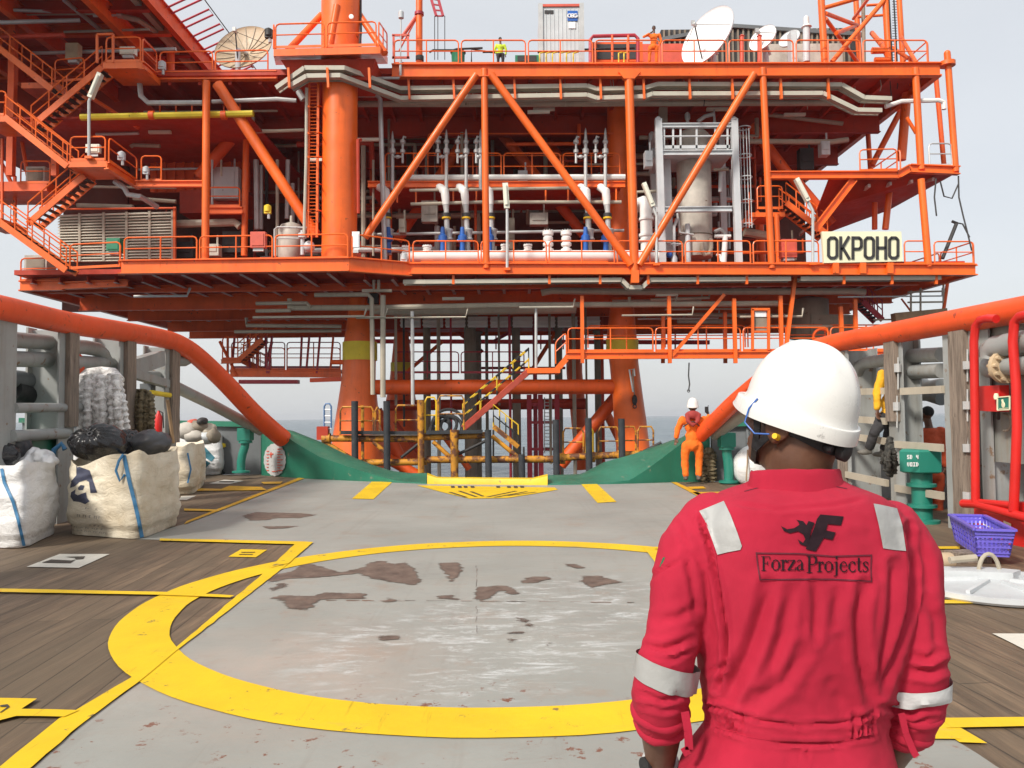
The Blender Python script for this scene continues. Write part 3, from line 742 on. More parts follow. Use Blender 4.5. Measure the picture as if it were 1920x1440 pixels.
# manifold header
pipe([(755,481,38.4),(1000,480,38.4),(1235,480,38.4)], .28, 'white', n=14)
part('manifold_beam', MB().ibeam(P(790,495,38.2), P(1140,494,38.2), .22, .2))
# ---- guardrails
guard(P(737,121,D), P(1742,121,D), h=1.18)
guard(P(1742,121,D), V((P(1742,121,D).x, 48, zT)), h=1.18)
guard(P(297,143,D+.3), P(505,139,D+.3), h=1.18)
guard(P(128,505,DL), P(228,500,DL), h=1.12)
guard(P(230,492,DL), P(655,485,DL), h=1.12)
guard(P(658,485,DL), P(770,496,D), h=1.12)
guard(P(772,496,D), P(1538,496,D), h=1.12); guard(P(1694,496,D), P(1745,496,D), h=1.12); guard(P(1750,497,D), P(1828,497,D), h=1.12)
guard(P(1828,497,D), V((P(1828,497,D).x, 46, zM)), h=1.12)
guard(P(1610,322,D), P(1685,320,D), h=1.05); guard(P(1690,320,D), V((P(1690,320,D).x, 41, P(1690,320,D).z)), h=1.05)
guard(P(1740,312,D), P(1788,312,D), h=1.1, mt='galv')
guard(P(36,528,38), P(112,526,38), h=1.12)
guard(P(262,340,36.6), P(305,340,36.6), h=1.2)
guard(P(388,388,39.5), P(452,388,39.5), h=1.0)
part('girder', MB().ibeam(P(255,345,36.7), P(390,345,36.7), .3, .26)); part('girder', MB().ibeam(P(388,395,39.5), P(455,395,39.5), .35, .26))
# ---- cellar walkway under the main deck
DW = 38.0
girder(P(1063,667,DW), P(1720,664,DW), .34, .26)
part('walkway_plate', MB().box((P(1063,660,DW).x, DW, P(1063,662,DW).z-.04), (P(1720,660,DW).x, DW+1.5, P(1063,662,DW).z)), 'deckred')
guard(P(1063,660,DW), P(1720,658,DW), h=1.15, panel=4.1); guard(P(1100,652,DW+1.5), P(1700,650,DW+1.5), h=1.1, panel=4.1, kick=False)
for x0,x1,y0,d in ((1091,1092,555,DW-.12),(1254,1256,555,DW-.12),(1376,1379,560,DW-.12),(1463,1466,555,DW-.12),(1492,1470,510,DW-.2),(1243,1243,590,DW+1.5),(1359,1360,585,DW+1.5),(1576,1580,575,DW+.5),(1603,1606,560,DW+.5)):
    part('hanger_post', MB().bar(P(x0,y0,d), P(x1,681,d), .17, .17))
for d in (DW-.05, DW+1.5): part('hanger_brace', MB().bar(P(1259,668,d), P(1358,552,d), .16, .16))
part('walkway_end_plate', MB().bar(P(1560,590,41), P(1560,640,41), 2.2, .1), 'conductor')
part('grey_tank', MB().lathe(P(1518,640,42), [(.2,0),(1.0,.15),(1.0,2.2),(.2,2.4)], 20), 'conductor')
part('drum', MB().torus(P(1540,632,39), .40, .07, (0,1,.2), 20, 8), 'orange2')
# landing stair down to the boat landing
lz = P(1020,690,DW).z
part('stair_landing', MB().box((P(985,690,DW).x, DW-.1, lz-.25), (P(1050,690,DW).x, DW+1.3, lz)))
stair(P(1045,692,DW), P(1066,668,DW), (0,1.2,0), 3, pf, rail=False)
guard(P(1040,684,DW-.05), P(1064,662,DW-.05), h=1.05, panel=9, kick=False, posts=False)
# left cellar access platform with stair, behind the left leg
DC = 46
girder(P(432,700,DC), P(640,701,DC), .42, .3); part('walkway_plate', MB().box((P(430,700,DC).x, DC, P(430,697,DC).z), (P(640,700,DC).x, DC+3, P(430,695,DC).z)), 'deckred')
guard(P(432,694,DC), P(640,694,DC), h=1.3, mt='orange2'); guard(P(432,690,DC+3), P(640,690,DC+3), h=1.6, mt='purplered')
stair(P(446,676,DC-.4), P(492,636,DC-.4), (0,.9,0), 8, pf); girder(P(415,678,DC-.4), P(452,677,DC-.4), .25, .2)
guard(P(415,674,DC-.4), P(448,674,DC-.4), h=1.3, mt='orange2'); stair(P(500,700,DC+1), P(452,676,DC+1), (0,.9,0), 6, pf)
for x in (427,440,464,482,498,510,566,580,600,625): part('hanger_post', MB().bar(P(x,630,DC+.3*(x%3)), P(x+(x%5-2)*3,700,DC+.3*(x%3)), .11, .11), 'orange2' if x % 2 else 'purplered')
part('hanger_brace', MB().tube(pp([(412,640,DC),(445,705,DC)]), .09, 6), 'orange2'); part('hanger_brace', MB().tube(pp([(510,640,DC+1),(495,700,DC+1)]), .09, 6), 'purplered')
part('bumper_beam', MB().bar(P(450,716,DC), P(560,716,DC), .5, .22), 'purplered'); part('bumper_beam', MB().bar(P(582,713,43), P(640,711,43), .3, .22), 'railred'); part('leg_stub', MB().tube(pp([(622,679,42),(646,679,42)]), .13, 10), 'orange2')
# right-hand low scaffold stair
part('scaffold', MB().bar(P(1675,597,40), P(1772,588,40), .5, .5), 'wood')
for x, y0, y1 in ((1708,545,590),(1726,540,592),(1769,515,590)): part('scaffold_pole', MB().tube(pp([(x,y0,40),(x,y1,40)]), .05, 6), 'tray')
part('scaffold_pole', MB().tube(pp([(1702,548,40),(1772,546,40)]), .05, 6).tube(pp([(1702,567,40),(1772,566,40)]), .05, 6), 'tray')
part('scaffold_brace', MB().tube(pp([(1778,520,40),(1768,590,40)]), .09, 8).tube(pp([(1690,560,41),(1720,600,41)]), .05, 8), 'orange2')
stair(P(1655,600,41), P(1618,565,41), (0,.9,0), 7, pf, 'purplered')

# ================================================================== PEDESTAL CRANE (front left column)
cr = thing('crane_pedestal', 'thick round orange crane column with a railed collar deck near its top', 'crane', (P(636,490,36.6).x, 36.6, zL))
DP = 36.6
def cpart(n, mb, mt='orange', **k): return build(n, mb, MAT[mt], cr, **k)
xs = (603,668)
cpart('column', MB().tube([P(636,494,DP), P(638,120,DP)], mdl(33,DP), 36).tube([P(640,118,DP), P(641,-80,DP)], mdl(38,DP), 36))
zb = P(620,104,DP).z
cpart('collar_deck', MB().prism([P(513,105,DP-1.6), P(713,100,DP-1.6), P(727,120,DP+1.9), P(517,122,DP+1.9)], (0,0,.32)))
cpart('bracket', MB().prism(pp([(526,112,DP-1.1),(704,110,DP-1.1),(690,150,DP-.6),(552,150,DP-.6)]), (0,1.9,0)), 'deckred')
for a, bq in (((540,95,DP-1),(603,28,DP)),((722,100,DP-.8),(672,25,DP)),((618,90,DP-.9),(632,10,DP-.9))):
    cpart('brace', MB().tube([P(*a), P(*bq)], .16, 10))
guard(P(514,91,DP-1.6), P(708,86,DP-1.6), cr, h=1.12, panel=2.6); guard(P(513,91,DP-1.6), P(517,108,DP+1.8), cr, h=1.12); guard(P(710,86,DP-1.6), P(726,105,DP+1.8), cr, h=1.12)
lad = MB()
for x in (577,594): lad.bar(P(x+3,150,36.1), P(x,445,36.1), .10, .10)
for k in range(44): lad.tube([P(579.5-k*.07,155+k*6.6,36.1), P(596.5-k*.07,155+k*6.6,36.1)], .02, 5)
cpart('ladder', lad)
for y in (198,248,293,344,394): cpart('ladder_bracket', MB().tube([P(578,y,36.1), P(578,y+2,35.6), P(596,y+2,35.6), P(597,y,36.1), P(606,y+3,36.4)], .035, 6))
cpart('conduit', MB().tube(pp([(672,265,36.2),(676,262,36.0),(671,262,36.0),(672,400,36.2)]), .08, 8), 'deckred')
cpart('gauge', MB().lathe(P(659,32,35.75), [(.02,0),(.11,0),(.11,.06),(.02,.07)], 16, (0,-1,0)), 'white')
cpart('cable_bundle', MB().tube(pp([(676,-20,36.4),(677,60,36.3),(674,90,36.2)]), .05, 6), 'dark')
# ================================================================== LEFT STAIR TOWER
stt = thing('stair_tower', 'zigzag orange stair tower climbing the left end of the platform', 'stairs', (P(100,510,DL).x, DL, zM))
stair(P(97,168,DL+.9), P(-60,45,DL+.9), (0,.9,0), 14, stt)
stair(P(58,238,DL+.9), P(191,126,DL+.9), (0,.9,0), 13, stt)
stair(P(126,312,DL-.1), P(8,219,DL-.1), (0,.9,0), 12, stt)
stair(P(52,420,DL+.9), P(158,329,DL+.9), (0,.9,0), 11, stt)
stair(P(124,507,DL-.1), P(-4,414,DL-.1), (0,.9,0), 12, stt)
def landing(x0, x1, y, d, w, parent=stt):
    a, bq = P(x0,y,d), P(x1,y,d)
    build('landing', MB().box((a.x, d, a.z-.28), (bq.x, d+w, a.z)), MAT['orange'], parent)
landing(193,266,117,DL,1.9); landing(-40,15,217,DL-.1,1.9); landing(127,200,302,DL-.1,1.9); landing(-40,2,409,DL-.1,1.9); landing(40,105,155,DL+2,1.4)
guard(P(196,117,DL), P(266,116,DL), stt, h=1.15); guard(P(266,116,DL), P(294,142,D+.4), stt, h=1.12); guard(P(-20,217,DL-.1), P(14,217,DL-.1), stt, h=1.12)
guard(P(129,302,DL-.1), P(200,301,DL-.1), stt, h=1.1); guard(P(202,301,DL-.1), P(258,341,37.2), stt, h=1.1); guard(P(100,155,DL+2), P(160,150,DL+2), stt, h=1.1)
build('side_beam', MB().ibeam(P(266,122,DL), P(296,148,D+.4), .35, .25).ibeam(P(200,310,DL-.1), P(262,349,37.2), .35, .25), MAT['orange'], stt)
build('gate_frame', MB().bar(P(182,66,DL), P(182,118,DL), .09, .09).bar(P(212,64,DL), P(212,118,DL), .09, .09).bar(P(182,65,DL), P(212,64,DL), .09, .09), MAT['orange'], stt)
for x0,y0,x1,y1,d,w in ((26,40,20,330,37.6,.3),(103,290,103,330,37,.25),(25,-10,25,150,38,.3),(28,330,28,420,39,.12),(4,260,4,420,38,.1)):
    build('support_post', MB().bar(P(x0,y0,d), P(x1,y1,d), w, w), MAT['orange2'], stt)
for x0,y0,x1,y1,d in ((0,300,30,360,39),(0,345,115,362,38.5),(40,258,52,330,40),(0,375,28,345,39)):
    build('support_brace', MB().tube([P(x0,y0,d), P(x1,y1,d)], .1, 8), MAT['orange2'], stt)
build('lower_landing', MB().box((P(-30,345,39).x, 38, P(0,362,39).z-.2), (P(110,345,39).x, 40.5, P(0,352,39).z)), MAT['orange2'], stt)
guard(P(36,344,38), P(96,344,38), stt, h=1.1)
# ================================================================== HELIDECK MODULE upper left
hd = thing('helideck_module', 'dark red raised deck seen from below with net frames along its outer edge', 'deck', (-22, 40, P(280,40,40).z))
zh = P(285,2,37).z
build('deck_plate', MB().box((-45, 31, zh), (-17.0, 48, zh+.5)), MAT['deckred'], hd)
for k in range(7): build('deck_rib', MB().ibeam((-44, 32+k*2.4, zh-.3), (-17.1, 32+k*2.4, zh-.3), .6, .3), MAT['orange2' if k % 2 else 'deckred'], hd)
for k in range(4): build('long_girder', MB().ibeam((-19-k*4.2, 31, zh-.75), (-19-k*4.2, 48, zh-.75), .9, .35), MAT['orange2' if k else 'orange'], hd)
build('edge_tray', MB().bar((-17.6, 31, zh-.25), (-17.6, 47, zh-.25), .3, .2).tube([(-24,37.2,zh-.4),(-19.5,37.2,zh-.4),(-18.2,38,zh-.4),(-17.8,39.4,zh-.4),(-17.8,47,zh-.4)], .14, 8), MAT['tray'], hd)
build('edge_girder', MB().ibeam((-16.9, 31, zh-.1), (-16.9, 48, zh-.1), .9, .3), MAT['orange2'], hd)
for k in range(9):
    y = 35 + k*1.5
    build('net_frame', MB().tube([(-16.8,y,zh+.2),(-15.3,y,zh+.9),(-15.3,y+.55,zh+.9),(-16.8,y+.55,zh+.2)], .05, 6), MAT['purplered'], hd)
build('net_cable', MB().tube([(-15.2,33,zh+.95),(-15.2,49,zh+.95)], .03, 5), MAT['dark'], hd)
for x0,y0,x1,y1,d,w in ((205,60,300,160,39.6,.45),(215,50,213,140,42,.4),(-40,110,20,60,38,.3),(320,60,320,140,41,.4),(60,130,130,40,42,.35)):
    build('support_brace', MB().tube([P(x0,y0,d), P(x1,y1,d)], w/2, 10), MAT['orange2'], hd)
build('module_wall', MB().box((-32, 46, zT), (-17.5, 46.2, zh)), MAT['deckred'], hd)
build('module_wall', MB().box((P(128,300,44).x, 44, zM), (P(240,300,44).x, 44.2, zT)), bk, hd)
# ================================================================== LATTICE TOWER upper right
lt = thing('lattice_tower', 'orange tubular lattice tower rising from the right end of the top deck', 'tower', (P(1615,115,D).x, 38.5, zT))
def lp(n, a, bq, wp, mt='orange'): build(n, MB().tube([P(*a), P(*bq)], mdl(wp, a[2])/2, 12), MAT[mt], lt)
legs = [(1545,D+.4,13),(1666,D+.4,13),(1612,41.5,10),(1693,41,10)]
for x, d, wp in legs:
    q = P(x,60,d); build('leg', MB().tube([(q.x,d,zT),(q.x-.2,d,zT+7)], mdl(wp,d)/2, 12), MAT['orange'], lt)
for a, bq, wp in (((1545,15,D+.4),(1625,-8,D+.4),8),((1548,25,D+.4),(1608,48,41),8),((1548,35,D+.4),(1610,120,41),8),((1560,116,D+.3),(1658,0,D+.3),9),((1568,62,D+.5),(1605,48,41),8),((1600,35,41),(1630,-5,D+.4),6),
        ((1650,75,41),(1720,120,38.5),7),((1690,70,40),(1718,118,D+.2),7),((1625,10,41),(1660,8,41),5),((1608,32,41),(1662,28,41),5),((1635,62,41),(1660,92,D+.6),9)):
    lp('lattice_brace', a, bq, wp)
build('riser_pipe', MB().tube([P(1620,120,40), P(1618,-20,40)], .10, 8), MAT['conductor'], lt)
la = MB()
for x in (1669,1678): la.bar(P(x+4,115,37.1), P(x-3,-20,37.1), .05, .05)
for k in range(26): la.tube([P(1673,113-k*5,37.1), P(1682,113-k*5,37.1)], .015, 5)
build('ladder', la, MAT['dark'], lt)
build('pipe_bundle', MB().tube(pp([(1635,95,37.4),(1660,95,37.4),(1668,112,37.4)]), .16, 10).tube(pp([(1640,112,37.3),(1668,112,37.3)]), .12, 10), MAT['orange'], lt)

# ---- more detail along the faces: hanging cables, small boxes, conduits, floodlights under the decks
r2 = random.Random(23)
for k in range(26):
    x = r2.uniform(700, 1700); d = r2.uniform(37.6, 40)
    a = P(x, 150, d); L = r2.uniform(.4, 1.5)
    part('drop_cable', MB().tube([a, a+V((.05,0,-L*.6)), a+V((r2.uniform(-.2,.2),.1,-L))], .025, 5), r2.choice(['tray','dark','pipe']))
for k in range(14):
    x = r2.uniform(240, 1700); d = r2.uniform(37.6, 41); q = P(x, r2.uniform(556, 600) if x > 450 else r2.uniform(540, 560), d)
    L = r2.uniform(2, 7); part('conduit', MB().tube([q, q+V((L,0,0)), q+V((L+.1,.1,.4))], r2.uniform(.035, .07), 6), r2.choice(['pipe','tray','galv']))
for x, y, d in ((600,300,39),(690,262,38.5),(300,248,38.5),(1020,205,39.5),(1345,205,39.5),(1490,215,40),(850,560,39.5),(1250,553,39),(700,545,38.6),(1010,210,38.6)):
    q = P(x, y, d); part('tube_light', MB().cbox(q, 1.1, .16, .14), 'lampcream')
for x, y, w, h, d, mt in ((1215,300,14,30,38.6,'skid'),(755,425,12,26,39.2,'pipe'),(806,398,30,40,40.5,'vessel'),(958,440,14,60,41,'conductor'),(1010,412,34,22,41,'vessel'),(890,345,14,24,40,'mred'),(980,335,18,26,41,'skid'),(425,345,50,60,41.2,'skid'),(440,455,40,40,41,'dark'),(400,470,26,22,40.4,'lampcream'),(350,470,30,30,40.6,'dark'),(1480,470,20,40,40,'conductor'),(1510,300,26,40,42,'dark'),(1545,280,16,26,40.5,'skid')):
    q = P(x, y, d); w_, h_ = mdl(w, d), mdl(h, d)
    part('equipment_box', MB().cbox(q, w_, .5, h_).cbox(q+V((0,-.27,h_*.1)), w_*.7, .05, h_*.5).tube([q+V((w_*.3,0,h_*.5)), q+V((w_*.3,0,h_*.5+.5))], .05, 6), mt)

for x, wp, d, y1 in ((742,5,43,760),(757,4,43.5,800),(822,7,45,900),(845,4,44,860),(912,6,50,900),(935,4,46,760),(955,5,44.5,900),(1002,8,49,900),(1030,5,45,870),(1075,7,46,900),(1098,4,44,800),(1128,6,48,900)):
    q = P(x, 600, d); part('riser_tube', MB().tube([(q.x,d,zLU-.3),(q.x,d,P(x,y1,d).z if y1 < 890 else SEA-.4)], mdl(wp,d)/2, 8), r2.choice(['conductor','deckred','pipe','dark','purplered']))
for x0,y0,x1,y1,d,wp,mt in ((760,735,868,735,45,5,'dark'),(900,752,1060,752,46,8,'deckred'),(760,700,830,640,50,7,'orange2'),(1000,690,1050,610,50,8,'orange2'),(925,640,1000,600,49,6,'purplered'),(830,600,905,660,52,7,'deckred'),(1060,845,1140,765,47,9,'orange2'),(880,690,1060,690,54,5,'purplered'),(740,790,800,870,46,8,'deckred')):
    part('jacket_brace', MB().tube([P(x0,y0,d), P(x1,y1,d)], mdl(wp,d)/2, 8), mt)
guard(P(740,700,44), P(985,700,44), h=1.2, mt='purplered', kick=True)
for x0,y0,x1,y1,d,r,mt in ((60,100,330,92,38.5,.09,'galv'),(120,60,280,55,38,.06,'pipe'),(0,70,120,66,36.5,.12,'deckred'),(150,170,260,240,38,.10,'orange2'),(270,210,520,208,39.5,.06,'pipe'),(180,252,260,250,38.6,.08,'galv'),(330,240,480,238,39,.07,'pipe'),(260,318,380,316,41,.06,'galv'),(150,350,330,352,39.4,.07,'pipe'),(250,372,330,378,39,.10,'conductor'),(120,392,330,390,38.9,.05,'orange2'),(398,300,398,390,40,.06,'galv'),(415,300,415,330,40,.05,'pipe'),(520,300,520,480,40.5,.09,'pipe'),(540,300,538,410,41,.12,'galv'),(700,300,700,480,39.8,.06,'pipe'),(312,395,312,480,41,.05,'orange2')):
    part('service_pipe', MB().tube([P(x0,y0,d), P(x1,y1,d)], r, 8), mt)
for k in range(7): part('overhead_beam', MB().bar(P(150+k*52,205+k*4,38.2), P(230+k*40,238,45), .14, .22), 'orange2' if k % 2 else 'deckred')
for k in range(6): part('pipe_support', MB().bar(P(300+k*30,195,37.6), P(300+k*30,222,37.6), .06, .06), 'orange2')
# ================================================================== EQUIPMENT on the platform
def text_strokes(mb, strokes, org, ux, uz, s, wd, nrm, z=0.0):      # thick straight strokes of a letter on a plane
    for a in strokes:
        pts = [org + ux*(p[0]*s) + uz*(p[1]*s) for p in a]
        for p, q in zip(pts, pts[1:]):
            d = (q-p).normalized(); sdv = d.cross(nrm)*wd/2; e = d*wd*.0
            mb.prism([p-sdv-e, q-sdv+e, q+sdv+e, p+sdv-e], nrm*.012)
# ---- name board
sb = thing('name_board', 'cream board reading OKPOHO on the main deck edge', 'sign', P(1615,500,36.75))
def sq(px, py, d=36.75): return P(px, py, d)
build('board', MB().prism([sq(1541,434), sq(1690,434), sq(1693,490), sq(1545,493)], (0,.16,0)), MAT['cream'], sb)
mb = MB(); K = FPX/36.68
def board_letter(x, kind):
    w = 21; y0, y1 = 443, 486; t = 5.2
    def bar_(a, b, wpx=t):
        p, q = P(a[0],a[1],36.7), P(b[0],b[1],36.7); d = (q-p).normalized(); n = V((0,-1,0)); s_ = d.cross(n)*(wpx/K/2)
        mb.prism([p-s_, q-s_, q+s_, p+s_], (0,.03,0))
    h = t/2; xl, xr = x+h, x+w-h; yt, yb = y0+h, y1-h
    if kind == 'O':
        c = 3
        for a, b in (((xl,yt+c),(xl,yb-c)),((xr,yt+c),(xr,yb-c)),((xl+c,yt),(xr-c,yt)),((xl+c,yb),(xr-c,yb)),((xl,yt+c+1),(xl+c+1,yt)),((xr-c-1,yt),(xr,yt+c+1)),((xl,yb-c-1),(xl+c+1,yb)),((xr-c-1,yb),(xr,yb-c-1))): bar_(a, b)
    if kind == 'K':
        bar_((xl,y0),(xl,y1)); bar_((xl+1,(y0+y1)/2+4),(xr,y0)); bar_((xl+4,(y0+y1)/2),(xr+1,y1))
    if kind == 'P':
        bar_((xl,y0),(xl,y1)); bar_((xl,yt),(xr-3,yt)); bar_((xl,yt+21),(xr-3,yt+21)); bar_((xr,yt+3),(xr,yt+18)); bar_((xr-4,yt),(xr,yt+4)); bar_((xr-4,yt+21),(xr,yt+17))
    if kind == 'H':
        bar_((xl,y0),(xl,y1)); bar_((xr,y0),(xr,y1)); bar_((xl,(y0+y1)/2),(xr,(y0+y1)/2))
for i, ch in enumerate('OKPOHO'): board_letter(1551 + i*22.9, ch)
build('lettering', mb, MAT['dark'], sb)
for x in (1566,1617,1668): build('bracket', MB().bar(P(x,493,36.85), P(x,513,36.85), .28, .2), MAT['orange'], sb)
# ---- satellite dishes
def dish(label, c, n, Rr, mt, depth, mount_to, group=None, ribs=0, feed=True):
    n = V(n).normalized(); c = V(c)
    t = thing('satellite_dish', label, 'satellite dish', mount_to, group)
    prof = [(.02,-depth*Rr)] + [(Rr*k/10, -depth*Rr*(1-(k/10)**2)) for k in range(1, 11)] + [(Rr*1.01, .03)] + [(Rr*k/10, -depth*Rr*(1-(k/10)**2)-.05) for k in range(10, 0, -1)]
    build('reflector', MB().lathe(c, prof, 48, n), MAT[mt], t, smooth=50)
    if ribs:
        q = V((0,0,1)).rotation_difference(n); mb = MB()
        for k in range(ribs):
            a = 2*math.pi*k/ribs
            mb.tube([c + q @ V((math.cos(a)*Rr*r_, math.sin(a)*Rr*r_, -depth*Rr*(1-r_*r_)+.02)) for r_ in (.15,.4,.7,.98)], .022, 5)
        build('rib', mb, MAT['pipe'], t)
    back = c - n*(depth*Rr+.05)
    build('mount', MB().tube([V(mount_to), V((mount_to[0], mount_to[1], back.z-.2)), back], [.16,.14,.12], 10).tube([back, back-V((0,0,.7))+V((.3,.1,0))], .07, 8), MAT['skid'], t)
    if feed:
        f = c + n*Rr*.62
        low = c + (V((0,0,-1)) - n*V((0,0,-1)).dot(n)).normalized()*Rr*.85
        sd_ = n.cross(V((0,0,1))).normalized()
        build('feed_arm', MB().tube([low, f], .035, 6).tube([c+sd_*Rr*.9, f], .015, 5).tube([c-sd_*Rr*.9, f], .015, 5), MAT['dark'], t)
        build('feed_horn', MB().lathe(f, [(.05,-.16),(.09,-.1),(.11,.12),(.05,.16)], 12, n).cbox(f+n*.12, .16, .16, .2), MAT['galv'], t)
    return t
dish('large white satellite dish tilted up on the top deck', P(1326,67,38.6), (-.769,-.556,.312), 1.58, 'dishwhite', .20, (P(1338,110,39.6).x, 39.6, zT), 'white dishes on the top deck')
dish('small white satellite dish right of the large one', P(1430,71,38.6), (-.70,-.62,.34), .72, 'dishwhite', .2, (P(1436,110,39.4).x, 39.4, zT), 'white dishes on the top deck')
dish('pale blue dish half hidden among grey cabinets', P(1480,72,40), (-.55,-.6,.4), .55, 'paleblue' if 'paleblue' in MAT else 'skid', .2, (P(1482,110,40.6).x, 40.6, zT), None, 0, False)
dish('big tan ribbed satellite dish at the left of the top deck', P(456,88,41), (-.12,-.9,.42), 1.55, 'tan', .26, (P(446,132,40.5).x, 40.5, zT), None, 16)
# ---- container
cb = thing('container', 'tall grey cargo container with a blue logo panel on the top deck', 'container', (P(1052,90,38.4).x, 38.9, zT))
x0, x1 = P(1012,60,38.4).x, P(1093,60,38.4).x; zc = P(1050,9,38.4).z
build('body', MB().box((x0,38.42,zT), (x1,41.2,zc)), MAT['skid'], cb)
build('corner_post', MB().box((x0-.06,38.34,zT), (x0+.16,38.5,zc+.06)), MAT['galv'], cb); build('corner_post', MB().box((x1-.16,38.34,zT), (x1+.06,38.5,zc+.06)), MAT['galv'], cb)
build('top_rail', MB().box((x0+.16,38.35,zc-.1), (x1-.16,38.5,zc+.02)), MAT['mred'], cb)
mb = MB()
for k in range(9): mb.box((x0+.3+k*.2,38.395,zT+.2), (x0+.33+k*.2,38.42,zc-.2))
build('side_corrugation', mb, MAT['skid'], cb)
bp = build('logo_panel', MB().prism(pp([(1064,20,38.37),(1083,20,38.37),(1083,39,38.37),(1064,39,38.37)]), (0,.02,0)), MAT['blue'], cb)
mb = MB()
mb.torus(P(1068,29.5,38.35), .085, .032, (0,1,0), 14, 6)
mb.torus(P(1073.5,29.5,38.35), .085, .032, (0,1,0), 14, 6, R(30), R(330)).bar(P(1072,29.5,38.35), P(1076,29.5,38.35), .05, .05)
mb.torus(P(1079.3,29.5,38.35), .085, .032, (0,1,0), 14, 6, R(-10), R(310)).bar(P(1079,30.5,38.35), P(1082,30.5,38.35), .05, .05)
build('logo_letters', mb, MAT['dishwhite'], bp)
build('paper_label', MB().prism(pp([(1066,41,38.37),(1079,41,38.37),(1079,53,38.37),(1066,53,38.37)]), (0,.02,0)), MAT['dishwhite'], cb)
build('vent', MB().prism(pp([(1021,19,38.38),(1038,19,38.38),(1038,25,38.38),(1021,25,38.38)]), (0,.02,0)), MAT['dark'], cb)
# ---- dark corrugated deck house behind the dishes
hs = thing('deck_house', 'low dark corrugated deck house behind the white dishes', 'building', (P(1390,110,43).x, 44, zT))
mb = MB(); a, bq = P(1240,62,42.5), P(1610,72,42.5); zr = P(1380,46,42.5).z
build('wall', MB().box((a.x,42.6,zT), (bq.x,47,zr-.2)), MAT['dark'], hs)
mb = MB()
for k in range(36): mb.box((a.x+.1+k*.29,42.5,zT+.2), (a.x+.2+k*.29,42.6,zr-.25))
build('wall_rib', mb, MAT['conductor'], hs)
build('roof', MB().prism([(a.x-.2,42.4,zr-.75),(P(1375,46,42.5).x,42.4,zr),(bq.x+.2,42.4,zr-.55),(bq.x+.2,42.4,zr-.75),(P(1375,46,42.5).x,42.4,zr-.2),(a.x-.2,42.4,zr-.95)], (0,4.9,0)), MAT['shipdark'], hs)
build('low_wall', MB().box((P(1205,100,41).x,41,zT), (P(1288,100,41).x,41.5,P(1240,82,41).z)), MAT['mred'], hs)
build('tan_wall', MB().box((P(1440,100,41.2).x,41.2,zT), (P(1580,100,41.2).x,42.4,P(1500,82,41.2).z)), MAT['vessel'], hs)
# ---- small deck items, each its own thing
def crate(name, label, cat, x0, y0, x1, y1, d, mt, dep=.6, group=None, detail=None):
    p, q = P(x0,y1,d), P(x1,y0,d)
    t = thing(name, label, cat, ((p.x+q.x)/2, d+dep/2, p.z), group)
    w, h = abs(q.x-p.x), q.z-p.z
    b = .03*min(w, h)
    build('case', MB().box((p.x,d,p.z), (q.x,d+dep,q.z)), MAT[mt], t)
    build('lid', MB().box((p.x+w*.1,d-.03,p.z+h*.12), (q.x-w*.1,d-.002,q.z-h*.12)), MAT[detail or mt], t)
    build('foot', MB().box((p.x+w*.15,d+.08,p.z-.15), (q.x-w*.15,d+dep-.08,p.z-.003)), MAT['galv'], t)
    return t
gd = thing('green_drum', 'open green drum standing on the top deck edge', 'drum', (P(859,118,38).x, 38, zT))
build('drum_body', MB().lathe((P(859,118,38).x,38,zT), [(.27,0),(.31,.3),(.33,P(859,98,38).z-zT-.06),(.36,P(859,98,38).z-zT),(.28,P(859,98,38).z-zT-.02),(.26,.1)], 20), MAT['teal'], gd)
build('rim_band', MB().torus((P(859,118,38).x,38,P(859,99,38).z), .35, .035, (0,0,1), 20, 6), MAT['dark'], gd)
crate('cabinet', 'small grey cabinet between the two white dishes and the lattice tower', 'cabinet', 1484, 57, 1494, 116, 38.2, 'skid', .5)
crate('junction_box', 'faded red junction box on the main deck rail left of the crane column', 'box', 469, 434, 497, 464, 35.25, 'mred', .3)
crate('junction_box', 'faded red junction box behind the main deck rail left of the OKPOHO board', 'box', 1466, 448, 1494, 482, 37.5, 'mred', .4)
crate('junction_box', 'pale box beside the stair landing in the upper left', 'box', 224, 87, 252, 101, 37, 'lampcream', .3)
crate('junction_box', 'tan box standing behind the upper left stair', 'box', 122, 80, 146, 110, 37.8, 'tan', .4)
crate('junction_box', 'white notice board on the corner rail right of the crane column', 'board', 660, 434, 674, 468, 35.35, 'dishwhite', .05)
crate('junction_box', 'light panel box on the rail of the lower left landing', 'box', 160, 270, 186, 286, 36.2, 'lampcream', .2)
t = thing('control_panel', 'orange framed control panel with a white screen on the low walkway', 'panel', P(1426,656,37.9))
build('frame', MB().bar(P(1411,656,37.9), P(1411,580,37.9), .12, .12).bar(P(1441,656,37.9), P(1441,580,37.9), .12, .12).bar(P(1409,580,37.9), P(1443,580,37.9), .12, .12).bar(P(1411,622,37.9), P(1441,622,37.9), .08, .1), MAT['orange'], t)
build('screen', MB().prism(pp([(1415,584,37.95),(1437,584,37.95),(1437,594,37.95),(1415,594,37.95)]), (0,.05,0)), MAT['dishwhite'], t)
build('back_plate', MB().prism(pp([(1414,595,38.0),(1438,595,38.0),(1438,620,38.0),(1414,620,38.0)]), (0,.05,0)), MAT['conductor'], t)
crate('cabinet', 'tan electrical cabinet at the left end of the main deck', 'cabinet', 45, 478, 88, 528, 38.4, 'vessel', .8, None, 'conductor')
crate('cabinet', 'tan cabinet on the small platform left of the stairs', 'cabinet', 48, 312, 84, 342, 38.8, 'vessel', .5, None, 'conductor')
crate('cabinet', 'dark green bin beside the louvred wall', 'bin', 199, 446, 224, 470, 35.8, 'teal', .5)
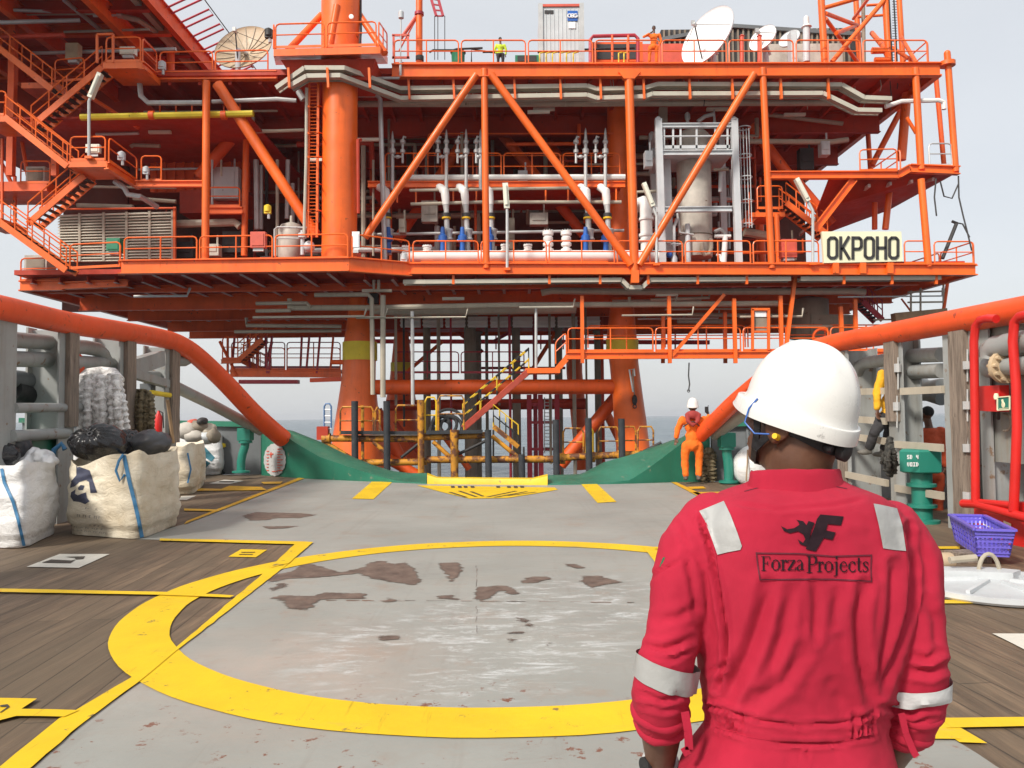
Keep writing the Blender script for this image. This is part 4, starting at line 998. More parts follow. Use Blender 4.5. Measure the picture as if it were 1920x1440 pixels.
crate('skid_box', 'dark equipment skid on the top deck near the worker in orange', 'skid', 1110, 78, 1205, 116, 39.5, 'orange2', 1.2, None, 'dark')
crate('skid_box', 'low equipment skid with yellow pipes in front of the grey container', 'skid', 966, 103, 1010, 117, 38.2, 'teal', .8, None, 'dark')
# yellow piping frame on the top deck
yf = thing('pipe_rack', 'low rack of yellow pipes on the top deck below the container', 'pipe rack', (P(1050,115,37.6).x, 37.6, zT))
for k, x in enumerate((1012,1024,1036,1050,1062,1075,1160,1170)):
    build('pipe', MB().tube(pp([(x,120,37.6),(x,100,37.6),(x+10,97,37.6)]), .04, 6), MAT['dullyellow'], yf)
build('rail', MB().tube(pp([(1008,98,37.7),(1085,96,37.7)]), .05, 6), MAT['dark'], yf)
gf = thing('gantry_frame', 'purple red pipe frame at the top deck rail beside the container', 'frame', (P(1135,115,38).x, 38, zT))
build('frame', MB().tube(pp([(1107,118,38),(1107,74,38),(1112,68,38),(1190,66,38),(1196,72,38),(1196,118,38)]), .09, 8), MAT['purplered'], gf)
for x in (1148,1178): build('post', MB().tube(pp([(x,118,37.9),(x,66,37.9)]), .06, 8), MAT['orange2'], gf)
# grey pipes along the deck edge
pr_ = thing('deck_pipes', 'thin blue grey pipes running along the top deck behind the rail', 'pipes', (P(880,100,38).x, 38.3, zT))
build('pipe', MB().tube(pp([(805,98,38.3),(812,94,38.3),(850,94,38.3),(856,92,38.3),(905,90,38.3)]), .05, 6), MAT['dark'], pr_)
build('pipe', MB().tube(pp([(884,118,38.5),(884,92,38.5),(936,100,38.5),(905,98,38.5)]), .04, 6), MAT['dark'], pr_)
build('pipe', MB().tube(pp([(1090,93,38.5),(1190,90,38.5)]), .05, 6), MAT['dark'], pr_)
# mast with purple boom and lines
ms = thing('mast', 'slim orange mast with a purple red boom tip and hanging lines', 'mast', (P(786,118,38).x, 38, zT))
build('pole', MB().tube([P(786,118,38), P(786,-60,38)], mdl(6.5,38), 12), MAT['orange'], ms)
build('collar', MB().lathe(P(786,26,38), [(.1,-.07),(.23,-.07),(.23,.07),(.1,.07)], 14), MAT['purplered'], ms)
build('collar', MB().lathe(P(787,110,38), [(.1,-.12),(.2,-.12),(.2,.12),(.1,.12)], 14), MAT['dark'], ms)
build('brace', MB().tube(pp([(783,27,38),(752,72,38)]), .09, 8).tube(pp([(780,36,38),(748,96,38)]), .04, 6), MAT['mred'], ms)
bmb = MB()
for o in (0, 14):
    bmb.bar(P(800+o,-30,37.6), P(818+o*.9,30,37.6), .13, .13)
for k in range(5): bmb.bar(P(803+k*4,-14+k*11,37.6), P(818+k*3.2,-10+k*10,37.6), .06, .06)
build('boom', bmb, MAT['purplered'], ms)
for x in (815,821,834): build('hanging_line', MB().tube(pp([(x,30,37.6),(x,112,37.6)]), .02, 5), MAT['dark'], ms)
def lamp(label, x, y0, y1, bx, by, d, pm='galv'):
    t = thing('flood_lamp', label, 'lamp', P(x, y0, d), 'tubular flood lamps on posts')
    build('post', MB().tube(pp([(x,y0,d),(x,y1,d),(bx,by,d)]), .07, 8), MAT[pm], t)
    q, e = P(bx,by,d), (P(bx,by,d)-P(x,y1,d)).normalized()
    build('lamp_head', MB().bar(q-e*.15, q+e*1.05, .26, .2).lathe(q+e*.45+V((0,-.1,0)), [(.02,-.48),(.09,-.45),(.09,.45),(.02,.48)], 10, e), MAT['lampcream'], t)
    build('bracket', MB().cbox(P(x,y0,d)+V((0,0,.06)), .3, .2, .12), MAT['orange'], t)
lamp('grey post lamp leaning over the left stair', 167, 298, 190, 172, 178, 35.1)
lamp('upright white post lamp in the middle of the main deck edge', 951, 507, 400, 950, 385, 36.8)
lamp('cream post lamp in front of the grey vessel frame', 1231, 498, 405, 1222, 382, 36.8)
lamp('cream post lamp above the OKPOHO board', 1524, 497, 395, 1512, 372, 36.8)
# pole with light at top deck
pl_ = thing('light_pole', 'thin pole with a small lamp above the top deck rail', 'lamp', P(752,120,37))
build('pole', MB().tube(pp([(751,108,37),(752,38,37),(753,20,37)]), .035, 6), MAT['galv'], pl_); build('lamp_head', MB().lathe(P(752,28,37), [(.03,-.2),(.13,-.16),(.13,.14),(.06,.22)], 12), MAT['skid'], pl_)
build('panel_frame', MB().bar(P(738,66,37), P(738,110,37), .1, .06).bar(P(765,66,37), P(765,110,37), .1, .06).bar(P(735,66,37), P(768,66,37), .06, .1).bar(P(735,108,37), P(768,108,37), .06, .1), MAT['mred'], pl_)
build('drain_pipe', MB().tube(pp([(751,112,36.9),(751,140,36.9),(748,146,36.9),(700,147,36.9)]), .07, 8), MAT['galv'], pl_)
an = thing('antenna_post', 'white topped antenna post beside the lattice tower', 'antenna', (P(1513,116,38).x, 38, zT))
build('post', MB().tube(pp([(1512,116,38),(1512,52,38)]), .17, 10), MAT['skid'], an); build('dome', MB().lathe(P(1512,44,38), [(.14,-.22),(.25,-.18),(.13,-.05),(.13,.3),(.03,.4)], 14), MAT['white'], an)
for x, l in ((1391,'short red post between the white dishes'),(1424,'short red post in front of the small white dish')):
    t = thing('stub_post', l, 'post', P(x,120,37.8)); build('post', MB().tube(pp([(x,120,37.8),(x,68,37.8)]), .1, 10), MAT['mred'], t); build('cap', MB().lathe(P(x,68,37.8), [(.08,-.05),(.14,0),(.05,.08)], 10), MAT['mred'], t)
# ---- valve risers
def riser(label, x, ytop, px_side, xl, dd, lower=True, bl=-5):
    t = thing('valve_riser', label, 'valve riser', P(xl,478,dd), 'grey riser pipes with valves')
    build('upper_pipe', MB().tube([P(x,356,dd),P(x,ytop+22,dd),P(x,ytop+8,dd),P(x,ytop,dd)], [.09,.09,.06,.015], 10).lathe(P(x,284,dd), [(.1,-.15),(.16,-.1),(.16,.12),(.1,.16)], 10).lathe(P(x,266,dd), [(.1,-.1),(.14,-.05),(.14,.05),(.1,.1)], 10), MAT['galv'], t)
    s = px_side
    build('relief_branch', MB().tube(pp([(x,294,dd-.05),(x+s,294,dd-.05)]), .055, 8).tube(pp([(x+s,306,dd-.05),(x+s,262,dd-.05),(x+s+2,256,dd-.05),(x+s+6,258,dd-.05)]), .06, 8).lathe(P(x+s,283,dd-.05), [(.07,-.12),(.13,-.09),(.13,.05),(.07,.1)], 10).lathe(P(x+s,266,dd-.05), [(.07,-.12),(.15,-.06),(.13,.08),(.05,.14)], 10).lathe(P(x+s*.5,294,dd-.05), [(.06,-.1),(.1,-.05),(.1,.05),(.06,.1)], 8, (1,0,0)), MAT['galv'], t)
    build('elbow', MB().tube(pp([(xl-14,350,dd+.9),(xl-8,353,dd+.2),(xl-1,359,dd),(xl,370,dd),(xl+1,384,dd)]), [.2,.21,.22,.2,.17], 12), MAT['white'], t)
    if lower:
        build('lower_pipe', MB().tube(pp([(xl+1,384,dd),(xl+2,395,dd),(xl+5,478,dd)]), [.16,.13,.15], 12).lathe(P(xl+6,440,dd), [(.16,-.3),(.24,-.26),(.24,-.2),(.18,-.15),(.2,.15),(.24,.2),(.24,.26),(.16,.3)], 12), MAT['galv'], t)
        build('collar_band', MB().lathe(P(xl+2,404,dd), [(.14,-.12),(.21,-.1),(.21,.1),(.14,.12)], 12), MAT['dark'], t)
        build('yellow_band', MB().lathe(P(xl+2,409,dd), [(.14,-.05),(.22,-.04),(.22,.04),(.14,.05)], 12), MAT['yellow'], t)
        b_ = xl+bl
        build('actuator', MB().tube(pp([(b_,426,dd-.4),(b_,440,dd-.4),(b_,452,dd-.4),(b_,474,dd-.4)]), [.10,.13,.12,.14], 10).lathe(P(b_,447,dd-.4), [(.1,-.22),(.22,-.12),(.22,.12),(.1,.22)], 12).tube(pp([(b_-9,452,dd-.4),(b_,447,dd-.4)]), .08, 8), MAT['blue'], t)
riser('grey valve riser nearest the crane column', 736, 246, 19, 724, 39.1, True, 4)
riser('grey valve riser third from the centre truss post', 837, 243, -16, 835, 39.1)
riser('grey valve riser second from the centre truss post', 874, 242, -16, 872, 39.1)
riser('grey valve riser half hidden behind the centre truss post', 901, 242, -8, 918, 39.1, True, 0)
riser('grey valve riser left of the pair beside the rear leg', 1098, 240, -18, 1100, 39.1, True, -2)
riser('grey valve riser right of the pair beside the rear leg', 1135, 240, -18, 1137, 39.1, True, -1)
# flanged stubs on the header pipe
def stub(label, x, y0, y1, r, d=38.4):
    t = thing('flanged_stub', label, 'pipe flange', P(x,y1,d), 'flanged stubs on the white header pipe')
    h = P(x,y0,d).z - P(x,y1,d).z; z0 = P(x,y1,d)
    build('flange_stack', MB().lathe(z0, [(r*.6,0),(r,.0+h*.05),(r,h*.2),(r*.62,h*.24),(r*.62,h*.3),(r*.95,h*.34),(r*.95,h*.45),(r*.7,h*.5),(r*.9,h*.58),(r*.9,h*.7),(r*.65,h*.74),(r,h*.8),(r,h*.95),(r*.5,h)], 16), MAT['white'], t)
    mb = MB()
    for k in range(10):
        a = 2*math.pi*k/10; mb.tube([z0+V((r*.85*math.cos(a),r*.85*math.sin(a),h*.78)), z0+V((r*.85*math.cos(a),r*.85*math.sin(a),h*1.02))], .025, 5)
    build('bolts', mb, MAT['galv'], t)
stub('tall white flanged stub left of the pair', 1028, 432, 476, .27); stub('tall white flanged stub right of the pair', 1062, 432, 476, .27)
stub('short white flanged stub near the crane column rail', 761, 461, 478, .2); stub('short white flanged stub between the riser pairs', 801, 460, 478, .24)
stub('short white flanged stub right of the centre truss post', 947, 458, 476, .22); stub('short white flanged stub beside the tall pair', 990, 458, 476, .22)
bt = thing('boiler_tank', 'pale round tank behind the rail left of the crane column', 'tank', (P(541,487,37.6).x, 38.1, zL))
build('shell', MB().lathe((P(541,487,37.6).x,38.1,P(541,487,37.6).z), [(.55,0),(.62,.1),(.62,1.55),(.5,1.78),(.2,1.9),(.08,1.95),(.08,2.25),(.02,2.25)], 26), MAT['vessel'], bt)
build('pipe_frame', MB().tube(pp([(515,480,36.6),(515,430,36.6),(520,426,36.6),(580,427,36.6)]), .045, 6).tube(pp([(515,447,36.6),(570,447,36.6)]), .035, 6), MAT['galv'], bt)
build('valve', MB().tube(pp([(567,478,36.4),(567,432,36.4)]), .09, 8).lathe(P(567,442,36.4), [(.08,-.15),(.2,-.1),(.2,.1),(.08,.15)], 10).ball(P(580,462,36.4), .26), MAT['skid'], bt)
# ---- vessel in its grey frame
vs_ = thing('vessel_skid', 'grey steel frame holding a tall lagged pressure vessel', 'pressure vessel', (P(1308,493,39.5).x, 39.5, zM))
f0, f1 = 38.2, 41.2
for (xt,yt,xb,yb,d) in ((1234,224,1242,494,f0),(1376,224,1385,494,f0),(1222,252,1228,400,f1),(1352,258,1357,440,f1)):
    build('post', MB().bar(P(xt,yt,d), P(xb,yb,d), .32, .3), MAT['skid'], vs_)
    build('post_cap', MB().lathe(P(xt,yt,d), [(.18,-.05),(.16,.05),(.06,.14)], 12), MAT['skid'], vs_)
for y, w in ((236,.22),(287,.26),(393,.26)):
    build('beam', MB().ibeam(P(1239,y,f0), P(1372,y-1,f0), w, .22), MAT['skid'], vs_)
    q = P(1234,y,f0); build('side_beam', MB().bar(q, V((P(1222,y,f1).x, f1, q.z)), .2, w), MAT['skid'], vs_)
build('platform_plate', MB().box((P(1236,287,f0).x, f0+.1, P(1240,287,f0).z-.02), (P(1376,287,f0).x, f1, P(1240,287,f0).z+.05)), MAT['skid'], vs_)
mb = MB().tube(pp([(1242,256,f0),(1368,255,f0)]), .045, 6).bar(P(1242,276,f0), P(1368,275,f0), .05, .16)
for x in (1245,1262,1276,1306,1341,1364): mb.bar(P(x,240,f0), P(x,280,f0), .09, .05)
build('platform_rail', mb, MAT['skid'], vs_)
c = P(1304,484,39.8)
vb = P(1304,484,39.8); ht = P(1304,243,39.8).z - vb.z
build('vessel_shell', MB().lathe((vb.x,39.8,vb.z), [(.82,0),(.86,.1),(.86,ht-.6),(.82,ht-.35),(.6,ht-.12),(.25,ht),(.1,ht+.02)], 36), MAT['vessel'], vs_)
build('vessel_band', MB().torus((vb.x,39.8,vb.z+1.1), .87, .03, (0,0,1), 30, 6), MAT['conductor'], vs_)
build('top_valve', MB().tube(pp([(1289,240,39.5),(1289,212,39.5)]), .08, 8).lathe(P(1289,218,39.5), [(.07,-.2),(.14,-.15),(.14,.1),(.07,.2)], 8).tube(pp([(1340,235,39.3),(1339,205,39.3)]), [.09,.03], 8).tube(pp([(1308,228,39.3),(1322,218,39.3),(1338,214,39.3)]), .1, 8), MAT['galv'], vs_)
build('duct', MB().bar(P(1249,295,39.2), P(1255,482,39.2), .38, .3), MAT['skid'], vs_)
build('duct', MB().bar(P(1243,203,40.5), P(1243,230,40.5), .42, .3), MAT['pipe'], vs_)
for pts, r, mt in (([(1289,420,38.9),(1291,492,38.9)],.13,'skid'),([(1360,443,38.9),(1357,492,38.9)],.14,'white'),([(1340,443,38.9),(1370,443,38.9)],.09,'white'),([(1350,360,39.5),(1352,320,39.5),(1362,316,39.5)],.1,'skid'),
                   ([(1338,318,39.3),(1366,318,39.3)],.07,'pipe'),([(1316,455,38.9),(1316,468,38.9),(1322,478,38.9),(1330,476,38.9),(1333,465,38.9),(1333,448,38.9)],.11,'pipe'),([(1340,435,39.2),(1350,430,39.2),(1358,436,39.2),(1360,445,39.2)],.1,'galv'),
                   ([(1264,492,38.7),(1264,425,38.7),(1270,410,38.7)],.08,'skid'),([(1248,455,38.8),(1280,458,38.8)],.05,'galv'),([(1343,478,38.9),(1350,478,38.9),(1352,490,38.9)],.06,'white'),([(1270,400,38.8),(1275,436,38.8),(1300,440,38.8)],.06,'galv')):
    build('pipe', MB().tube(pp(pts), r, 10), MAT[mt], vs_)
build('valve', MB().lathe(P(1264,487,38.6), [(.1,-.35),(.16,-.3),(.16,.1),(.1,.2)], 10).torus(P(1264,459,38.6), .25, .03, (0,0,1), 16, 6), MAT['skid'], vs_)
build('valve_body', MB().ball(P(1255,478,38.5), .16), MAT['blue'], vs_)
la = MB()
for x in (1387,1393,1399,1404): la.tube(pp([(x,240,38.3+(x%3)*.2),(x+6,427,38.3+(x%3)*.2)]), .022, 5)
for y in (240,292,333,377,421): la.torus(P(1395+(y-240)*.03,y,38.6), .32, .028, (0,0,1), 14, 5)
build('caged_ladder', la, MAT['skid'], vs_)
wp_ = thing('white_pipe_bend', 'thick white flanged pipe bend left of the grey vessel frame', 'pipe', P(1211,470,38.6))
build('pipe', MB().tube(pp([(1213,470,38.6),(1211,395,38.6),(1210,383,38.6),(1206,377,38.7),(1199,380,39.0),(1196,390,39.4)]), [.3,.3,.28,.26,.26,.26], 14), MAT['white'], wp_)
for y in (411,441,452): build('flange', MB().lathe(P(1212,y,38.6), [(.3,-.07),(.37,-.06),(.37,.06),(.3,.07)], 18), MAT['white'], wp_)
# ---- louvred wall
MAT['slat'] = paint('pale_louvre', (.66,.60,.50), .5, .1, 1)
lw = thing('louvre_wall', 'grey louvred wall panel on the main deck behind the left rail', 'wall', (P(220,490,39.5).x, 39.5, zM))
tl, tr_, bl_, br_ = P(112,403,39.5), P(326,396,39.5), P(112,492,39.5), P(326,490,39.5)
build('backing', MB().prism([tl, tr_, br_, bl_], (0,.1,0)), MAT['conductor'], lw)
mb = MB()
for k in range(17):
    a = tl.lerp(bl_, (k+.5)/17); bq = tr_.lerp(br_, (k+.5)/17)
    mb.prism([a+V((0,-.19,-.055)), a+V((0,-.18,-.075)), a+V((0,-.02,.04)), a+V((0,-.03,.06))], bq-a)
build('louvre_slats', mb, MAT['slat'], lw)
for t in (.19,.40,.6,.8,1.0): build('mullion', MB().bar(tl.lerp(tr_,t)+V((0,-.17,0)), bl_.lerp(br_,t)+V((0,-.17,0)), .12, .06), MAT['pipe'], lw)
build('end_post', MB().bar(tr_+V((.1,-.15,.2)), br_+V((.1,-.15,0)), .12, .12), MAT['orange'], lw)
# small gauges, valves and boxes on posts
def small(label, cat, name, x, y, d, mt, k):
    t = thing(name, label, cat, P(x,y,d)); s = .16*k
    build('body', MB().cbox(P(x,y-4,d), s*1.6, s, s*1.8).lathe(P(x,y-7,d), [(s*.3,-s),(s*.9,-s*.8),(s*.9,s*.6),(s*.3,s)], 10), MAT[mt], t)
    build('stem', MB().tube(pp([(x+2,y+12,d),(x+2,y-12,d)]), s*.35, 6), MAT['galv'], t)
small('pale blue valve beside the upper left stair landing','valve','hose_valve',304,128,36.8,'skid',1.15)
small('pale blue valve on the lower left landing rail','valve','hose_valve',228,298,36,'skid',1.15)
small('grey valve left of the tall left column','valve','hose_valve',274,325,36.4,'skid',1.0)
small('pale blue valve on the corner below the slanted truss tube','valve','hose_valve',757,488,36.9,'skid',1.2)
small('small white instrument on the rail above the OKPOHO board','instrument','instrument',1575,490,38,'skid',1.1)
small('small dark flood light on the crane collar rail','light','spot_light',504,68,35.4,'dark',1.3)
small('yellow headed tool leaning behind the red box','tool','long_tool',502,398,37,'dullyellow',1.2)
hc = thing('hanging_cables', 'loose dark cables hanging from the right end of the side landing', 'cable', P(1795,330,D))
for pts in ([(1755,335,37),(1752,370,37),(1756,405,37)],[(1763,340,37),(1770,368,37),(1785,372,37),(1797,345,37)],[(1797,330,37),(1798,370,37),(1806,405,37),(1815,440,36.8),(1822,470,36.8)],[(1795,418,37),(1805,420,37),(1818,445,36.8)]):
    build('cable', MB().tube(pp(pts), .035, 6), MAT['dark'], hc)
sp = thing('leaning_pole', 'dark pole leaning at the right end of the main deck', 'pole', P(1767,485,37.3)); build('pole', MB().tube(pp([(1767,485,37.3),(1793,420,37.3)]), .09, 8), MAT['dark'], sp); build('head', MB().tube(pp([(1785,415,37.3),(1795,419,37.3)]), .07, 8), MAT['dark'], sp)
ch = thing('chain_hoist', 'rusty hook block hanging in front of the right leg', 'hook', P(1190,765,41)); build('block', MB().ball(P(1190,750,41), .14, .1, .28).torus(P(1190,762,41), .09, .03, (0,1,0), 12, 6), MAT['dark'], ch)
build('chain', MB().tube(pp([(1186,692,41),(1190,748,41)]), .03, 6), MAT['conductor'], ch); build('arm', MB().tube(pp([(1187,735,41),(1180,693,41),(1189,692,41),(1190,705,41)]), .05, 6), MAT['skid'], ch)
hk = thing('hanging_hook', 'thin chain hanging below the walkway above the worker at the stern', 'chain', P(1292,733,37.9)); build('chain', MB().tube(pp([(1292,680,37.9),(1291,705,37.9),(1293,720,37.9),(1291,733,37.9)]), .035, 6), MAT['dark'], hk); build('hook', MB().torus(P(1291,733,37.9), .06, .02, (0,1,0), 10, 5), MAT['dark'], hk)
MAT['ladderblue'] = paint('faded_blue_ladder', (.10,.19,.36), .5, .3, 3, .2)
# ================================================================== BOAT LANDING
blg = thing('boat_landing', 'rusty yellow boat landing frame with black fender posts at the waterline', 'boat landing', (P(900,870,35.6).x, 35.8, SEA))
DBL = 35.6
def bpart(n, mb, mt='rustyellow', **k): return build(n, mb, MAT[mt], blg, **k)
for x, y0, y1 in ((665,752,870),(725,752,890),(915,806,905),(978,852,905),(1042,787,900),(1103,784,900),(1165,785,880)):
    bpart('fender_post', MB().tube([P(x,y0,DBL-.5), V((P(x+1,y0,DBL-.5).x, DBL-.5, SEA-.6))], .15, 14), 'fender')
for x, y0, w0 in ((789,750,.17),(852,806,.2)):
    bpart('rusty_post', MB().tube([P(x,y0,DBL-.3), P(x,y0+30,DBL-.3), V((P(x,y0,DBL-.3).x, DBL-.3, SEA-.5))], [w0,w0*.9,w0*.8], 12))
def bt_(a, bq, r, mt='rustyellow', dd=DBL, n='beam'): return bpart(n, MB().tube([P(*a,dd), P(*bq,dd)], r, 12), mt)
bt_((610,822),(795,823),.15); bt_((795,820),(912,816),.15); bt_((800,862),(1050,861),.16); bt_((1050,858),(1225,850),.16); bt_((640,868),(800,866),.15)
for a, bq in (((922,817),(972,858)),((812,828),(845,858)),((608,828),(670,866)),((700,828),(725,850))): bt_(a, bq, .10)
for a, bq in (((850,856),(912,826)),((752,858),(790,828)),((1225,850),(1260,900)),((1240,830),(1160,870))): bt_(a, bq, .07, 'dark')
for q in ((612,822),(852,818),(1052,860),(1108,857),(1165,854)): bpart('joint_sleeve', MB().lathe(P(*q,DBL), [(.1,-.2),(.24,-.18),(.24,.18),(.1,.2)], 12, (1,0,0)))
for a, bq in (((640,811),(790,812)),((800,811),(905,809))): bpart('rubber_strip', MB().bar(P(*a,DBL-.2), P(*bq,DBL-.2), .25, .16), 'fender')
bpart('deck_grating', MB().box((P(620,818,DBL).x, DBL, P(620,818,DBL).z-.12), (P(905,815,DBL).x, DBL+2.2, P(620,818,DBL).z)), 'conductor')
bpart('deck_grating', MB().box((P(1055,855,DBL).x, DBL, P(1055,855,DBL).z-.1), (P(1225,850,DBL).x, DBL+2, P(1055,855,DBL).z)), 'conductor')
for x0, x1, y0, y1 in ((638,700,763,815),(704,712,763,815),(742,790,760,815),(797,818,745,812),(822,870,742,810),(1056,1094,803,855),(1099,1112,802,855),(1122,1160,801,853),(1168,1192,800,852),(1196,1225,800,850)):
    g = bpart('guardrail', MB().tube(pp([(x0,y1,DBL),(x0,y0+8,DBL),(x0+4,y0,DBL),(x1-4,y0,DBL),(x1,y0+8,DBL),(x1,y1,DBL)]), .045, 6).tube(pp([(x0,(y0+y1)/2,DBL),(x1,(y0+y1)/2,DBL)]), .035, 6), 'yellow' if x0 % 2 else 'rustyellow')
bpart('stanchion', MB().bar(P(680,760,DBL+.1), P(680,870,DBL+.1), .12, .12).bar(P(679,760,DBL+1.4), P(679,816,DBL+1.4), .1, .1))
bl2 = bpart('ladder', MB().tube(pp([(608,818,DBL),(608,762,DBL),(611,757,DBL),(618,757,DBL),(621,762,DBL),(621,802,DBL)]), .042, 6), 'ladderblue')
for k in range(4): build('rung', MB().tube(pp([(608,768+k*12,DBL),(621,768+k*12,DBL)]), .035, 6), MAT['dishwhite'], bl2)
bpart('lifting_block', MB().cbox(P(606,812,DBL), .5, .4, .6), 'deckred')
# lower stair with striped rails
hz = MAT['hazard'] = paint('striped_handrail', (.76,.47,.012), .5, .1)
nt = hz.node_tree; bsdf = nt.nodes['Principled BSDF']
wv_ = N(nt, 'ShaderNodeTexWave', wave_type='BANDS', bands_direction='DIAGONAL'); wv_.inputs['Scale'].default_value = .55
g_ = N(nt, 'ShaderNodeNewGeometry'); nt.links.new(g_.outputs['Position'], wv_.inputs['Vector'])
nt.links.new(mix(nt, ramp(nt, wv_.outputs['Fac'], [(.48,0),(.52,1)]), (.02,.02,.02), (.72,.46,.02)), bsdf.inputs['Base Color'])
stair(P(868,803,DBL+.6), P(992,695,DW), (0,1.0,0), 15, blg, 'mred', True, 'hazard', 1.1, .26, True, 'boarding_stair')
stair(P(972,838,DBL+.3), P(925,800,DBL+.3), (0,.9,0), 5, blg, 'rustyellow', True, 'hazard', 1.0, .2)
build('stair_leg', MB().tube(pp([(925,806,DBL),(925,860,DBL)]), .05, 6).tube(pp([(982,838,DBL),(982,858,DBL)]), .05, 6), MAT['dark'], blg)
# red ladder frame behind
lf = thing('ladder_frame', 'dark red ladder frame standing in the water behind the boat landing', 'ladder', (P(1018,845,46).x, 46, SEA))
for x in (992,1013,1044): build('upright', MB().bar(P(x,740,46), V((P(x,740,46).x,46,SEA-.4)), .28, .28), MAT['purplered'], lf)
for y in (758,792,842): build('crossbar', MB().bar(P(992,y,46), P(1044,y,46), .16, .16), MAT['purplered'], lf)
la = MB()
for x in (1021,1034): la.tube([P(x,745,45.8), P(x,850,45.8)], .035, 6)
for k in range(16): la.tube([P(1021,748+k*6.5,45.8), P(1034,748+k*6.5,45.8)], .025, 5)
build('ladder', la, MAT['skid'], lf)
# coil of black hose
hcl = thing('hose_coil', 'heap of coiled black hose on the boat landing', 'hose', (P(836,810,DBL+.8).x, DBL+.9, P(836,811,DBL+.8).z))
for k, (x, y, r, ax) in enumerate(((838,800,.68,(.1,-.8,.6)),(832,800,.62,(-.2,-.7,.6)),(848,803,.55,(.3,-.8,.5)),(824,804,.5,(-.3,-.7,.7)),(840,795,.72,(0,-.9,.35)),(828,796,.4,(.2,-.9,.4)))):
    build('hose_loop', MB().torus(P(x,y,DBL+.7), r, .075, ax, 30, 8), MAT['black'], hcl)
# marine growth on the lower beams
# ================================================================== STERN of the ship
def lp_at(tab, x):
    for (x0, y0), (x1, y1) in zip(tab, tab[1:]):
        if x <= x1: return lerp(y0, y1, max(0, (x-x0)/(x1-x0)))
    return tab[-1][1]
def bulwark(label, xs, base, crease, top, back):
    t = thing('stern_bulwark', label, 'bulwark', G(*[(xs[0]+xs[-1])/2, lp_at(base,(xs[0]+xs[-1])/2)]))
    rows = []
    for x in xs:
        b0 = G(x, lp_at(base, x)); d = b0.y
        c0 = P(x, min(lp_at(crease, x), lp_at(base, x)-.5), d+.02)
        tp = P(x, lp_at(top, x), d+back)
        m1 = c0.lerp(tp, .33) + V((0,-.02,.10*min(1,(c0.z)))); m2 = c0.lerp(tp, .7) + V((0,0,.06*min(1,c0.z)))
        rows.append([b0, c0, m1, m2, tp, tp+V((0,.25,-.12)), V((tp.x, tp.y+.35, -2.4)), V((b0.x, b0.y+.05, -2.4))])
    vs = [p for r in rows for p in r]; n = len(rows[0]); fs = []
    for i in range(len(rows)-1):
        for k in range(n):
            fs.append((i*n+k, i*n+(k+1) % n, (i+1)*n+(k+1) % n, (i+1)*n+k))
    fs += [tuple(range(n)), tuple((len(rows)-1)*n+k for k in range(n))]
    build('plate', (vs, fs), MAT['green'], t, smooth=35)
    return t
Lx = [490 + k*10 for k in range(32)]
tb = bulwark('green curved stern bulwark on the left with a white draught dial', Lx,
        [(488,891),(568,897),(690,903),(802,908)], [(488,806),(525,811),(560,834),(600,857),(650,874),(700,890),(745,902),(802,906)],
        [(488,803),(545,806),(600,828),(650,852),(700,872),(735,883),(770,887),(802,887)], 1.3)
BASE_L = [(488,891),(568,897),(690,903),(802,908)]
fd = lambda x, y, o=.04: P(x, y, G(x, lp_at(BASE_L, x)).y - o)
dp = MB(); ol = [(515+20*math.cos(a)*(1+.05*(k % 2)), 862+30*math.sin(a)*(1+.04*(k % 2))) for k in range(36) for a in [2*math.pi*k/36]]
dp.prism([fd(x, y, .05) for x, y in ol], (0,.04,0))
g_ = build('dial_plate', dp, paint('grey_dial', (.44,.44,.43), .6, .12, 3, .25, rs=8), tb)
mb = MB()
for k in range(9): mb.bar(fd(520,842+k*5,.07), fd(529-(k % 2)*4,842+k*5,.07), .02, .022)
for k in range(7): mb.bar(fd(500,846+k*6,.07), fd(504-(k % 2),846+k*6,.07), .02, .02)
mb.bar(fd(505,852,.07), fd(512,851,.07), .02, .03).bar(fd(508,848,.07), fd(508,858,.07), .03, .02).bar(fd(510,884,.07), fd(520,884,.07), .02, .02)
build('dial_marks', mb, MAT['mred'], g_)
Rx = [1027 + k*9.5 for k in range(33)]
bulwark('green curved stern bulwark on the right beside the worker in orange', Rx,
        [(1027,910),(1150,908),(1262,904),(1335,903)], [(1027,908.5),(1095,907),(1150,904),(1182,900),(1212,881),(1252,851),(1276,833),(1284,825),(1335,820)],
        [(1025,891),(1090,889),(1131,867),(1185,852),(1239,833),(1263,824),(1290,819),(1335,815)], 1.3)
t = thing('stern_roller', 'bright yellow stern roller plate between the green bulwarks', 'roller', G(914,910))
rows = []
for k in range(25):
    x = 801 + k*9.4; y0 = 908 + (x-801)/226*2; fl = max(0, 1-(x-801)/20) + max(0, 1-(1027-x)/28)
    d = G(x, y0).y; b0 = P(x, y0, d+.01); c0 = P(x, y0-11.5-fl*6, d+.06); tp = P(x, y0-14-fl*7.5, d+.55)
    rows.append([b0, c0, tp, tp+V((0,.2,-.2)), V((tp.x,tp.y+.25,-1.2)), V((b0.x,b0.y,-1.2))])
vs = [p for r in rows for p in r]; n = 6; fs = [(i*n+k, i*n+(k+1) % n, (i+1)*n+(k+1) % n, (i+1)*n+k) for i in range(24) for k in range(n)] + [tuple(range(n)), tuple(24*n+k for k in range(n))]
build('roller_plate', (vs, fs), MAT['markyellow'], t, smooth=30)
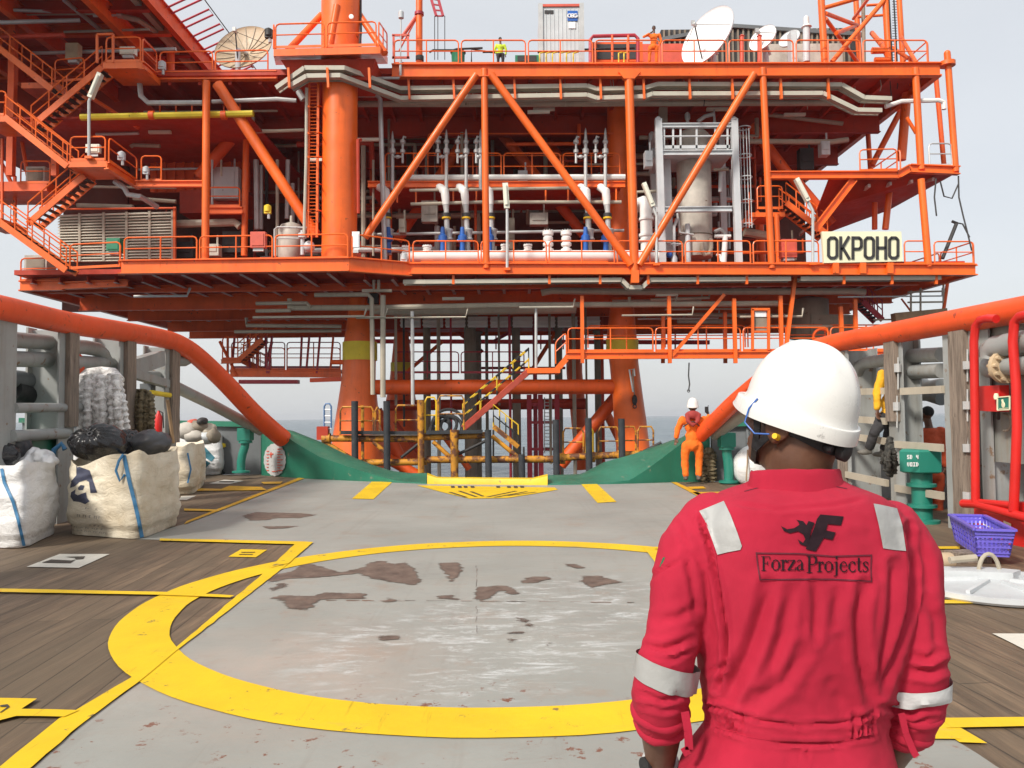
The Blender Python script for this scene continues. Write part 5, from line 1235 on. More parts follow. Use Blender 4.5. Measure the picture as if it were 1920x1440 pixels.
# grey bulwark walls either side of the stern
def wall(label, x0, x1, ytop0, ytop1, yb0, yb1, capw=7):
    a0, a1 = G(x0, yb0), G(x1, yb1); t = thing('bulwark_wall', label, 'bulwark', (a0+a1)/2)
    h0, h1 = P(x0, ytop0, a0.y), P(x1, ytop1, a1.y); h0.x = a0.x; h1.x = a1.x
    build('plate', MB().prism([a0, a1, h1, h0], (0,.12,0)), MAT['shipdark'], t)
    build('cap_rail', MB().bar(h0+V((0,.04,.06)), h1+V((0,.04,.06)), .34, .14), MAT['green'], t)
    for k in range(1, 4):
        q, w_ = a0.lerp(a1, k/4), h0.lerp(h1, k/4); build('stiffener', MB().prism([q+V((0,-.003,0)), w_+V((0,-.003,0)), w_.lerp(q,.05)+V((0,-.05,0)), q+V((0,-.22,0))], (.05,0,0)), MAT['shipdark'], t)
wall('dark grey bulwark wall with green cap rail at the left of the stern', 40, 489, 792, 800, 889, 889.5)
wall('dark grey bulwark wall with green cap rail behind the right stern vent', 1336, 1600, 800, 792, 903, 906)
def goose(label, x, y0, y1, d, s):
    t = thing('deck_vent', label, 'vent', P(x,y1,d), None)
    h = mdl(abs(y1-y0), d)
    b = P(x,y1,d)
    build('pipe', MB().tube([b, b+V((0,0,h*.25)), b+V((s*.06,0,h*.42)), b+V((s*.16,0,h*.58)), b+V((s*.18,0,h*.72))], .105, 14).lathe(b, [(.1,0),(.22,.0),(.22,.04),(.1,.06)], 16).lathe(b+V((s*.18,0,h*.66)), [(.1,0),(.17,0),(.17,.06),(.1,.06)], 14), MAT['greend'], t)
    build('head', MB().cbox(b+V((s*.18,0,h*.86)), .32, .32, h*.28).lathe(b+V((s*.18,0,h*.70)), [(.11,0),(.17,h*.03)], 14), MAT['greend'], t)
    return t
goose('green deck vent pipe in front of the left grey stern bulwark', 452, 803, 886, 20.0, .6)
goose('green deck vent pipe in front of the right grey stern bulwark', 1367, 812, 905, 17.3, -.2)
bo = thing('bollard', 'black bollard with a yellow top beside the far bulk bag', 'bollard', G(409,889))
b = G(409,889); hgt = P(409,828,b.y).z
build('body', MB().lathe(b, [(.26,0),(.26,.06),(.2,.1),(.2,hgt-.3)], 18), MAT['black'], bo); build('top', MB().lathe(b+V((0,0,hgt-.3)), [(.2,0),(.2,.12),(.28,.16),(.28,.24),(.2,.27)], 18), MAT['dullyellow'], bo)
# ================================================================== CRASH RAILS with posts
UL, UR = -5.6, 6.6
def railpipe(t, pts, r0, r1, mt='railred'):
    q = [c if isinstance(c, V) else P(*c) for c in pts]
    # smooth the path
    out = []
    m = len(q)
    for i in range(m-1):
        p0, p1, p2, p3 = q[max(i-1,0)], q[i], q[i+1], q[min(i+2,m-1)]
        for k in range(6):
            s = k/6
            out.append(.5*((2*p1)+(p2-p0)*s+(2*p0-5*p1+4*p2-p3)*s*s+(3*p1-p0-3*p2+p3)*s**3))
    out.append(q[-1])
    rs = [lerp(r0, r1, i/(len(out)-1)) for i in range(len(out))]
    build('crash_pipe', MB().tube(out, rs, 24), MAT[mt], t)
def dQ(x, u): return Q(x, 700, u).y
lr = thing('cargo_rail', 'orange topped cargo rail with grey posts along the left side of the deck', 'ship rail', S(UL,13,0))
railpipe(lr, [S(UL,.5,2.66), S(UL,5,2.70), (-160,552,dQ(-160,UL)),(-60,567,dQ(-60,UL)),(0,577,dQ(0,UL)),(130,606,dQ(130,UL)),(230,622,dQ(230,UL)),(300,634,dQ(300,UL)),(335,645,dQ(330,UL)),(370,668,17.4),(420,715,18.4),(470,768,19.4),(505,801,20.1),(530,822,20.6)], .13, .235)
build('stay_pipe', MB().tube([P(322,722,dQ(325,UL)+.6), P(400,760,19), P(490,808,20.2)], .13, 16), MAT['shipgrey'], lr)
build('stay_pipe', MB().tube([P(322,676,dQ(325,UL)+.3), P(345,676,17.2), P(360,668,17.6)], .13, 14), MAT['shipgrey'], lr)
build('diagonal_beam', MB().bar(P(236,692,dQ(240,UL)+.3), P(300,672,dQ(295,UL)+.3), .2, .3), MAT['shipgrey'], lr)
build('diagonal_beam', MB().bar(P(246,700,dQ(240,UL)+.3), P(330,725,dQ(320,UL)+.5), .15, .16), MAT['shipgrey'], lr)
def post(t, x0, x1, ytop, u, web=None, wood=None, mt='shipgrey', yb=None):
    a, bq = Q(x0, ytop, u), Q(x1, ytop, u)
    zt = P((x0+x1)/2, ytop, (a.y+bq.y)/2).z
    # plate facing inboard, spanning from a to b along the ship, plus web going outboard
    a0, b0 = V((a.x,a.y,0)), V((bq.x,bq.y,0)); sgn = 1 if u > 0 else -1
    outb = S(sgn,0,0).normalized()
    ch = outb*.025
    build('post', MB().prism([a0, b0, V((b0.x,b0.y,zt-.06)), b0.lerp(a0,.12)+V((0,0,zt)), a0.lerp(b0,.12)+V((0,0,zt)), V((a0.x,a0.y,zt-.06))], ch), MAT[mt], t)
    mid = a0.lerp(b0, .5)
    wd = web or .35
    build('post_web', MB().prism([mid+ch*1.08, mid+ch*1.08+V((0,0,zt-.05)), mid+outb*wd+V((0,0,zt-.05)), mid+outb*wd], S(0,.03,0)), MAT[mt], t)
    build('post_flange', MB().prism([mid+outb*wd-S(0,.13,0), mid+outb*wd+S(0,.13,0), mid+outb*wd+S(0,.13,zt-.02), mid+outb*wd-S(0,.13,-(zt-.02))], outb*.03), MAT[mt], t)
    if wood:
        w0, w1, wy0, wy1 = wood
        p, q = Q(w0, wy0, u), Q(w1, wy0, u); z0 = max(.02, P(w0, wy1, (p.y+q.y)/2).z); z1 = P(w0, wy0, (p.y+q.y)/2).z
        mbw = MB(); n = 14; vs = []
        for k in range(n+1):
            z = lerp(z0, z1, k/n); j = [.012*noise.noise(V((z*5, i*9.1, x0))) for i in range(4)]
            pa = V((p.x,p.y,z)) - outb*(.07+j[0]); pb = V((q.x,q.y,z)) - outb*(.07+j[1]); pc = V((q.x,q.y,z))-outb*.002; pd = V((p.x,p.y,z))-outb*.002
            e = S(0,1,0)
            vs += [pa+e*j[2]*1.6, pb+e*j[3]*1.6, pc, pd]
        fs = [(i*4+k, i*4+(k+1) % 4, (i+1)*4+(k+1) % 4, (i+1)*4+k) for i in range(n) for k in range(4)] + [(0,1,2,3), tuple(4*n+k for k in range(4))]
        build('wood_fender', (vs, fs), MAT['oldwood'], t, smooth=30)
def oldwood():
    m, nt, b = new_mat('weathered_timber')
    p = pos_out(nt, (14,14,1.0))
    f = nz(nt, p, 1.6, 8, .7, .4)
    c = mix(nt, ramp(nt, f, [(.3,0),(.68,1)]), (.10,.075,.058), (.33,.26,.205))
    c = mix(nt, ramp(nt, nz(nt, pos_out(nt,(30,30,1.6)), 1.4, 6, .7), [(.60,0),(.66,1)]), c, (.035,.028,.022))
    nt.links.new(c, b.inputs['Base Color']); b.inputs['Roughness'].default_value = .8
    bump(nt, b, f, .6, .02); return m
MAT['oldwood'] = oldwood()
post(lr, -26, 33, 592, UL); post(lr, 112, 141, 613, UL, .5, (123,141,620,800)); post(lr, 226, 249, 629, UL, .5, (232,249,640,805)); post(lr, 311, 332, 647, UL, .5, (318,332,655,830))
lo = UL - .28
def lpipe(t, pts, r, mt, u): build('pipe', MB().tube([Q(x,y,u) for x,y in pts], r, 14), MAT[mt], t)
lpipe(lr, [(-80,636),(20,637),(108,643)], .115, 'shipgrey', lo); lpipe(lr, [(-80,676),(20,673),(108,675)], .115, 'shipgrey', lo)
lpipe(lr, [(125,649),(160,651),(182,655),(192,664),(199,680),(212,685),(228,684)], .12, 'shipgrey', lo); lpipe(lr, [(125,679),(170,681),(226,682)], .12, 'shipgrey', lo)
lpipe(lr, [(-60,708),(30,712),(72,716)], .14, 'shipdark', lo-.3); lpipe(lr, [(20,730),(50,742),(75,752)], .16, 'black', lo-.3)
lpipe(lr, [(25,765),(150,764)], .07, 'shipgrey', UL-.02); lpipe(lr, [(130,695),(215,696)], .06, 'conductor', lo); lpipe(lr, [(248,703),(312,704)], .09, 'shipgrey', lo)
lpipe(lr, [(20,818),(125,812)], .08, 'shipgrey', UL); lpipe(lr, [(283,736),(318,741)], .05, 'dullyellow', UL+.05); lpipe(lr, [(314,750),(325,830)], .035, 'wood', UL+.1)
build('lower_box', MB().prism([Q(30,808,UL-.1), Q(110,806,UL-.1), Q(110,850,UL-.1), Q(30,862,UL-.1)], S(-.5,0,0)), MAT['green'], lr)
build('outer_bulwark', MB().prism([S(-6.6,4,0), S(-6.6,22.3,0), S(-6.6,22.3,.75), S(-6.6,4,.75)], S(-.12,0,0)), MAT['shipdark'], lr)
build('small_box', MB().cbox(Q(277,728,lo), .22, .22, .18), MAT['shipdark'], lr)

rr_ = thing('cargo_rail', 'orange topped cargo rail with grey posts along the right side of the deck', 'ship rail', S(UR,11,0))
railpipe(rr_, [S(UR,.5,2.62), S(UR,5,2.66), (2050,556,dQ(2050,UR)),(1920,580,dQ(1920,UR)),(1779,605,dQ(1779,UR)),(1670,625,dQ(1670,UR)),(1560,645,dQ(1560,UR)),(1500,666,13.9),(1440,704,14.6),(1380,752,15.8),(1340,790,16.8),(1312,816,17.4)], .15, .17)
build('stay_pipe', MB().tube([P(1340,815,17.5), P(1392,778,16.2), P(1480,730,14.8), P(1560,715,13.8)], .125, 16), MAT['shipgrey'], rr_)
post(rr_, 1588, 1571, 652, UR, .5, (1584,1572,660,905)); post(rr_, 1689, 1662, 632, UR, .30, (1684,1664,636,790))
post(rr_, 1820, 1766, 614, UR, .3, (1815,1786,620,995)); post(rr_, 1852, 1832, 603, UR+.05, .5)
ro = UR + .28
lpipe(rr_, [(1765,665),(1695,668)], .105, 'shipgrey', ro); lpipe(rr_, [(1765,695),(1695,698)], .105, 'shipgrey', ro)
lpipe(rr_, [(1668,674),(1625,680),(1613,686),(1606,702),(1600,722),(1598,760)], .10, 'shipgrey', ro); lpipe(rr_, [(1660,706),(1600,710),(1500,720)], .17, 'shipgrey', ro+.4)
lpipe(rr_, [(1766,722),(1742,726),(1730,720),(1720,700)], .10, 'shipgrey', ro+.5); lpipe(rr_, [(1766,748),(1740,740),(1690,738)], .10, 'shipdark', ro+.5)
lpipe(rr_, [(2000,632),(1920,641),(1868,650),(1858,658),(1856,670)], .13, 'shipgrey', UR-.12)
build('flanged_pipe', MB().tube([Q(1858,688,UR+.1), Q(1876,688,UR-.08), Q(1960,682,UR-.12)], [.14,.105,.105], 18), MAT['shipgrey'], rr_)
fl = MB(); fc = Q(1884,688,UR-.1); ax = (Q(1960,682,UR-.1)-fc).normalized()
fl.lathe(fc, [(.1,-.03),(.19,-.03),(.19,.03),(.1,.03)], 22, ax)
qf = V((0,0,1)).rotation_difference(ax)
for k in range(10): fl.lathe(fc+qf @ V((.155*math.cos(k*.628),.155*math.sin(k*.628),-.05)), [(.022,-.02),(.026,0),(.026,.09),(.02,.12)], 8, ax)
build('pipe_flange', fl, MAT['rustybeige'] if 'rustybeige' in MAT else paint('rusty_flange', (.46,.35,.22), .7, .3, 5, .5, (.30,.13,.05), rs=6), rr_)
stain = paint('rust_stained_plate', (.27,.275,.25), .6, .15, 1.2, .32, (.27,.105,.03), rs=1.7, streak=.8, scol=(.25,.15,.055))
build('side_plate', MB().prism([Q(1846,615,UR+.12), Q(2300,560,UR+.12), V((*Q(2300,560,UR+.12).xy,.9)), V((*Q(1846,615,UR+.12).xy,.9))], S(.03,0,0)), stain, rr_)
for pts in ([(1768,730),(1690,734)],[(1662,733),(1600,735)],[(1662,790),(1590,785)],[(1767,840),(1680,833)],[(1664,828),(1585,816)],[(1768,930),(1680,915)],[(1664,906),(1580,888)]):
    a, bq = Q(*pts[0], UR-.03), Q(*pts[1], UR-.03)
    build('batten', MB().bar(a, bq, .05, .10), MAT['battengrey'] if 'battengrey' in MAT else MAT['pipe'], rr_)
for x, y in ((1797,685),(1797,760),(1797,840),(1797,930)): build('clamp_bolt', MB().lathe(Q(x+16,y,UR-.06), [(.05,-.05),(.05,.05)], 8).tube([Q(x+17,y-30,UR-.05), Q(x+17,y+30,UR-.05)], .012, 5), MAT['galv'], rr_)
for x, y in ((1683,690),(1681,762)): build('clamp_bolt', MB().lathe(Q(x,y,UR-.05), [(.05,-.06),(.05,.06)], 8).tube([Q(x+1,y-20,UR-.05), Q(x+1,y+40,UR-.05)], .012, 5), MAT['galv'], rr_)
for pts, r in (([(1868,598),(1852,597),(1838,600),(1829,612),(1826,640),(1827,700),(1828,780),(1829,940)],.048), ([(1975,585),(1935,588),(1912,593),(1902,604),(1899,640),(1905,720),(1907,800),(1904,880),(1901,945),(1900,958)],.05), ([(1806,944),(1830,945),(1870,956),(1920,970),(2000,992)],.052), ([(1838,941),(1870,944),(1900,948)],.035)):
    q = [Q(x,y,UR-.32) for x, y in pts]; build('red_pipe', MB().tube(q, r, 16), MAT['piperead'], rr_)
build('red_base', MB().prism([V((*Q(1826,950,UR-.16).xy,.0)), V((*Q(2200,1060,UR-.16).xy,.0)), V((*Q(2200,1060,UR-.16).xy,.62)), V((*Q(1826,950,UR-.16).xy,.44))], S(.2,0,0)), MAT['piperead'], rr_)
for x0, x1 in ((1846,1868),(1882,1896)): build('sticker', MB().prism([Q(x0,976,UR-.17), Q(x1,982,UR-.17), Q(x1,993,UR-.17), Q(x0,986,UR-.17)], S(-.004,0,0)), MAT['cream'], rr_)
build('outer_bulwark', MB().prism([S(7.9,4,0), S(7.9,17.2,0), S(7.9,17.2,.75), S(7.9,4,.75)], S(.12,0,0)), MAT['shipdark'], rr_)
build('shackle', MB().torus(Q(1884,792,UR+.05), .10, .014, S(1,0,0), 18, 6, R(180), R(380)), MAT['conductor'], rr_)
for tt, u, vs_2 in ((lr, UL, (1.2,4.0,6.6)), (rr_, UR, (1.4,4.4))):   # the rails run on towards the bow
    sg_ = 1 if u > 0 else -1
    for v_ in vs_2:
        build('post', MB().prism([S(u,v_,0), S(u,v_+.34,0), S(u,v_+.34,2.56), S(u,v_,2.56)], S(sg_*.025,0,0)), MAT['shipgrey'], tt)
        build('post_web', MB().prism([S(u+sg_*.03,v_+.17,0), S(u+sg_*.03,v_+.17,2.5), S(u+sg_*.4,v_+.17,2.5), S(u+sg_*.4,v_+.17,0)], S(0,.03,0)), MAT['shipgrey'], tt)
for z in (2.35, 1.95): build('pipe', MB().tube([S(UL-.28,.5,z), S(UL-.28,8.4,z)], .115, 14), MAT['shipgrey'], lr)
# call box with sign
cbx = thing('call_point', 'red emergency box with a green pictogram plate on the stained side plate', 'alarm box', Q(1872,770,UR-.02))
build('box', MB().prism([Q(1852,724,UR), Q(1892,722,UR), Q(1892,772,UR), Q(1852,770,UR)], S(-.12,0,0)), MAT['piperead'], cbx)
sg = build('sign_plate', MB().prism([Q(1870,745,UR-.14), Q(1893,743,UR-.14), Q(1893,768,UR-.14), Q(1870,769,UR-.14)], S(-.01,0,0)), MAT['greend'], cbx)
fm = MB()
for a, bq in (((1870,745),(1893,743)),((1893,743),(1893,768)),((1893,768),(1870,769)),((1870,769),(1870,745))): fm.bar(Q(*a,UR-.155), Q(*bq,UR-.155), .012, .012)
fm.ball(Q(1881,759,UR-.153), .004, .035, .035).bar(Q(1879,749,UR-.155), Q(1881,757,UR-.155), .012, .02).bar(Q(1874,766,UR-.155), Q(1890,765,UR-.155), .008, .006)
build('pictogram', fm, MAT['cream'], sg)
build('handle', MB().lathe(Q(1868,744,UR-.15), [(.025,-.03),(.03,0),(.02,.04)], 10), MAT['cream'], cbx); build('conduit', MB().tube([Q(1872,770,UR-.05), Q(1872,785,UR+.02)], .02, 6), MAT['dark'], cbx)
# green hexagonal tank vent
hv = thing('tank_vent', 'green hexagonal tank vent head on a pipe behind the right rail posts', 'vent', G(1730,988))
b = P(1730,985,10.9); b.z = 0; zt = P(1730,842,10.9).z; zb_ = P(1730,886,10.9).z
build('head', MB().lathe((b.x,b.y,zb_), [(.24,0),(.29,.02),(.29,zt-zb_-.03),(.26,zt-zb_)], 6), MAT['greend'], hv, smooth=20)
build('pipe', MB().lathe((b.x,b.y,0), [(.22,0),(.22,.04),(.13,.05),(.13,.2),(.19,.21),(.19,.25),(.13,.26),(.13,zb_-.2),(.19,zb_-.19),(.19,zb_-.15),(.14,zb_-.14),(.14,zb_)], 22), MAT['greend'], hv)
def blocktext(mb, rows, x, y, d, s, wpx):
    G5 = {'S':['111','100','111','001','111'],'B':['110','101','110','101','110'],'4':['101','101','111','001','001'],'V':['101','101','101','101','010'],'O':['111','101','101','101','111'],'I':['111','010','010','010','111'],'D':['110','101','101','101','110'],' ':['000']*5}
    for r, line in enumerate(rows):
        for c_, ch in enumerate(line):
            for i in range(5):
                for j in range(3):
                    if G5[ch][i][j] == '1':
                        px, py = x + (c_*4+j)*s, y + (r*9+i)*s*1.1
                        mb.prism(pp([(px,py,d),(px+s,py,d),(px+s,py+s*1.1,d),(px,py+s*1.1,d)]), (0,.004,0))
mbt = MB(); blocktext(mbt, ['SB 4','VOID'], 1701, 853, b.y-.262, 1.4, 1); build('lettering', mbt, MAT['dishwhite'], hv)
# ================================================================== ROPES
def ropes(label, name, mt, cols, d0, zig=.03, r=.035, kind='rope'):
    t = thing(name, label, 'rope', P(cols[0][0], cols[0][2], d0), None)
    for k, (x, y0, y1, xo) in enumerate(cols):
        pts = []
        n = 22
        for i in range(n+1):
            s = i/n; y = lerp(y0, y1, s)
            pts.append(P(x + xo*s + 3*noise.noise(V((k*3.1, s*3, 0))), y, d0 - .12*math.sin(s*math.pi) - .05*(k % 3) + .04*noise.noise(V((s*5, k, 2)))))
        rs = [r*(1+.28*math.sin(i*2.4+k)) for i in range(n+1)]
        build('strand', MB().tube(pts, rs, 9), MAT[mt], t, smooth=60)
    return t
def ropemat(name, c0, c1, sc):
    m, nt, b = new_mat(name); p = pos_out(nt)
    f = nz(nt, p, sc, 5, .7); c = mix(nt, ramp(nt, f, [(.38,0),(.6,1)]), c0, c1)
    nt.links.new(c, b.inputs['Base Color']); b.inputs['Roughness'].default_value = .9
    bump(nt, b, f, .9, .03); return m
MAT['ropewhite'] = ropemat('white_mooring_rope', (.50,.47,.45), (.95,.93,.90), 14)
MAT['ropeolive'] = ropemat('olive_mooring_rope', (.07,.055,.03), (.24,.19,.11), 12)
MAT['ropedark'] = ropemat('dark_rope', (.02,.02,.018), (.07,.065,.055), 20)
dr = dQ(190, UL)-.5
wr = ropes('thick hank of white braided mooring rope hung on the left rail', 'rope_hank', 'ropewhite', [(150,712,805,2),(157,708,812,-3),(165,706,815,0),(173,705,818,3),(182,705,818,-2),(191,704,818,2),(200,703,815,2),(208,703,812,5),(217,706,810,8),(223,712,808,14),(161,707,812,4),(187,704,815,-3),(204,703,812,-2),(178,706,812,2)], dr, r=.062)
build('bight', MB().tube(pp([(150,714,dr),(165,700,dr+.1),(190,697,dr+.1),(212,699,dr+.1),(224,714,dr)]), .085, 10), MAT['ropewhite'], wr)
ropes('olive brown rope hank hung beside the white one on the left rail', 'rope_hank', 'ropeolive', [(252,735,812,0),(258,733,814,2),(265,732,814,-2),(272,733,812,2),(279,735,810,1),(285,740,806,0),(262,736,812,4),(276,735,808,-3)], dQ(265,UL)-.3, r=.055)
ropes('bundle of dark thin rope tied to the right rail battens', 'rope_hank', 'ropedark', [(1668,822,868,-14),(1668,822,884,-9),(1668,822,892,-3),(1668,822,893,3),(1669,822,888,8),(1669,822,872,13),(1668,822,890,0),(1669,822,880,5)], 10.6, r=.030)
ropes('tangled grey rope net bag behind the worker at the stern', 'rope_hank', 'ropeolive', [(1325,846,900,-3),(1329,844,901,2),(1334,850,901,2),(1320,848,900,-2)], 17.9, r=.09)
ext = thing('fire_extinguisher', 'small red extinguisher standing beside the left rail post', 'extinguisher', P(297,815,dQ(297,UL)-.25))
eb = P(297,822,dQ(297,UL)-.25); build('body', MB().lathe(eb, [(.06,0),(.07,.02),(.07,.42),(.03,.5),(.02,.54)], 14), MAT['piperead'], ext); build('hose', MB().tube([eb+V((0,0,.54)), eb+V((.08,0,.5)), eb+V((.1,0,.2))], .012, 6), MAT['black'], ext)
rb = thing('red_float', 'red rounded float wedged behind the left rail post', 'float', Q(146,690,lo)); build('body', MB().ball(Q(146,685,lo), .1, .1, .2), MAT['railred'], rb); build('eye', MB().torus(Q(146,668,lo), .03, .01, (0,1,0), 10, 5), MAT['galv'], rb)
# ================================================================== BULK BAGS
def bagmat(name, col, stain, amt, bluish=False):
    m, nt, b = new_mat(name); p = pos_out(nt)
    c = mix(nt, ramp(nt, nz(nt, p, 1.3, 6, .6), [(.35,0),(.7,amt)]), col, stain)
    c = mix(nt, ramp(nt, nz(nt, p, 4.2, 8, .7), [(.55,0),(.75,.35)]), c, tuple(x*.55 for x in stain))
    g = N(nt, 'ShaderNodeNewGeometry'); sx = N(nt, 'ShaderNodeSeparateXYZ'); nt.links.new(g.outputs['Position'], sx.inputs[0])
    low = ramp(nt, sx.outputs['Z'], [(0,.7),(.35,0)])
    mm = N(nt, 'ShaderNodeMath', operation='MULTIPLY'); nt.links.new(low, mm.inputs[0]); nt.links.new(ramp(nt, nz(nt, p, 2.5, 7, .7), [(.4,0),(.65,1)]), mm.inputs[1])
    c = mix(nt, mm.outputs[0], c, tuple(x*.5 for x in stain))
    nt.links.new(c, b.inputs['Base Color']); b.inputs['Roughness'].default_value = .62
    wv = nz(nt, pos_out(nt, (1.6,1.6,3.2)), 2.6, 7, .66, 1.6)
    bump(nt, b, wv, .5, .06)
    return m
MAT['bagtan'] = bagmat('dirty_tan_woven_bag', (.76,.70,.57), (.50,.39,.24), .75)
MAT['bagwhite'] = bagmat('white_woven_bag', (.80,.80,.80), (.60,.57,.52), .4)
MAT['straps'] = paint('blue_strap', (.05,.19,.36), .6, .15, 5)
MAT['bagblack'] = paint('black_bin_liner', (.016,.015,.016), .22, .3, 4, bmp=.12, bs=9)
MAT['bagcharcoal'] = paint('charcoal_bin_liner', (.055,.055,.06), .4, .3, 4, bmp=.35, bs=14)
MAT['navyprint'] = paint('navy_print', (.045,.05,.085), .7, .2, 6, .2, (.4,.34,.25), rs=9)
MAT['tealprint'] = paint('teal_print', (.04,.17,.22), .7, .2, 6)
def bulkbag(label, A, B, C, h, mt, bul=.10, dip=None, lean=(0,0), seed=0, sq=.8):
    A, B, C = V(A), V(B), V(C); c = (A+C)/2; ex = (B-A)/2; ey = (C-B)/2
    c = A + ex + ey
    t = thing('bulk_bag', label, 'bulk bag', (c.x,c.y,0), 'woven bulk bags by the left rail')
    nh, nv = 64, 26; vs = []; fs = []
    def pt(a, s):
        ca, sa = math.cos(a), math.sin(a)
        k = (abs(ca)**8 + abs(sa)**8)**(-1/8)*1.05
        fx, fy = ca*k, sa*k
        bb = 1 + bul*math.sin(math.pi*min(1, s*1.02))**.8 - .06*(1-s)*(s < .12) - .05*s
        q = c + ex*fx*bb + ey*fy*bb
        z = h*s
        n_ = V((q.x-c.x, q.y-c.y, 0)).normalized()
        w = .055*noise.noise(V((q.x*1.7+seed, q.y*1.7, z*4.5))) + .038*noise.noise(V((q.x*4, q.y*4+seed, z*12))) + .016*noise.noise(V((q.x*3.5+seed, q.y*3.5, z*13+2*q.x)))
        q = q + n_*w*(.3+s*(1.3-s))
        if s > .6:
            corner = max(0, (abs(fx)*abs(fy))-.75)*4
            z += (s-.6)*h*.22*corner + (s-.6)*.10*noise.noise(V((a*1.1, seed, 1)))
            if dip:
                da = (a-dip[0]+math.pi) % (2*math.pi) - math.pi
                z -= dip[1]*math.exp(-(da/dip[2])**2)*(s-.6)/.4
        q.z = max(.01, z); q.x += lean[0]*s; q.y += lean[1]*s
        return q
    for i in range(nv+1):
        for k in range(nh): vs.append(pt(2*math.pi*k/nh, i/nv))
    for i in range(nv):
        for k in range(nh): fs.append((i*nh+k, i*nh+(k+1) % nh, (i+1)*nh+(k+1) % nh, (i+1)*nh+k))
    # inner lining going down to the fill
    base = len(vs)
    for k in range(nh): p = vs[nv*nh+k]; vs.append(p.lerp(V((c.x,c.y,p.z)), .03) - V((0,0,.02)))
    for k in range(nh): p = vs[nv*nh+k]; vs.append(V((p.x,p.y,0)).lerp(V((c.x,c.y,0)), .10) + V((0,0,h*.80)))
    vs.append(V((c.x,c.y,h*.88)))
    for k in range(nh):
        k2 = (k+1) % nh
        fs.append((nv*nh+k, nv*nh+k2, base+k2, base+k)); fs.append((base+k, base+k2, base+nh+k2, base+nh+k)); fs.append((base+nh+k, base+nh+k2, base+2*nh))
    fs.append(tuple(range(nh-1, -1, -1)))
    body = build('bag_body', (vs, fs), MAT[mt], t, smooth=70)
    bm = bmesh.new(); bm.from_mesh(body.data); bv = BVHTree.FromBMesh(bm); bm.free()
    return t, body, bv, WL[t]
def bagproj(bv, L, px, py, off=.008):
    r = ray(px, py).normalized()
    hit = bv.ray_cast(CAM - L, r)
    if hit[0] is None: return None
    return hit[0] + L - r*off
def refine(poly, mx):
    bm = bmesh.new()
    f = bm.faces.new([bm.verts.new((x, y, 0)) for x, y in poly]); f.normal_update(); bmesh.ops.triangulate(bm, faces=[f])
    for _ in range(6):
        e = [e for e in bm.edges if e.calc_length() > mx]
        if not e: break
        bmesh.ops.subdivide_edges(bm, edges=e, cuts=1); bmesh.ops.triangulate(bm, faces=bm.faces[:])
    bm.verts.index_update()
    r = [(v.co.x, v.co.y) for v in bm.verts], [tuple(v.index for v in f.verts) for f in bm.faces]
    bm.free(); return r
def decal(name, polys, proj, mx, mt, parent, off=.008):
    vs = []; fs = []
    for poly in polys:
        pv, pf_ = refine(poly, mx); idx = []
        for x, y in pv:
            q = proj(x, y, off); idx.append(None if q is None else len(vs))
            if q is not None: vs.append(q)
        for f in pf_:
            if all(idx[i] is not None for i in f): fs.append(tuple(idx[i] for i in f))
    if fs: return build(name, (vs, fs), MAT[mt] if isinstance(mt, str) else mt, parent, smooth=60)
def strokepoly(pts, w):
    out = []
    for (x0,y0),(x1,y1) in zip(pts, pts[1:]):
        L = math.hypot(x1-x0, y1-y0) or 1; nx, ny = -(y1-y0)/L*w/2, (x1-x0)/L*w/2
        ex, ey = (x1-x0)/L*w*.25, (y1-y0)/L*w*.25
        out.append([(x0+nx-ex,y0+ny-ey),(x0-nx-ex,y0-ny-ey),(x1-nx+ex,y1-ny+ey),(x1+nx+ex,y1+ny+ey)])
    return out
# main tan bag
B1, body1, bv1, L1 = bulkbag('dirty tan bulk bag with a navy emblem and blue straps', G(124,1003), G(262,1013), G(338,984), P(240,852,10.2).z, 'bagtan', .05, (math.radians(235), .14, .55), (0,0), 3)
pj = lambda x, y, off=.008: bagproj(bv1, L1, x, y, off)
def c5(l): return [(100+x*.1389, 830+y*.1389) for x, y in l]
decal('emblem', [c5([(310,310),(490,375),(590,675),(500,680),(490,600),(480,530),(430,505),(350,530),(290,590),(225,610),(240,520),(310,440)]),
                 c5([(370,570),(420,580),(400,640),(340,640),(330,610)]),
                 c5([(300,630),(290,690),(330,710),(380,690),(440,670),(450,740),(490,790),(430,830),(350,800),(270,790),(230,730),(240,670)])], pj, 3, 'navyprint', body1)
rows_ = [(860,[(430,500),(570,600)],16),(960,[(320,380),(400,460),(480,520),(550,640)],34),(1085,[(490,520),(545,590),(600,640),(655,705)],18),(1125,[(280,340),(370,420),(430,500),(520,610),(640,680)],16),(1170,[(260,400),(420,520),(540,600),(620,730)],14)]
pl = []
for y, segs, hh in rows_:
    for a, bq in segs:
        n = max(1, int((bq-a)/24))
        for i in range(n):
            x = a+(bq-a)*i/n; w = (bq-a)/n*.62
            pl += [c5([(x,y+(x-260)*.10),(x+w*.35,y+(x-260)*.10),(x+w*.35,y+hh+(x-260)*.10),(x,y+hh+(x-260)*.10)])]
            if i % 2 == 0: pl += [c5([(x+w*.3,y+(x-260)*.10),(x+w,y+(x-260)*.10),(x+w,y+5+(x-260)*.10),(x+w*.3,y+5+(x-260)*.10)])]
decal('faded_print', pl, pj, 4, paint('faded_print', (.26,.24,.22), .7, .2, 6, .3, (.5,.42,.3), rs=9), body1)
decal('strap', strokepoly([(231,849),(236,872),(243,905),(252,940),(260,975),(267,1011)], 7.5), pj, 4, 'straps', B1, .015)
decal('strap', strokepoly([(126,862),(120,890),(116,905)], 5), pj, 4, 'straps', B1, .015)
tp1 = pj(231,852,.03) or P(231,852,10.2)
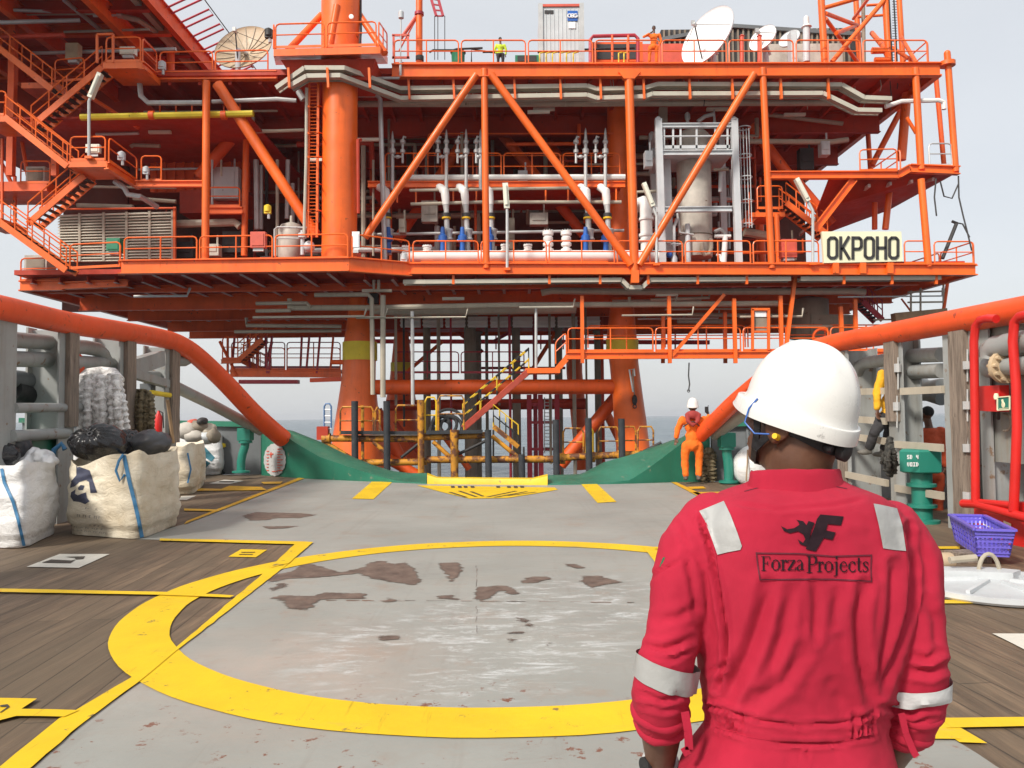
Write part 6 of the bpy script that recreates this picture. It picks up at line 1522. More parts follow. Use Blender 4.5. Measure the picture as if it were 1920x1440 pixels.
build('lifting_loop', MB().tube([tp1, tp1+V((-.03,-.05,-.08)), tp1+V((-.05,-.08,-.2)), tp1+V((.0,-.08,-.33)), tp1+V((.05,-.05,-.25))], .016, 6), MAT['straps'], B1)
tl1 = P(122,836,10.9); build('lifting_loop', MB().tube([tl1+V((0,0,-.05)), tl1+V((-.05,0,.03)), tl1+V((-.12,-.05,-.05)), tl1+V((-.15,-.06,-.25))], .035, 8), MAT['straps'], B1)
B2, body2, bv2, L2 = bulkbag('white bulk bag at the left edge with one blue strap', G(-75,1026), G(44,1030), G(106,1000), P(40,866,10.1).z, 'bagwhite', .07, None, (0,0), 11)
pj2 = lambda x, y, off=.008: bagproj(bv2, L2, x, y, off)
decal('strap', strokepoly([(3,880),(8,905),(24,940),(34,975),(45,1022)], 6), pj2, 4, 'straps', B2, .015)
B3, body3, bv3, L3 = bulkbag('white bulk bag wedged behind between the two front bags', G(84,968), G(150,970), G(180,952), P(110,852,12.2).z, 'bagwhite', .05, None, (0,0), 21)
B4, body4, bv4, L4 = bulkbag('tan bulk bag just behind the emblem bag on its right', G(250,930), G(362,928), G(385,908), P(340,842,14.2).z, 'bagtan', .04, None, (0,0), 31)
pj4 = lambda x, y, off=.008: bagproj(bv4, L4, x, y, off)
decal('strap', strokepoly([(352,850),(358,880),(352,905)], 3), pj4, 3, 'straps', B4, .015)
B5, body5, bv5, L5 = bulkbag('far bulk bag with a teal diamond mark under a heap of scrap', G(330,893), G(414,891), G(420,884), P(380,818,20.6).z, 'bagwhite', .08, None, (0,.0), 41)
pj5 = lambda x, y, off=.008: bagproj(bv5, L5, x, y, off)
decal('diamond_mark', [[(384,838),(403,858),(384,880),(368,858)]], pj5, 3, 'tealprint', body5); decal('white_bar', [[(366,862),(372,856),(384,858),(400,868),(398,870),(384,862),(374,860)]], pj5, 3, 'bagwhite', body5, .03)
decal('strap', strokepoly([(352,845),(350,870)], 3), pj5, 3, 'straps', B5, .015)
# bags of rubbish and loose contents
def sack(label, c, rx, ry, rz, mt, knot=None, seed=0, folds=15):
    c = V(c); t = thing('rubbish_sack', label, 'rubbish bag', c - V((0,0,rz)), 'rubbish sacks on the bulk bags')
    n, m = 72, 36; vs = []; fs = []; kd = V(knot or (0,0,1)).normalized(); q = V((0,0,1)).rotation_difference(kd)
    for i in range(m+1):
        th = math.pi*i/m
        for k in range(n):
            a = 2*math.pi*k/n
            l = V((math.sin(th)*math.cos(a), math.sin(th)*math.sin(a), math.cos(th)))
            f = .045*math.sin(folds*a + 3*noise.noise(V((a*2,th*2,seed))))*math.exp(-((th-.55)/.5)**2) + .11*noise.noise(l*1.8+V((seed,0,0))) + .035*noise.noise(l*3.6+V((seed,3,0)))
            f -= .28*math.exp(-(th/.30)**2); f += .12*math.exp(-(th/.07)**2)
            d = q @ l
            vs.append(c + V((d.x*rx, d.y*ry, d.z*rz))*(1+f))
    for i in range(m):
        for k in range(n): fs.append((i*n+k, (i+1)*n+k, (i+1)*n+(k+1) % n, i*n+(k+1) % n))
    o = build('sack_body', (vs, fs), MAT[mt], t, smooth=80)
    kp = c + V((kd.x*rx, kd.y*ry, kd.z*rz))*.80
    build('tie', MB().torus(kp, .03, .012, kd, 12, 6), MAT['bagcharcoal'] if mt == 'bagblack' else MAT['skid'], t)
sack('shiny black rubbish sack knotted on top of the emblem bag', P(184,830,10.75), .36, .34, .25, 'bagblack', (.0,-.75,.6), 1)
sack('dark crumpled sack behind the shiny black one', P(242,832,11.6), .30, .25, .2, 'bagblack', (.3,-.3,.9), 5, 9)
sack('charcoal sack at the right end of the emblem bag', P(285,830,11.5), .28, .26, .19, 'bagcharcoal', (.2,.3,.9), 8, 7)
sack('charcoal sack on the left white bag beside the rail post', P(30,838,10.7), .2, .22, .2, 'bagcharcoal', (.3,-.2,.9), 12, 8)
sack('dark sack at the left edge on the white bag', P(6,852,10.3), .19, .2, .16, 'bagblack', (-.3,-.2,.9), 15, 8)
cp = thing('crumpled_plastic', 'crumpled white plastic sheeting on the left white bag', 'plastic sheet', P(78,868,10.5))
mb = MB()
for k in range(7): mb.ball(P(52+k*7, 862-9*math.sin(k*.55), 10.5+.05*(k % 3)), .09, .1, .08+.02*(k % 3), 10, 7)
def organic(mb, vox, it=4, fac=.5):
    me = bpy.data.meshes.new('tmp'); me.from_pydata(mb.v, [], mb.f)
    bm = bmesh.new(); bm.from_mesh(me); bmesh.ops.recalc_face_normals(bm, faces=bm.faces); bm.to_mesh(me); bm.free()
    o = bpy.data.objects.new('tmp', me); COL.objects.link(o)
    r_ = o.modifiers.new('r', 'REMESH'); r_.mode = 'VOXEL'; r_.voxel_size = vox
    if it: s_ = o.modifiers.new('s', 'SMOOTH'); s_.iterations = it; s_.factor = fac
    dg = bpy.context.evaluated_depsgraph_get(); e = o.evaluated_get(dg); m2 = e.to_mesh()
    vs = [v.co.copy() for v in m2.vertices]; fs = [tuple(p.vertices) for p in m2.polygons]; nr = [v.normal.copy() for v in m2.vertices]
    e.to_mesh_clear(); bpy.data.objects.remove(o); bpy.data.meshes.remove(me)
    return vs, fs, nr
vs, fs, nr = organic(mb, .018, 2)
vs = [v + n*.03*noise.noise(v*14) for v, n in zip(vs, nr)]
build('sheet', (vs, fs), MAT['dishwhite'], cp, smooth=60)
sh = thing('scrap_heap', 'heap of rags and grey scrap lying on the far bulk bag', 'scrap', P(378,818,20.4))
for k, (x, y, rx, rz, mt) in enumerate(((350,808,.28,.22,'vessel'),(372,800,.3,.16,'conductor'),(392,808,.22,.2,'pipe'),(365,818,.3,.18,'vessel'),(386,820,.26,.18,'skid'),(362,792,.1,.08,'mred'),(380,790,.12,.1,'dark'),(400,818,.16,.2,'conductor'))):
    m2 = MB().ball(P(x,y,20.4+.1*(k % 3)), rx, .25, rz, 12, 8); m2.v = [v + V((.06*noise.noise(v*5), .06*noise.noise(v*5+V((9,0,0))), .05*noise.noise(v*6))) for v in m2.v]
    build('rag', m2, MAT[mt], sh, smooth=60)
wb = thing('white_bucket', 'white plastic jug lying at the foot of the far bulk bag', 'jug', G(429,886)); gb = G(429,886)
build('body', MB().lathe(gb+V((-.16,0,.11)), [(.06,-.02),(.11,0),(.11,.26),(.06,.3),(.04,.36)], 14, (1,0,0)), MAT['dishwhite'], wb); build('handle', MB().torus(gb+V((0,0,.22)), .05, .014, (0,1,0), 10, 6), MAT['dishwhite'], wb)
wbr = thing('bulk_bag', 'white bulk bag standing by the right stern behind the man in red', 'bulk bag', G(1412,908), None)
gb = G(1415,908); m2 = MB().ball(gb+V((0,.1,.36)), .42, .42, .48, 26, 18); m2.v = [V((v.x, v.y, max(.01, v.z))) + V((.03*noise.noise(v*4), .03*noise.noise(v*5), 0)) for v in m2.v]
build('bag_body', m2, MAT['bagwhite'], wbr, smooth=70); build('tie_rope', MB().tube([gb+V((-.28,-.33,.1)), gb+V((-.26,-.36,.4)), gb+V((-.2,-.22,.75))], .015, 6), MAT['wood'], wbr)
# ================================================================== THINGS on the right of the deck
bs = thing('plastic_basket', 'purple plastic basket with punched sides by the red pipes', 'basket', G(1845,1046))
zb0 = .10
def bq_(px, py, z): return G(px, py, z)
A, B, C = G(1792,1012,zb0), G(1832,1040,zb0), G(1892,1042,zb0); Dd = A + (C-B)
o_ = (A+C)/2
cor0 = [A, B, C, Dd]; hb = .26
cor1 = [V((o_.x+(p.x-o_.x)*1.22, o_.y+(p.y-o_.y)*1.22, zb0+hb)) for p in cor0]
MAT['purple'] = paint('purple_plastic', (.15,.12,.58), .35, .06, 3)
mb = MB()
for i in range(4):
    a0, b0, a1, b1 = cor0[i], cor0[(i+1) % 4], cor1[i], cor1[(i+1) % 4]
    nx = 8
    for k in range(nx+1): mb.bar(a0.lerp(b0,k/nx), a1.lerp(b1,k/nx), .018, .008)
    for s in (.0,.12,.34,.56,.78,.9): mb.bar(a0.lerp(a1,s), b0.lerp(b1,s), .008, .030 if s not in (.78,.9) else .05)
build('side_lattice', mb, MAT['purple'], bs)
build('base', MB().prism(cor0, (0,0,.012)), MAT['purple'], bs)
rm = MB()
for i in range(4): rm.bar(cor1[i], cor1[(i+1) % 4], .045, .022)
build('rim', rm, MAT['purple'], bs)
wk = thing('timber_block', 'brown timber block under the purple basket', 'block', G(1830,1062)); g0 = G(1828,1056)
for dz, l in ((0,.34),): build('timber', MB().cbox(g0+V((0,.12,.049)), l, .24, .096, .1).cbox(g0+V((.02,.12,.0985)), l*.9, .2, .002, .1), MAT['oldwood'], wk)
hc_ = thing('hatch_cover', 'round white steel hatch cover with raised ribs lying on the planks', 'hatch cover', G(1858,1100))
MAT['hatch'] = paint('chalky_white_steel', (.50,.52,.53), .5, .14, 2, .05)
hcn = G(1862,1096,.05); 
prof = [(.02,-.04),(.66,-.04),(.68,-.02),(.68,.02),(.63,.025),(.6,.012),(.3,.03),(.1,.04),(.02,.04)]
build('disc', MB().lathe(hcn, prof, 56), MAT['hatch'], hc_)
mb = MB()
for k in range(7):
    a = k*2*math.pi/7+.3; mb.bar(hcn+V((math.cos(a)*.12,math.sin(a)*.12,.05)), hcn+V((math.cos(a)*.62,math.sin(a)*.62,.032)), .03, .03)
build('rib', mb, MAT['skid'], hc_)
build('hub_arm', MB().prism([hcn+V((-.36,.12,.03)), hcn+V((.16,-.02,.03)), hcn+V((.30,.10,.03)), hcn+V((.12,.24,.03)), hcn+V((-.3,.3,.03))], (0,0,.07)), MAT['hatch'], hc_)
build('bracket', MB().tube([hcn+V((.06-.09*math.cos(k*math.pi/10),.15,.06+.17*math.sin(k*math.pi/10))) for k in range(11)], .018, 8).tube([hcn+V((-.25,.2,.17)), hcn+V((-.02,.2,.19))], .03, 8), MAT['pipe'], hc_)
rl_ = thing('paper_roll', 'tan roll lying beside the round hatch cover', 'roll', G(1772,1074)); gb = G(1776,1072)
build('roll', MB().lathe(gb+V((-.13,.05,.085)), [(.02,0),(.08,0),(.085,.01),(.085,.2),(.08,.21),(.02,.21)], 18, (1,.1,0)), MAT['tan'], rl_); build('core', MB().lathe(gb+V((.08,.06,.085)), [(.028,0),(.028,.02)], 12, (1,.1,0)), MAT['wood'], rl_)
# ================================================================== PEOPLE
def skinmat(name, c0, c1):
    m, nt, b = new_mat(name); p = pos_out(nt)
    c = mix(nt, ramp(nt, nz(nt, p, 14, 6), [(.35,0),(.65,1)]), c0, c1)
    nt.links.new(c, b.inputs['Base Color']); b.inputs['Roughness'].default_value = .48
    b.inputs['Subsurface Weight'].default_value = .08; b.inputs['Subsurface Radius'].default_value = (.02,.008,.004)
    bump(nt, b, nz(nt, p, 260, 3), .12, .003); return m
MAT['skin'] = skinmat('dark_brown_skin', (.095,.038,.020), (.145,.064,.036))
def cloth(name, col, fade=.14, dust=None):
    m, nt, b = new_mat(name); p = pos_out(nt)
    c = mix(nt, ramp(nt, nz(nt, p, 5, 6), [(.3,0),(.7,1)]), tuple(x*(1-fade) for x in col), tuple(min(1,x*(1+fade)+.006) for x in col))
    if dust: c = mix(nt, ramp(nt, nz(nt, p, 9, 7, .7), [(.58,0),(.8,.35)]), c, dust)
    nt.links.new(c, b.inputs['Base Color']); b.inputs['Roughness'].default_value = .85
    w1 = N(nt, 'ShaderNodeTexWave', wave_type='BANDS', bands_direction='DIAGONAL'); w1.inputs['Scale'].default_value = 420
    nt.links.new(p, w1.inputs['Vector'])
    h = mix(nt, .75, w1.outputs['Fac'], nz(nt, pos_out(nt, (1.4,1.4,.55)), 24, 8, .68, .8))
    bump(nt, b, h, .5, .006); return m
MAT['coverall'] = cloth('red_coverall_cloth', (.45,.005,.034), .14, (.32,.015,.045))
MAT['orangecloth'] = cloth('orange_coverall_cloth', (.84,.16,.008))
MAT['rustcloth'] = cloth('dark_orange_cloth', (.42,.055,.012))
MAT['yellowcloth'] = cloth('yellow_cloth', (.74,.38,.012)); MAT['hiviz'] = cloth('hi_vis_shirt', (.55,.72,.04)); MAT['darkcloth'] = cloth('dark_trousers', (.03,.028,.03)); MAT['maroon'] = cloth('maroon_life_vest', (.30,.035,.03))
MAT['reflect'] = paint('silver_reflective_tape', (.34,.34,.33), .45, .07, 8, bmp=.2, bs=50); MAT['reflectw'] = paint('white_reflective_tape', (.52,.52,.52), .45, .06, 8, bmp=.3, bs=40)
MAT['helmetwhite'] = paint('white_helmet_plastic', (.70,.69,.66), .27, .02, 4, .13, (.42,.41,.39), 16); MAT['hair'] = paint('black_hair', (.010,.009,.009), .8, .3, 60, bmp=.8, bs=240)
MAT['strapblk'] = paint('black_strap', (.010,.010,.012), .6, .2, 20); MAT['embroid'] = paint('black_embroidery', (.022,.012,.016), .8, .2, 60)
MAT['embroid'].node_tree.nodes['Principled BSDF'].inputs['Specular IOR Level'].default_value = .1
MAT['thread'] = paint('dark_red_thread', (.10,.006,.018), .8, .2, 60); MAT['bootgrey'] = paint('muddy_boot', (.12,.11,.095), .7, .25, 10)

def limb(mb, pts, rs, n=14):
    mb.tube(pts, rs, n)
    for p, r in zip(pts, rs): mb.ball(p, r*.995, n=n, m=8)
def hand(mb, w, d, side, s=1.0, curl=.6):             # wrist, direction, sideways (thumb) vector
    d = V(d).normalized(); side = V(side); side = (side - d*side.dot(d)).normalized(); nrm = d.cross(side)
    R3 = Matrix((side, d, nrm)).transposed()
    mb.ball(w + d*.05*s, .040*s, .052*s, .018*s, 12, 8, R3)
    for k, (o, L) in enumerate(((.030,.072),(.010,.082),(-.010,.076),(-.029,.060))):
        b0 = w + d*.088*s + side*o*s; e = b0
        pts = [b0 - d*.02*s, b0]; ang = 0
        for j, f in enumerate((.45,.32,.23)):
            ang += curl*(.55 if j == 0 else .75)
            e = e + (d*math.cos(ang) + nrm*math.sin(ang))*L*f*s; pts.append(e)
        mb.tube(pts, [.0095*s,.0095*s,.009*s,.0082*s,.0065*s], 8)
    t0 = w + d*.030*s + side*.034*s
    mb.tube([t0 - side*.012*s, t0, t0 + (side*.6+d*.75)*.034*s, t0 + (side*.45+d*.9)*.058*s + nrm*.012*s], [.012*s,.0125*s,.011*s,.008*s], 8)
def frame3(f, up=V((0,0,1))):
    f = V(f).normalized(); r = f.cross(up).normalized(); u = r.cross(f)
    return Matrix((r, f, u)).transposed()             # columns: right, forward, up
def headmesh(mb, c, M3, s=1.0):                        # skull, jaw, nose, ears, brow, lips
    L = lambda x, y, z: c + M3 @ V((x*s, y*s, z*s))
    mb.ball(L(0,-.012,.03), .076*s, .096*s, .092*s, 20, 14, M3)
    mb.ball(L(0,.022,-.045), .060*s, .070*s, .075*s, 16, 12, M3)
    mb.ball(L(0,.066,-.092), .030*s, .024*s, .024*s, 12, 8, M3)
    mb.tube([L(0,.082,.012), L(0,.098,-.015), L(0,.108,-.034)], [.010*s,.013*s,.017*s], 10)
    for x in (-1, 1):
        mb.ball(L(x*.015,.092,-.036), .011*s, .012*s, .010*s, 8, 6, M3)
        mb.ball(L(x*.031,.076,.018), .016*s, .014*s, .013*s, 10, 7, M3)
        mb.ball(L(x*.031,.078,.036), .024*s, .012*s, .008*s, 10, 7, M3)
        mb.ball(L(x*.078,-.008,-.012), .010*s, .022*s, .034*s, 12, 9, M3); mb.torus(L(x*.082,-.010,-.008), .024*s, .0065*s, M3 @ V((1,0,.0)), 18, 6)
    mb.ball(L(0,.088,-.064), .024*s, .012*s, .007*s, 10, 7, M3); mb.ball(L(0,.086,-.076), .021*s, .012*s, .008*s, 10, 7, M3)
def helmet(parent, c, M3, s=1.0, fine=True):
    L = lambda x, y, z: c + M3 @ V((x*s, y*s, z*s))
    n, md = (72, 22) if fine else (28, 10); vs = []; fs = []
    rim = [(1.085,-.046),(1.090,-.036),(1.084,-.012),(1.076,-.008),(1.030,-.006),(1.012,.001)]; m = len(rim)+md-1
    for i in range(m+1):
        for k in range(n):
            a = 2*math.pi*k/n; ca, sa = math.cos(a), math.sin(a); front = max(0, sa)**6
            if i < len(rim): rr_, z = rim[i]
            else:
                th = (i-len(rim)+1)/md*math.pi/2; rr_ = math.cos(th)**.84; z = .002 + .160*math.sin(th)
            x, y = .117*rr_*ca, .142*rr_*sa
            if i >= len(rim): z += math.exp(-(x/.014)**2)*.007*min(1, z/.05) + math.exp(-((abs(x)-.046)/.007)**2)*.0035*min(1, z/.06)*(y > -.10)
            else:
                w_ = (len(rim)-1-i)/(len(rim)-1); y += .032*front*w_; z -= .006*front - .016*front*w_
            z -= .012*max(0, -sa)**2*(1 if i < len(rim) else max(0, 1-z/.06))
            vs.append(L(x, y, z))
    for i in range(m):
        for k in range(n): fs.append((i*n+k, i*n+(k+1) % n, (i+1)*n+(k+1) % n, (i+1)*n+k))
    base = len(vs)
    for k in range(n): vs.append(vs[k].lerp(L(0,0,.02), .06))
    for k in range(n): vs.append(vs[k].lerp(L(0,0,.05), .30)+ M3 @ V((0,0,.05*s)))
    vs.append(L(0,0,.10))
    for k in range(n):
        k2 = (k+1) % n
        fs += [(k, k2, base+k2, base+k), (base+k, base+k2, base+n+k2, base+n+k), (base+n+k, base+n+k2, base+2*n)]
    h = build('helmet', (vs, fs), MAT['helmetwhite'], parent, smooth=42)
    if fine:
        mb = MB()
        for sx in (-1, 1):
            mb.tube([L(sx*.104,-.06,.004), L(sx*.112,.0,.012), L(sx*.105,.06,.004)], [.001,.004,.001], 8)
            mb.tube([L(sx*.040,-.098,.085), L(sx*.048,-.118,.045)], [.0012,.003], 6)
        mb.ball(L(0,-.075,.128), .004*s); mb.ball(L(0,-.092,.116), .004*s)
        build('moulding', mb, MAT['helmetwhite'], h)
    return h
def figure(label, J, d, mats, vox, cat='person', extras=None, hs=1.0, face=(0,1,0), helm=False, group=None, trousers=None, loose=1.0):
    g = lambda k: P(J[k][0], J[k][1], d + (J[k][2] if len(J[k]) > 2 else 0))
    zs = [g('anL').z, g('anR').z]
    base = (g('anL')+g('anR'))/2; base.z = min(zs) - .09*hs
    t = thing('person', label, cat, base, group)
    M3 = frame3(face); head = g('head')
    hipc = (g('hL')+g('hR'))/2; shc = (g('shL')+g('shR'))/2; waist = hipc.lerp(shc, .34); chest = hipc.lerp(shc, .74)
    mb = MB(); headmesh(mb, head, M3, hs)
    neck = shc + (head-shc)*.3
    limb(mb, [shc - V((0,0,.03)), neck, head - V((0,0,.05*hs))], [.065*hs,.056*hs,.052*hs])
    mb.tube([hipc, shc], [.08*hs,.08*hs], 10)
    for s in 'LR':
        e, w = g('el'+s), g('wr'+s); limb(mb, [g('sh'+s), e, w], [.045*hs,.038*hs,.028*hs]); mb.tube([shc, g('sh'+s)], .05*hs, 8)
        hd = (w-e).normalized(); hand(mb, w, hd, M3 @ V((-1 if s == 'L' else 1, .6, 0)) * -1, hs)
        limb(mb, [g('h'+s), g('kn'+s), g('an'+s)], [.07*hs,.05*hs,.035*hs]); mb.tube([hipc, g('h'+s)], .06*hs, 8)
    vs, fs, nr = organic(mb, min(vox*.75, .013*hs), 2)
    build('body', (vs, fs), MAT['skin'], t, smooth=80)
    def dress(mbx, name, mt):
        vs, fs, nr = organic(mbx, vox, 3)
        vs = [v + n*(.012*noise.noise(v*9) + .008*noise.noise(V((v.x*22,v.y*22,v.z*30)))) for v, n in zip(vs, nr)]
        return build(name, (vs, fs), MAT[mt], t, smooth=80)
    top = MB(); l = loose*hs
    top.ball(chest, .175*l, .125*l, .18*l, 16, 12, M3); top.ball(waist, .15*l, .118*l, .15*l, 16, 12, M3); top.ball(shc - V((0,0,.02)), .15*l, .09*l, .07*l, 14, 10, M3); top.ball(hipc + V((0,0,.03)), .160*l, .125*l, .12*l, 16, 12, M3)
    for s in 'LR':
        e, w = g('el'+s), g('wr'+s)
        limb(top, [g('sh'+s), e, e.lerp(w,.82)], [.074*l,.062*l,.052*l]); top.tube([chest, g('sh'+s)], [.10*l,.075*l], 12)
    leg = MB(); leg.ball(hipc, .165*l, .13*l, .13*l, 16, 12, M3)
    for s in 'LR':
        limb(leg, [g('h'+s)-V((0,0,.02)), g('kn'+s), g('kn'+s).lerp(g('an'+s), .85)], [.098*l,.078*l,.070*l])
    if trousers: dress(top, 'shirt', mats[0]); dress(leg, 'trousers', trousers)
    else: top.merge(leg); dress(top, 'coverall', mats[0])
    for s in 'LR':
        a = g('an'+s); bm_ = MB(); limb(bm_, [g('kn'+s).lerp(a,.62), a, a - V((0,0,.03*hs))], [.056*hs,.052*hs,.05*hs])
        fw = M3 @ V((0,1,0)); bm_.ball(a + fw*.06*hs - V((0,0,.05*hs)), .048*hs, .125*hs, .042*hs, 12, 8, M3)
        vs, fs, nr = organic(bm_, vox*.8, 2); build('boot', (vs, fs), MAT[mats[1]], t, smooth=70)
    if helm: helmet(t, head + V((0,0,.045*hs)), M3, hs*1.0, False)
    else:
        hb_ = MB().ball(head + M3 @ V((0,-.018*hs,.040*hs)), .082*hs, .100*hs, .088*hs, 18, 12, M3); build('hair', hb_, MAT['hair'], t, smooth=60)
    return t, g, M3
# worker by the stern
ft, g, M3 = figure('worker in orange coverall and white helmet seen from behind at the green stern bulwark',
    dict(head=(1299,764), shL=(1279,786), shR=(1321,786), elL=(1270,806), elR=(1334,797,-.05), wrL=(1268,822), wrR=(1328,777,.05), hL=(1286,834), hR=(1310,834), knL=(1284,864,.02), knR=(1311,863,.05), anL=(1286,893), anR=(1310,893)),
    17.35, ('orangecloth','bootgrey'), .02, helm=True, hs=1.04, face=(.12,1,0), loose=1.02)
vm = MB(); vm.ball(P(1299,778,17.22), .17, .09, .10, 16, 10).tube([P(1288,775,17.2), P(1290,790,17.15), P(1299,797,17.13), P(1308,790,17.15), P(1311,775,17.2)], .05, 10)
vs, fs, nr = organic(vm, .018, 3); build('life_vest', (vs, fs), MAT['maroon'], ft, smooth=70)
build('harness_strap', MB().tube(pp([(1281,800,17.17),(1292,793,17.13),(1300,790,17.10),(1312,799,17.12),(1318,806,17.2)]), .014, 6), MAT['strapblk'], ft)
wbelt = MB()
rd = thing('handheld_radio', 'small black radio held up by the worker at the stern', 'radio', P(1326,776,17.35)); build('case', MB().cbox(P(1325,768,17.38), .07, .05, .13), MAT['black'], rd); build('aerial', MB().tube(pp([(1327,766,17.38),(1328,760,17.38)]), .008, 6), MAT['black'], rd)
figure('worker in yellow hi-vis shirt standing at the top deck rail',
    dict(head=(938,74), shL=(931,85), shR=(946,85), elL=(928,93), elR=(949,94), wrL=(931,101), wrR=(948,103), hL=(934,102), hR=(943,102), knL=(934,113), knR=(943,113), anL=(934,124), anR=(943,124)),
    37.8, ('hiviz','black'), .03, trousers='darkcloth', face=(.5,-1,0), hs=.95)
figure('worker in orange coverall leaning at the top deck rail beside the large white dish',
    dict(head=(1226,53), shL=(1236,65), shR=(1216,65), elL=(1240,76), elR=(1207,69,-.1), wrL=(1236,86), wrR=(1219,62,-.25), hL=(1231,88), hR=(1219,88), knL=(1231,104), knR=(1218,104), anL=(1231,119), anR=(1217,119)),
    37.4, ('orangecloth','black'), .03, face=(-.2,-1,0), hs=1.05)
figure('worker in yellow jacket climbing behind the right rail battens',
    dict(head=(1676,668,.1), shL=(1654,702), shR=(1687,704,.1), elL=(1644,738,-.05), elR=(1697,742,.1), wrL=(1645,770,-.1), wrR=(1693,772,.1), hL=(1655,782), hR=(1677,784,.1), knL=(1639,812,-.12), knR=(1665,818,.1), anL=(1629,842), anR=(1657,846,.1)),
    11.9, ('yellowcloth','bootgrey'), .02, trousers='darkcloth', face=(-.75,.66,0), hs=.98)
figure('worker in dark orange coverall with bare head standing behind the right rail',
    dict(head=(1738,777), shL=(1722,808), shR=(1764,808), elL=(1712,842), elR=(1774,844), wrL=(1716,876), wrR=(1772,878), hL=(1731,892), hR=(1758,892), knL=(1731,946), knR=(1758,946), anL=(1731,992), anR=(1758,992)),
    12.3, ('rustcloth','black'), .02, face=(-.2,1,0), hs=1.02, loose=1.05)
# ------------------------------------------------------------------ the man in the foreground
DM = 1.66
M_ = lambda x, y, dd=0.0: P(x, y, DM+dd)
mt_ = thing('person', 'man in red coverall and white helmet seen from behind in the foreground', 'person', (M_(1490,1440).x, DM+.02, 0))
s_ = DM/FPX
rows = [(898,1416,1572,.082,.02),(910,1394,1592,.10,.02),(925,1352,1642,.115,.01),(945,1325,1668,.125,0),(975,1308,1690,.135,0),(1020,1300,1700,.142,0),(1100,1303,1698,.145,0),(1200,1306,1690,.140,.0),(1280,1317,1668,.132,.005),(1335,1327,1652,.128,.005),(1362,1328,1650,.128,.005),(1400,1300,1660,.134,.0),(1440,1278,1670,.140,-.005),(1530,1268,1682,.145,0),(1600,1275,1675,.14,0)]
tor = MB(); n = 48; vs = []; fs = []
for y, xl, xr, b, dy in rows:
    c = M_((xl+xr)/2, y, .02+dy); a = (xr-xl)/2*s_
    for k in range(n):
        t = 2*math.pi*k/n; ct, st_ = math.cos(t), math.sin(t); kk = (abs(ct)**2.5+abs(st_)**2.5)**(-1/2.5)
        vs.append(c + V((a*ct*kk, b*st_*kk, 0)))
for i in range(len(rows)-1):
    for k in range(n): fs.append((i*n+k, i*n+(k+1) % n, (i+1)*n+(k+1) % n, (i+1)*n+k))
fs += [tuple(range(n-1,-1,-1)), tuple((len(rows)-1)*n+k for k in range(n))]
tor.add(vs, fs)
armL = [(1335,985,62,.03),(1292,1035,60,.02),(1276,1100,55,.0),(1266,1170,50,-.01),(1252,1235,51,-.02),(1240,1290,53,-.01),(1238,1330,50,.01),(1240,1352,46,.03)]
armR = [(1668,995,60,.03),(1706,1050,58,.02),(1713,1110,52,.0),(1716,1180,48,-.01),(1720,1240,50,-.02),(1721,1285,52,-.01),(1713,1325,50,.01),(1698,1362,46,.03)]
def armtube(mb, arm): limb(mb, [M_(x,y,q) for x, y, r, q in arm], [r*s_ for x, y, r, q in arm], 20)
armtube(tor, armL); armtube(tor, armR)
# trousers
for xs_ in ((1370,1378),(1575,1570)):
    pts = [M_(xs_[0],1570,.02), V((M_(xs_[1],1700).x, DM+.03, .42)), V((M_(xs_[1],1700).x, DM+.02, .10))]
    limb(tor, pts, [.105,.085,.075], 18)
vs, fs, nr = organic(tor, .0066, 6, .5)
cinv = cam_rot.transposed()
def proj(v):
    q = cinv @ (v - CAM); return (960 + q.x/-q.z*FPX, 720 - q.y/-q.z*FPX)
def c7(l): return [(1120+x*.375, 900+y*.375) for x, y in l]
folds = [(c7([(515,190),(560,330),(610,560),(640,760),(640,900),(600,1050)]),5,.0075),(c7([(440,380),(480,520),(500,680)]),7,.004),
 (c7([(1560,230),(1580,420),(1560,640),(1500,850),(1430,1050)]),7,.008),(c7([(860,540),(800,740),(740,900),(640,1090)]),14,.007),(c7([(960,560),(930,760),(860,980)]),12,.005),(c7([(1085,520),(1095,620),(1090,800)]),8,.005),
 (c7([(1200,560),(1190,720)]),8,.004),(c7([(1335,530),(1310,680),(1320,900),(1370,1120)]),11,.008),(c7([(1480,420),(1470,640),(1450,800),(1400,1060)]),9,.006),(c7([(1020,860),(930,1010),(780,1110)]),14,.005),
 (c7([(560,960),(640,930)]),6,.004),(c7([(1180,1040),(1240,1150)]),16,.005),(c7([(600,1240),(760,1290),(960,1320),(1180,1320),(1390,1280)]),3.2,.0045),(c7([(540,1120),(640,1150),(800,1200),(1000,1230),(1250,1210),(1370,1160)]),4,.004),
 (c7([(1045,1340),(1045,1440)]),3,.004),(c7([(260,500),(300,460),(420,400)]),4,.003),(c7([(250,840),(330,850),(470,800)]),8,.006),(c7([(240,880),(370,900),(480,850)]),5,.004),(c7([(300,700),(400,690),(490,640)]),9,.0035),(c7([(220,1070),(320,1110),(440,1070)]),7,.006),(c7([(230,1120),(330,1150),(430,1130)]),6,.004),
 (c7([(1560,950),(1660,970),(1740,930)]),8,.007),(c7([(1580,880),(1650,900),(1700,860)]),7,.005),(c7([(1430,1130),(1560,1170),(1720,1130)]),7,.006),(c7([(1450,1190),(1580,1220),(1680,1180)]),6,.004),(c7([(1640,600),(1690,700),(1700,850)]),9,.004),(c7([(1600,300),(1650,420),(1660,600)]),10,.004),
 (c7([(400,230),(450,330),(520,420)]),7,.003),(c7([(700,120),(900,150),(1180,130),(1330,100)]),4,.002)]
for k in range(8): folds.append((c7([(555+k*24,1120+k*6),(562+k*23,1180+k*8),(556+k*24,1235+k*7)]),3.2,.0055))
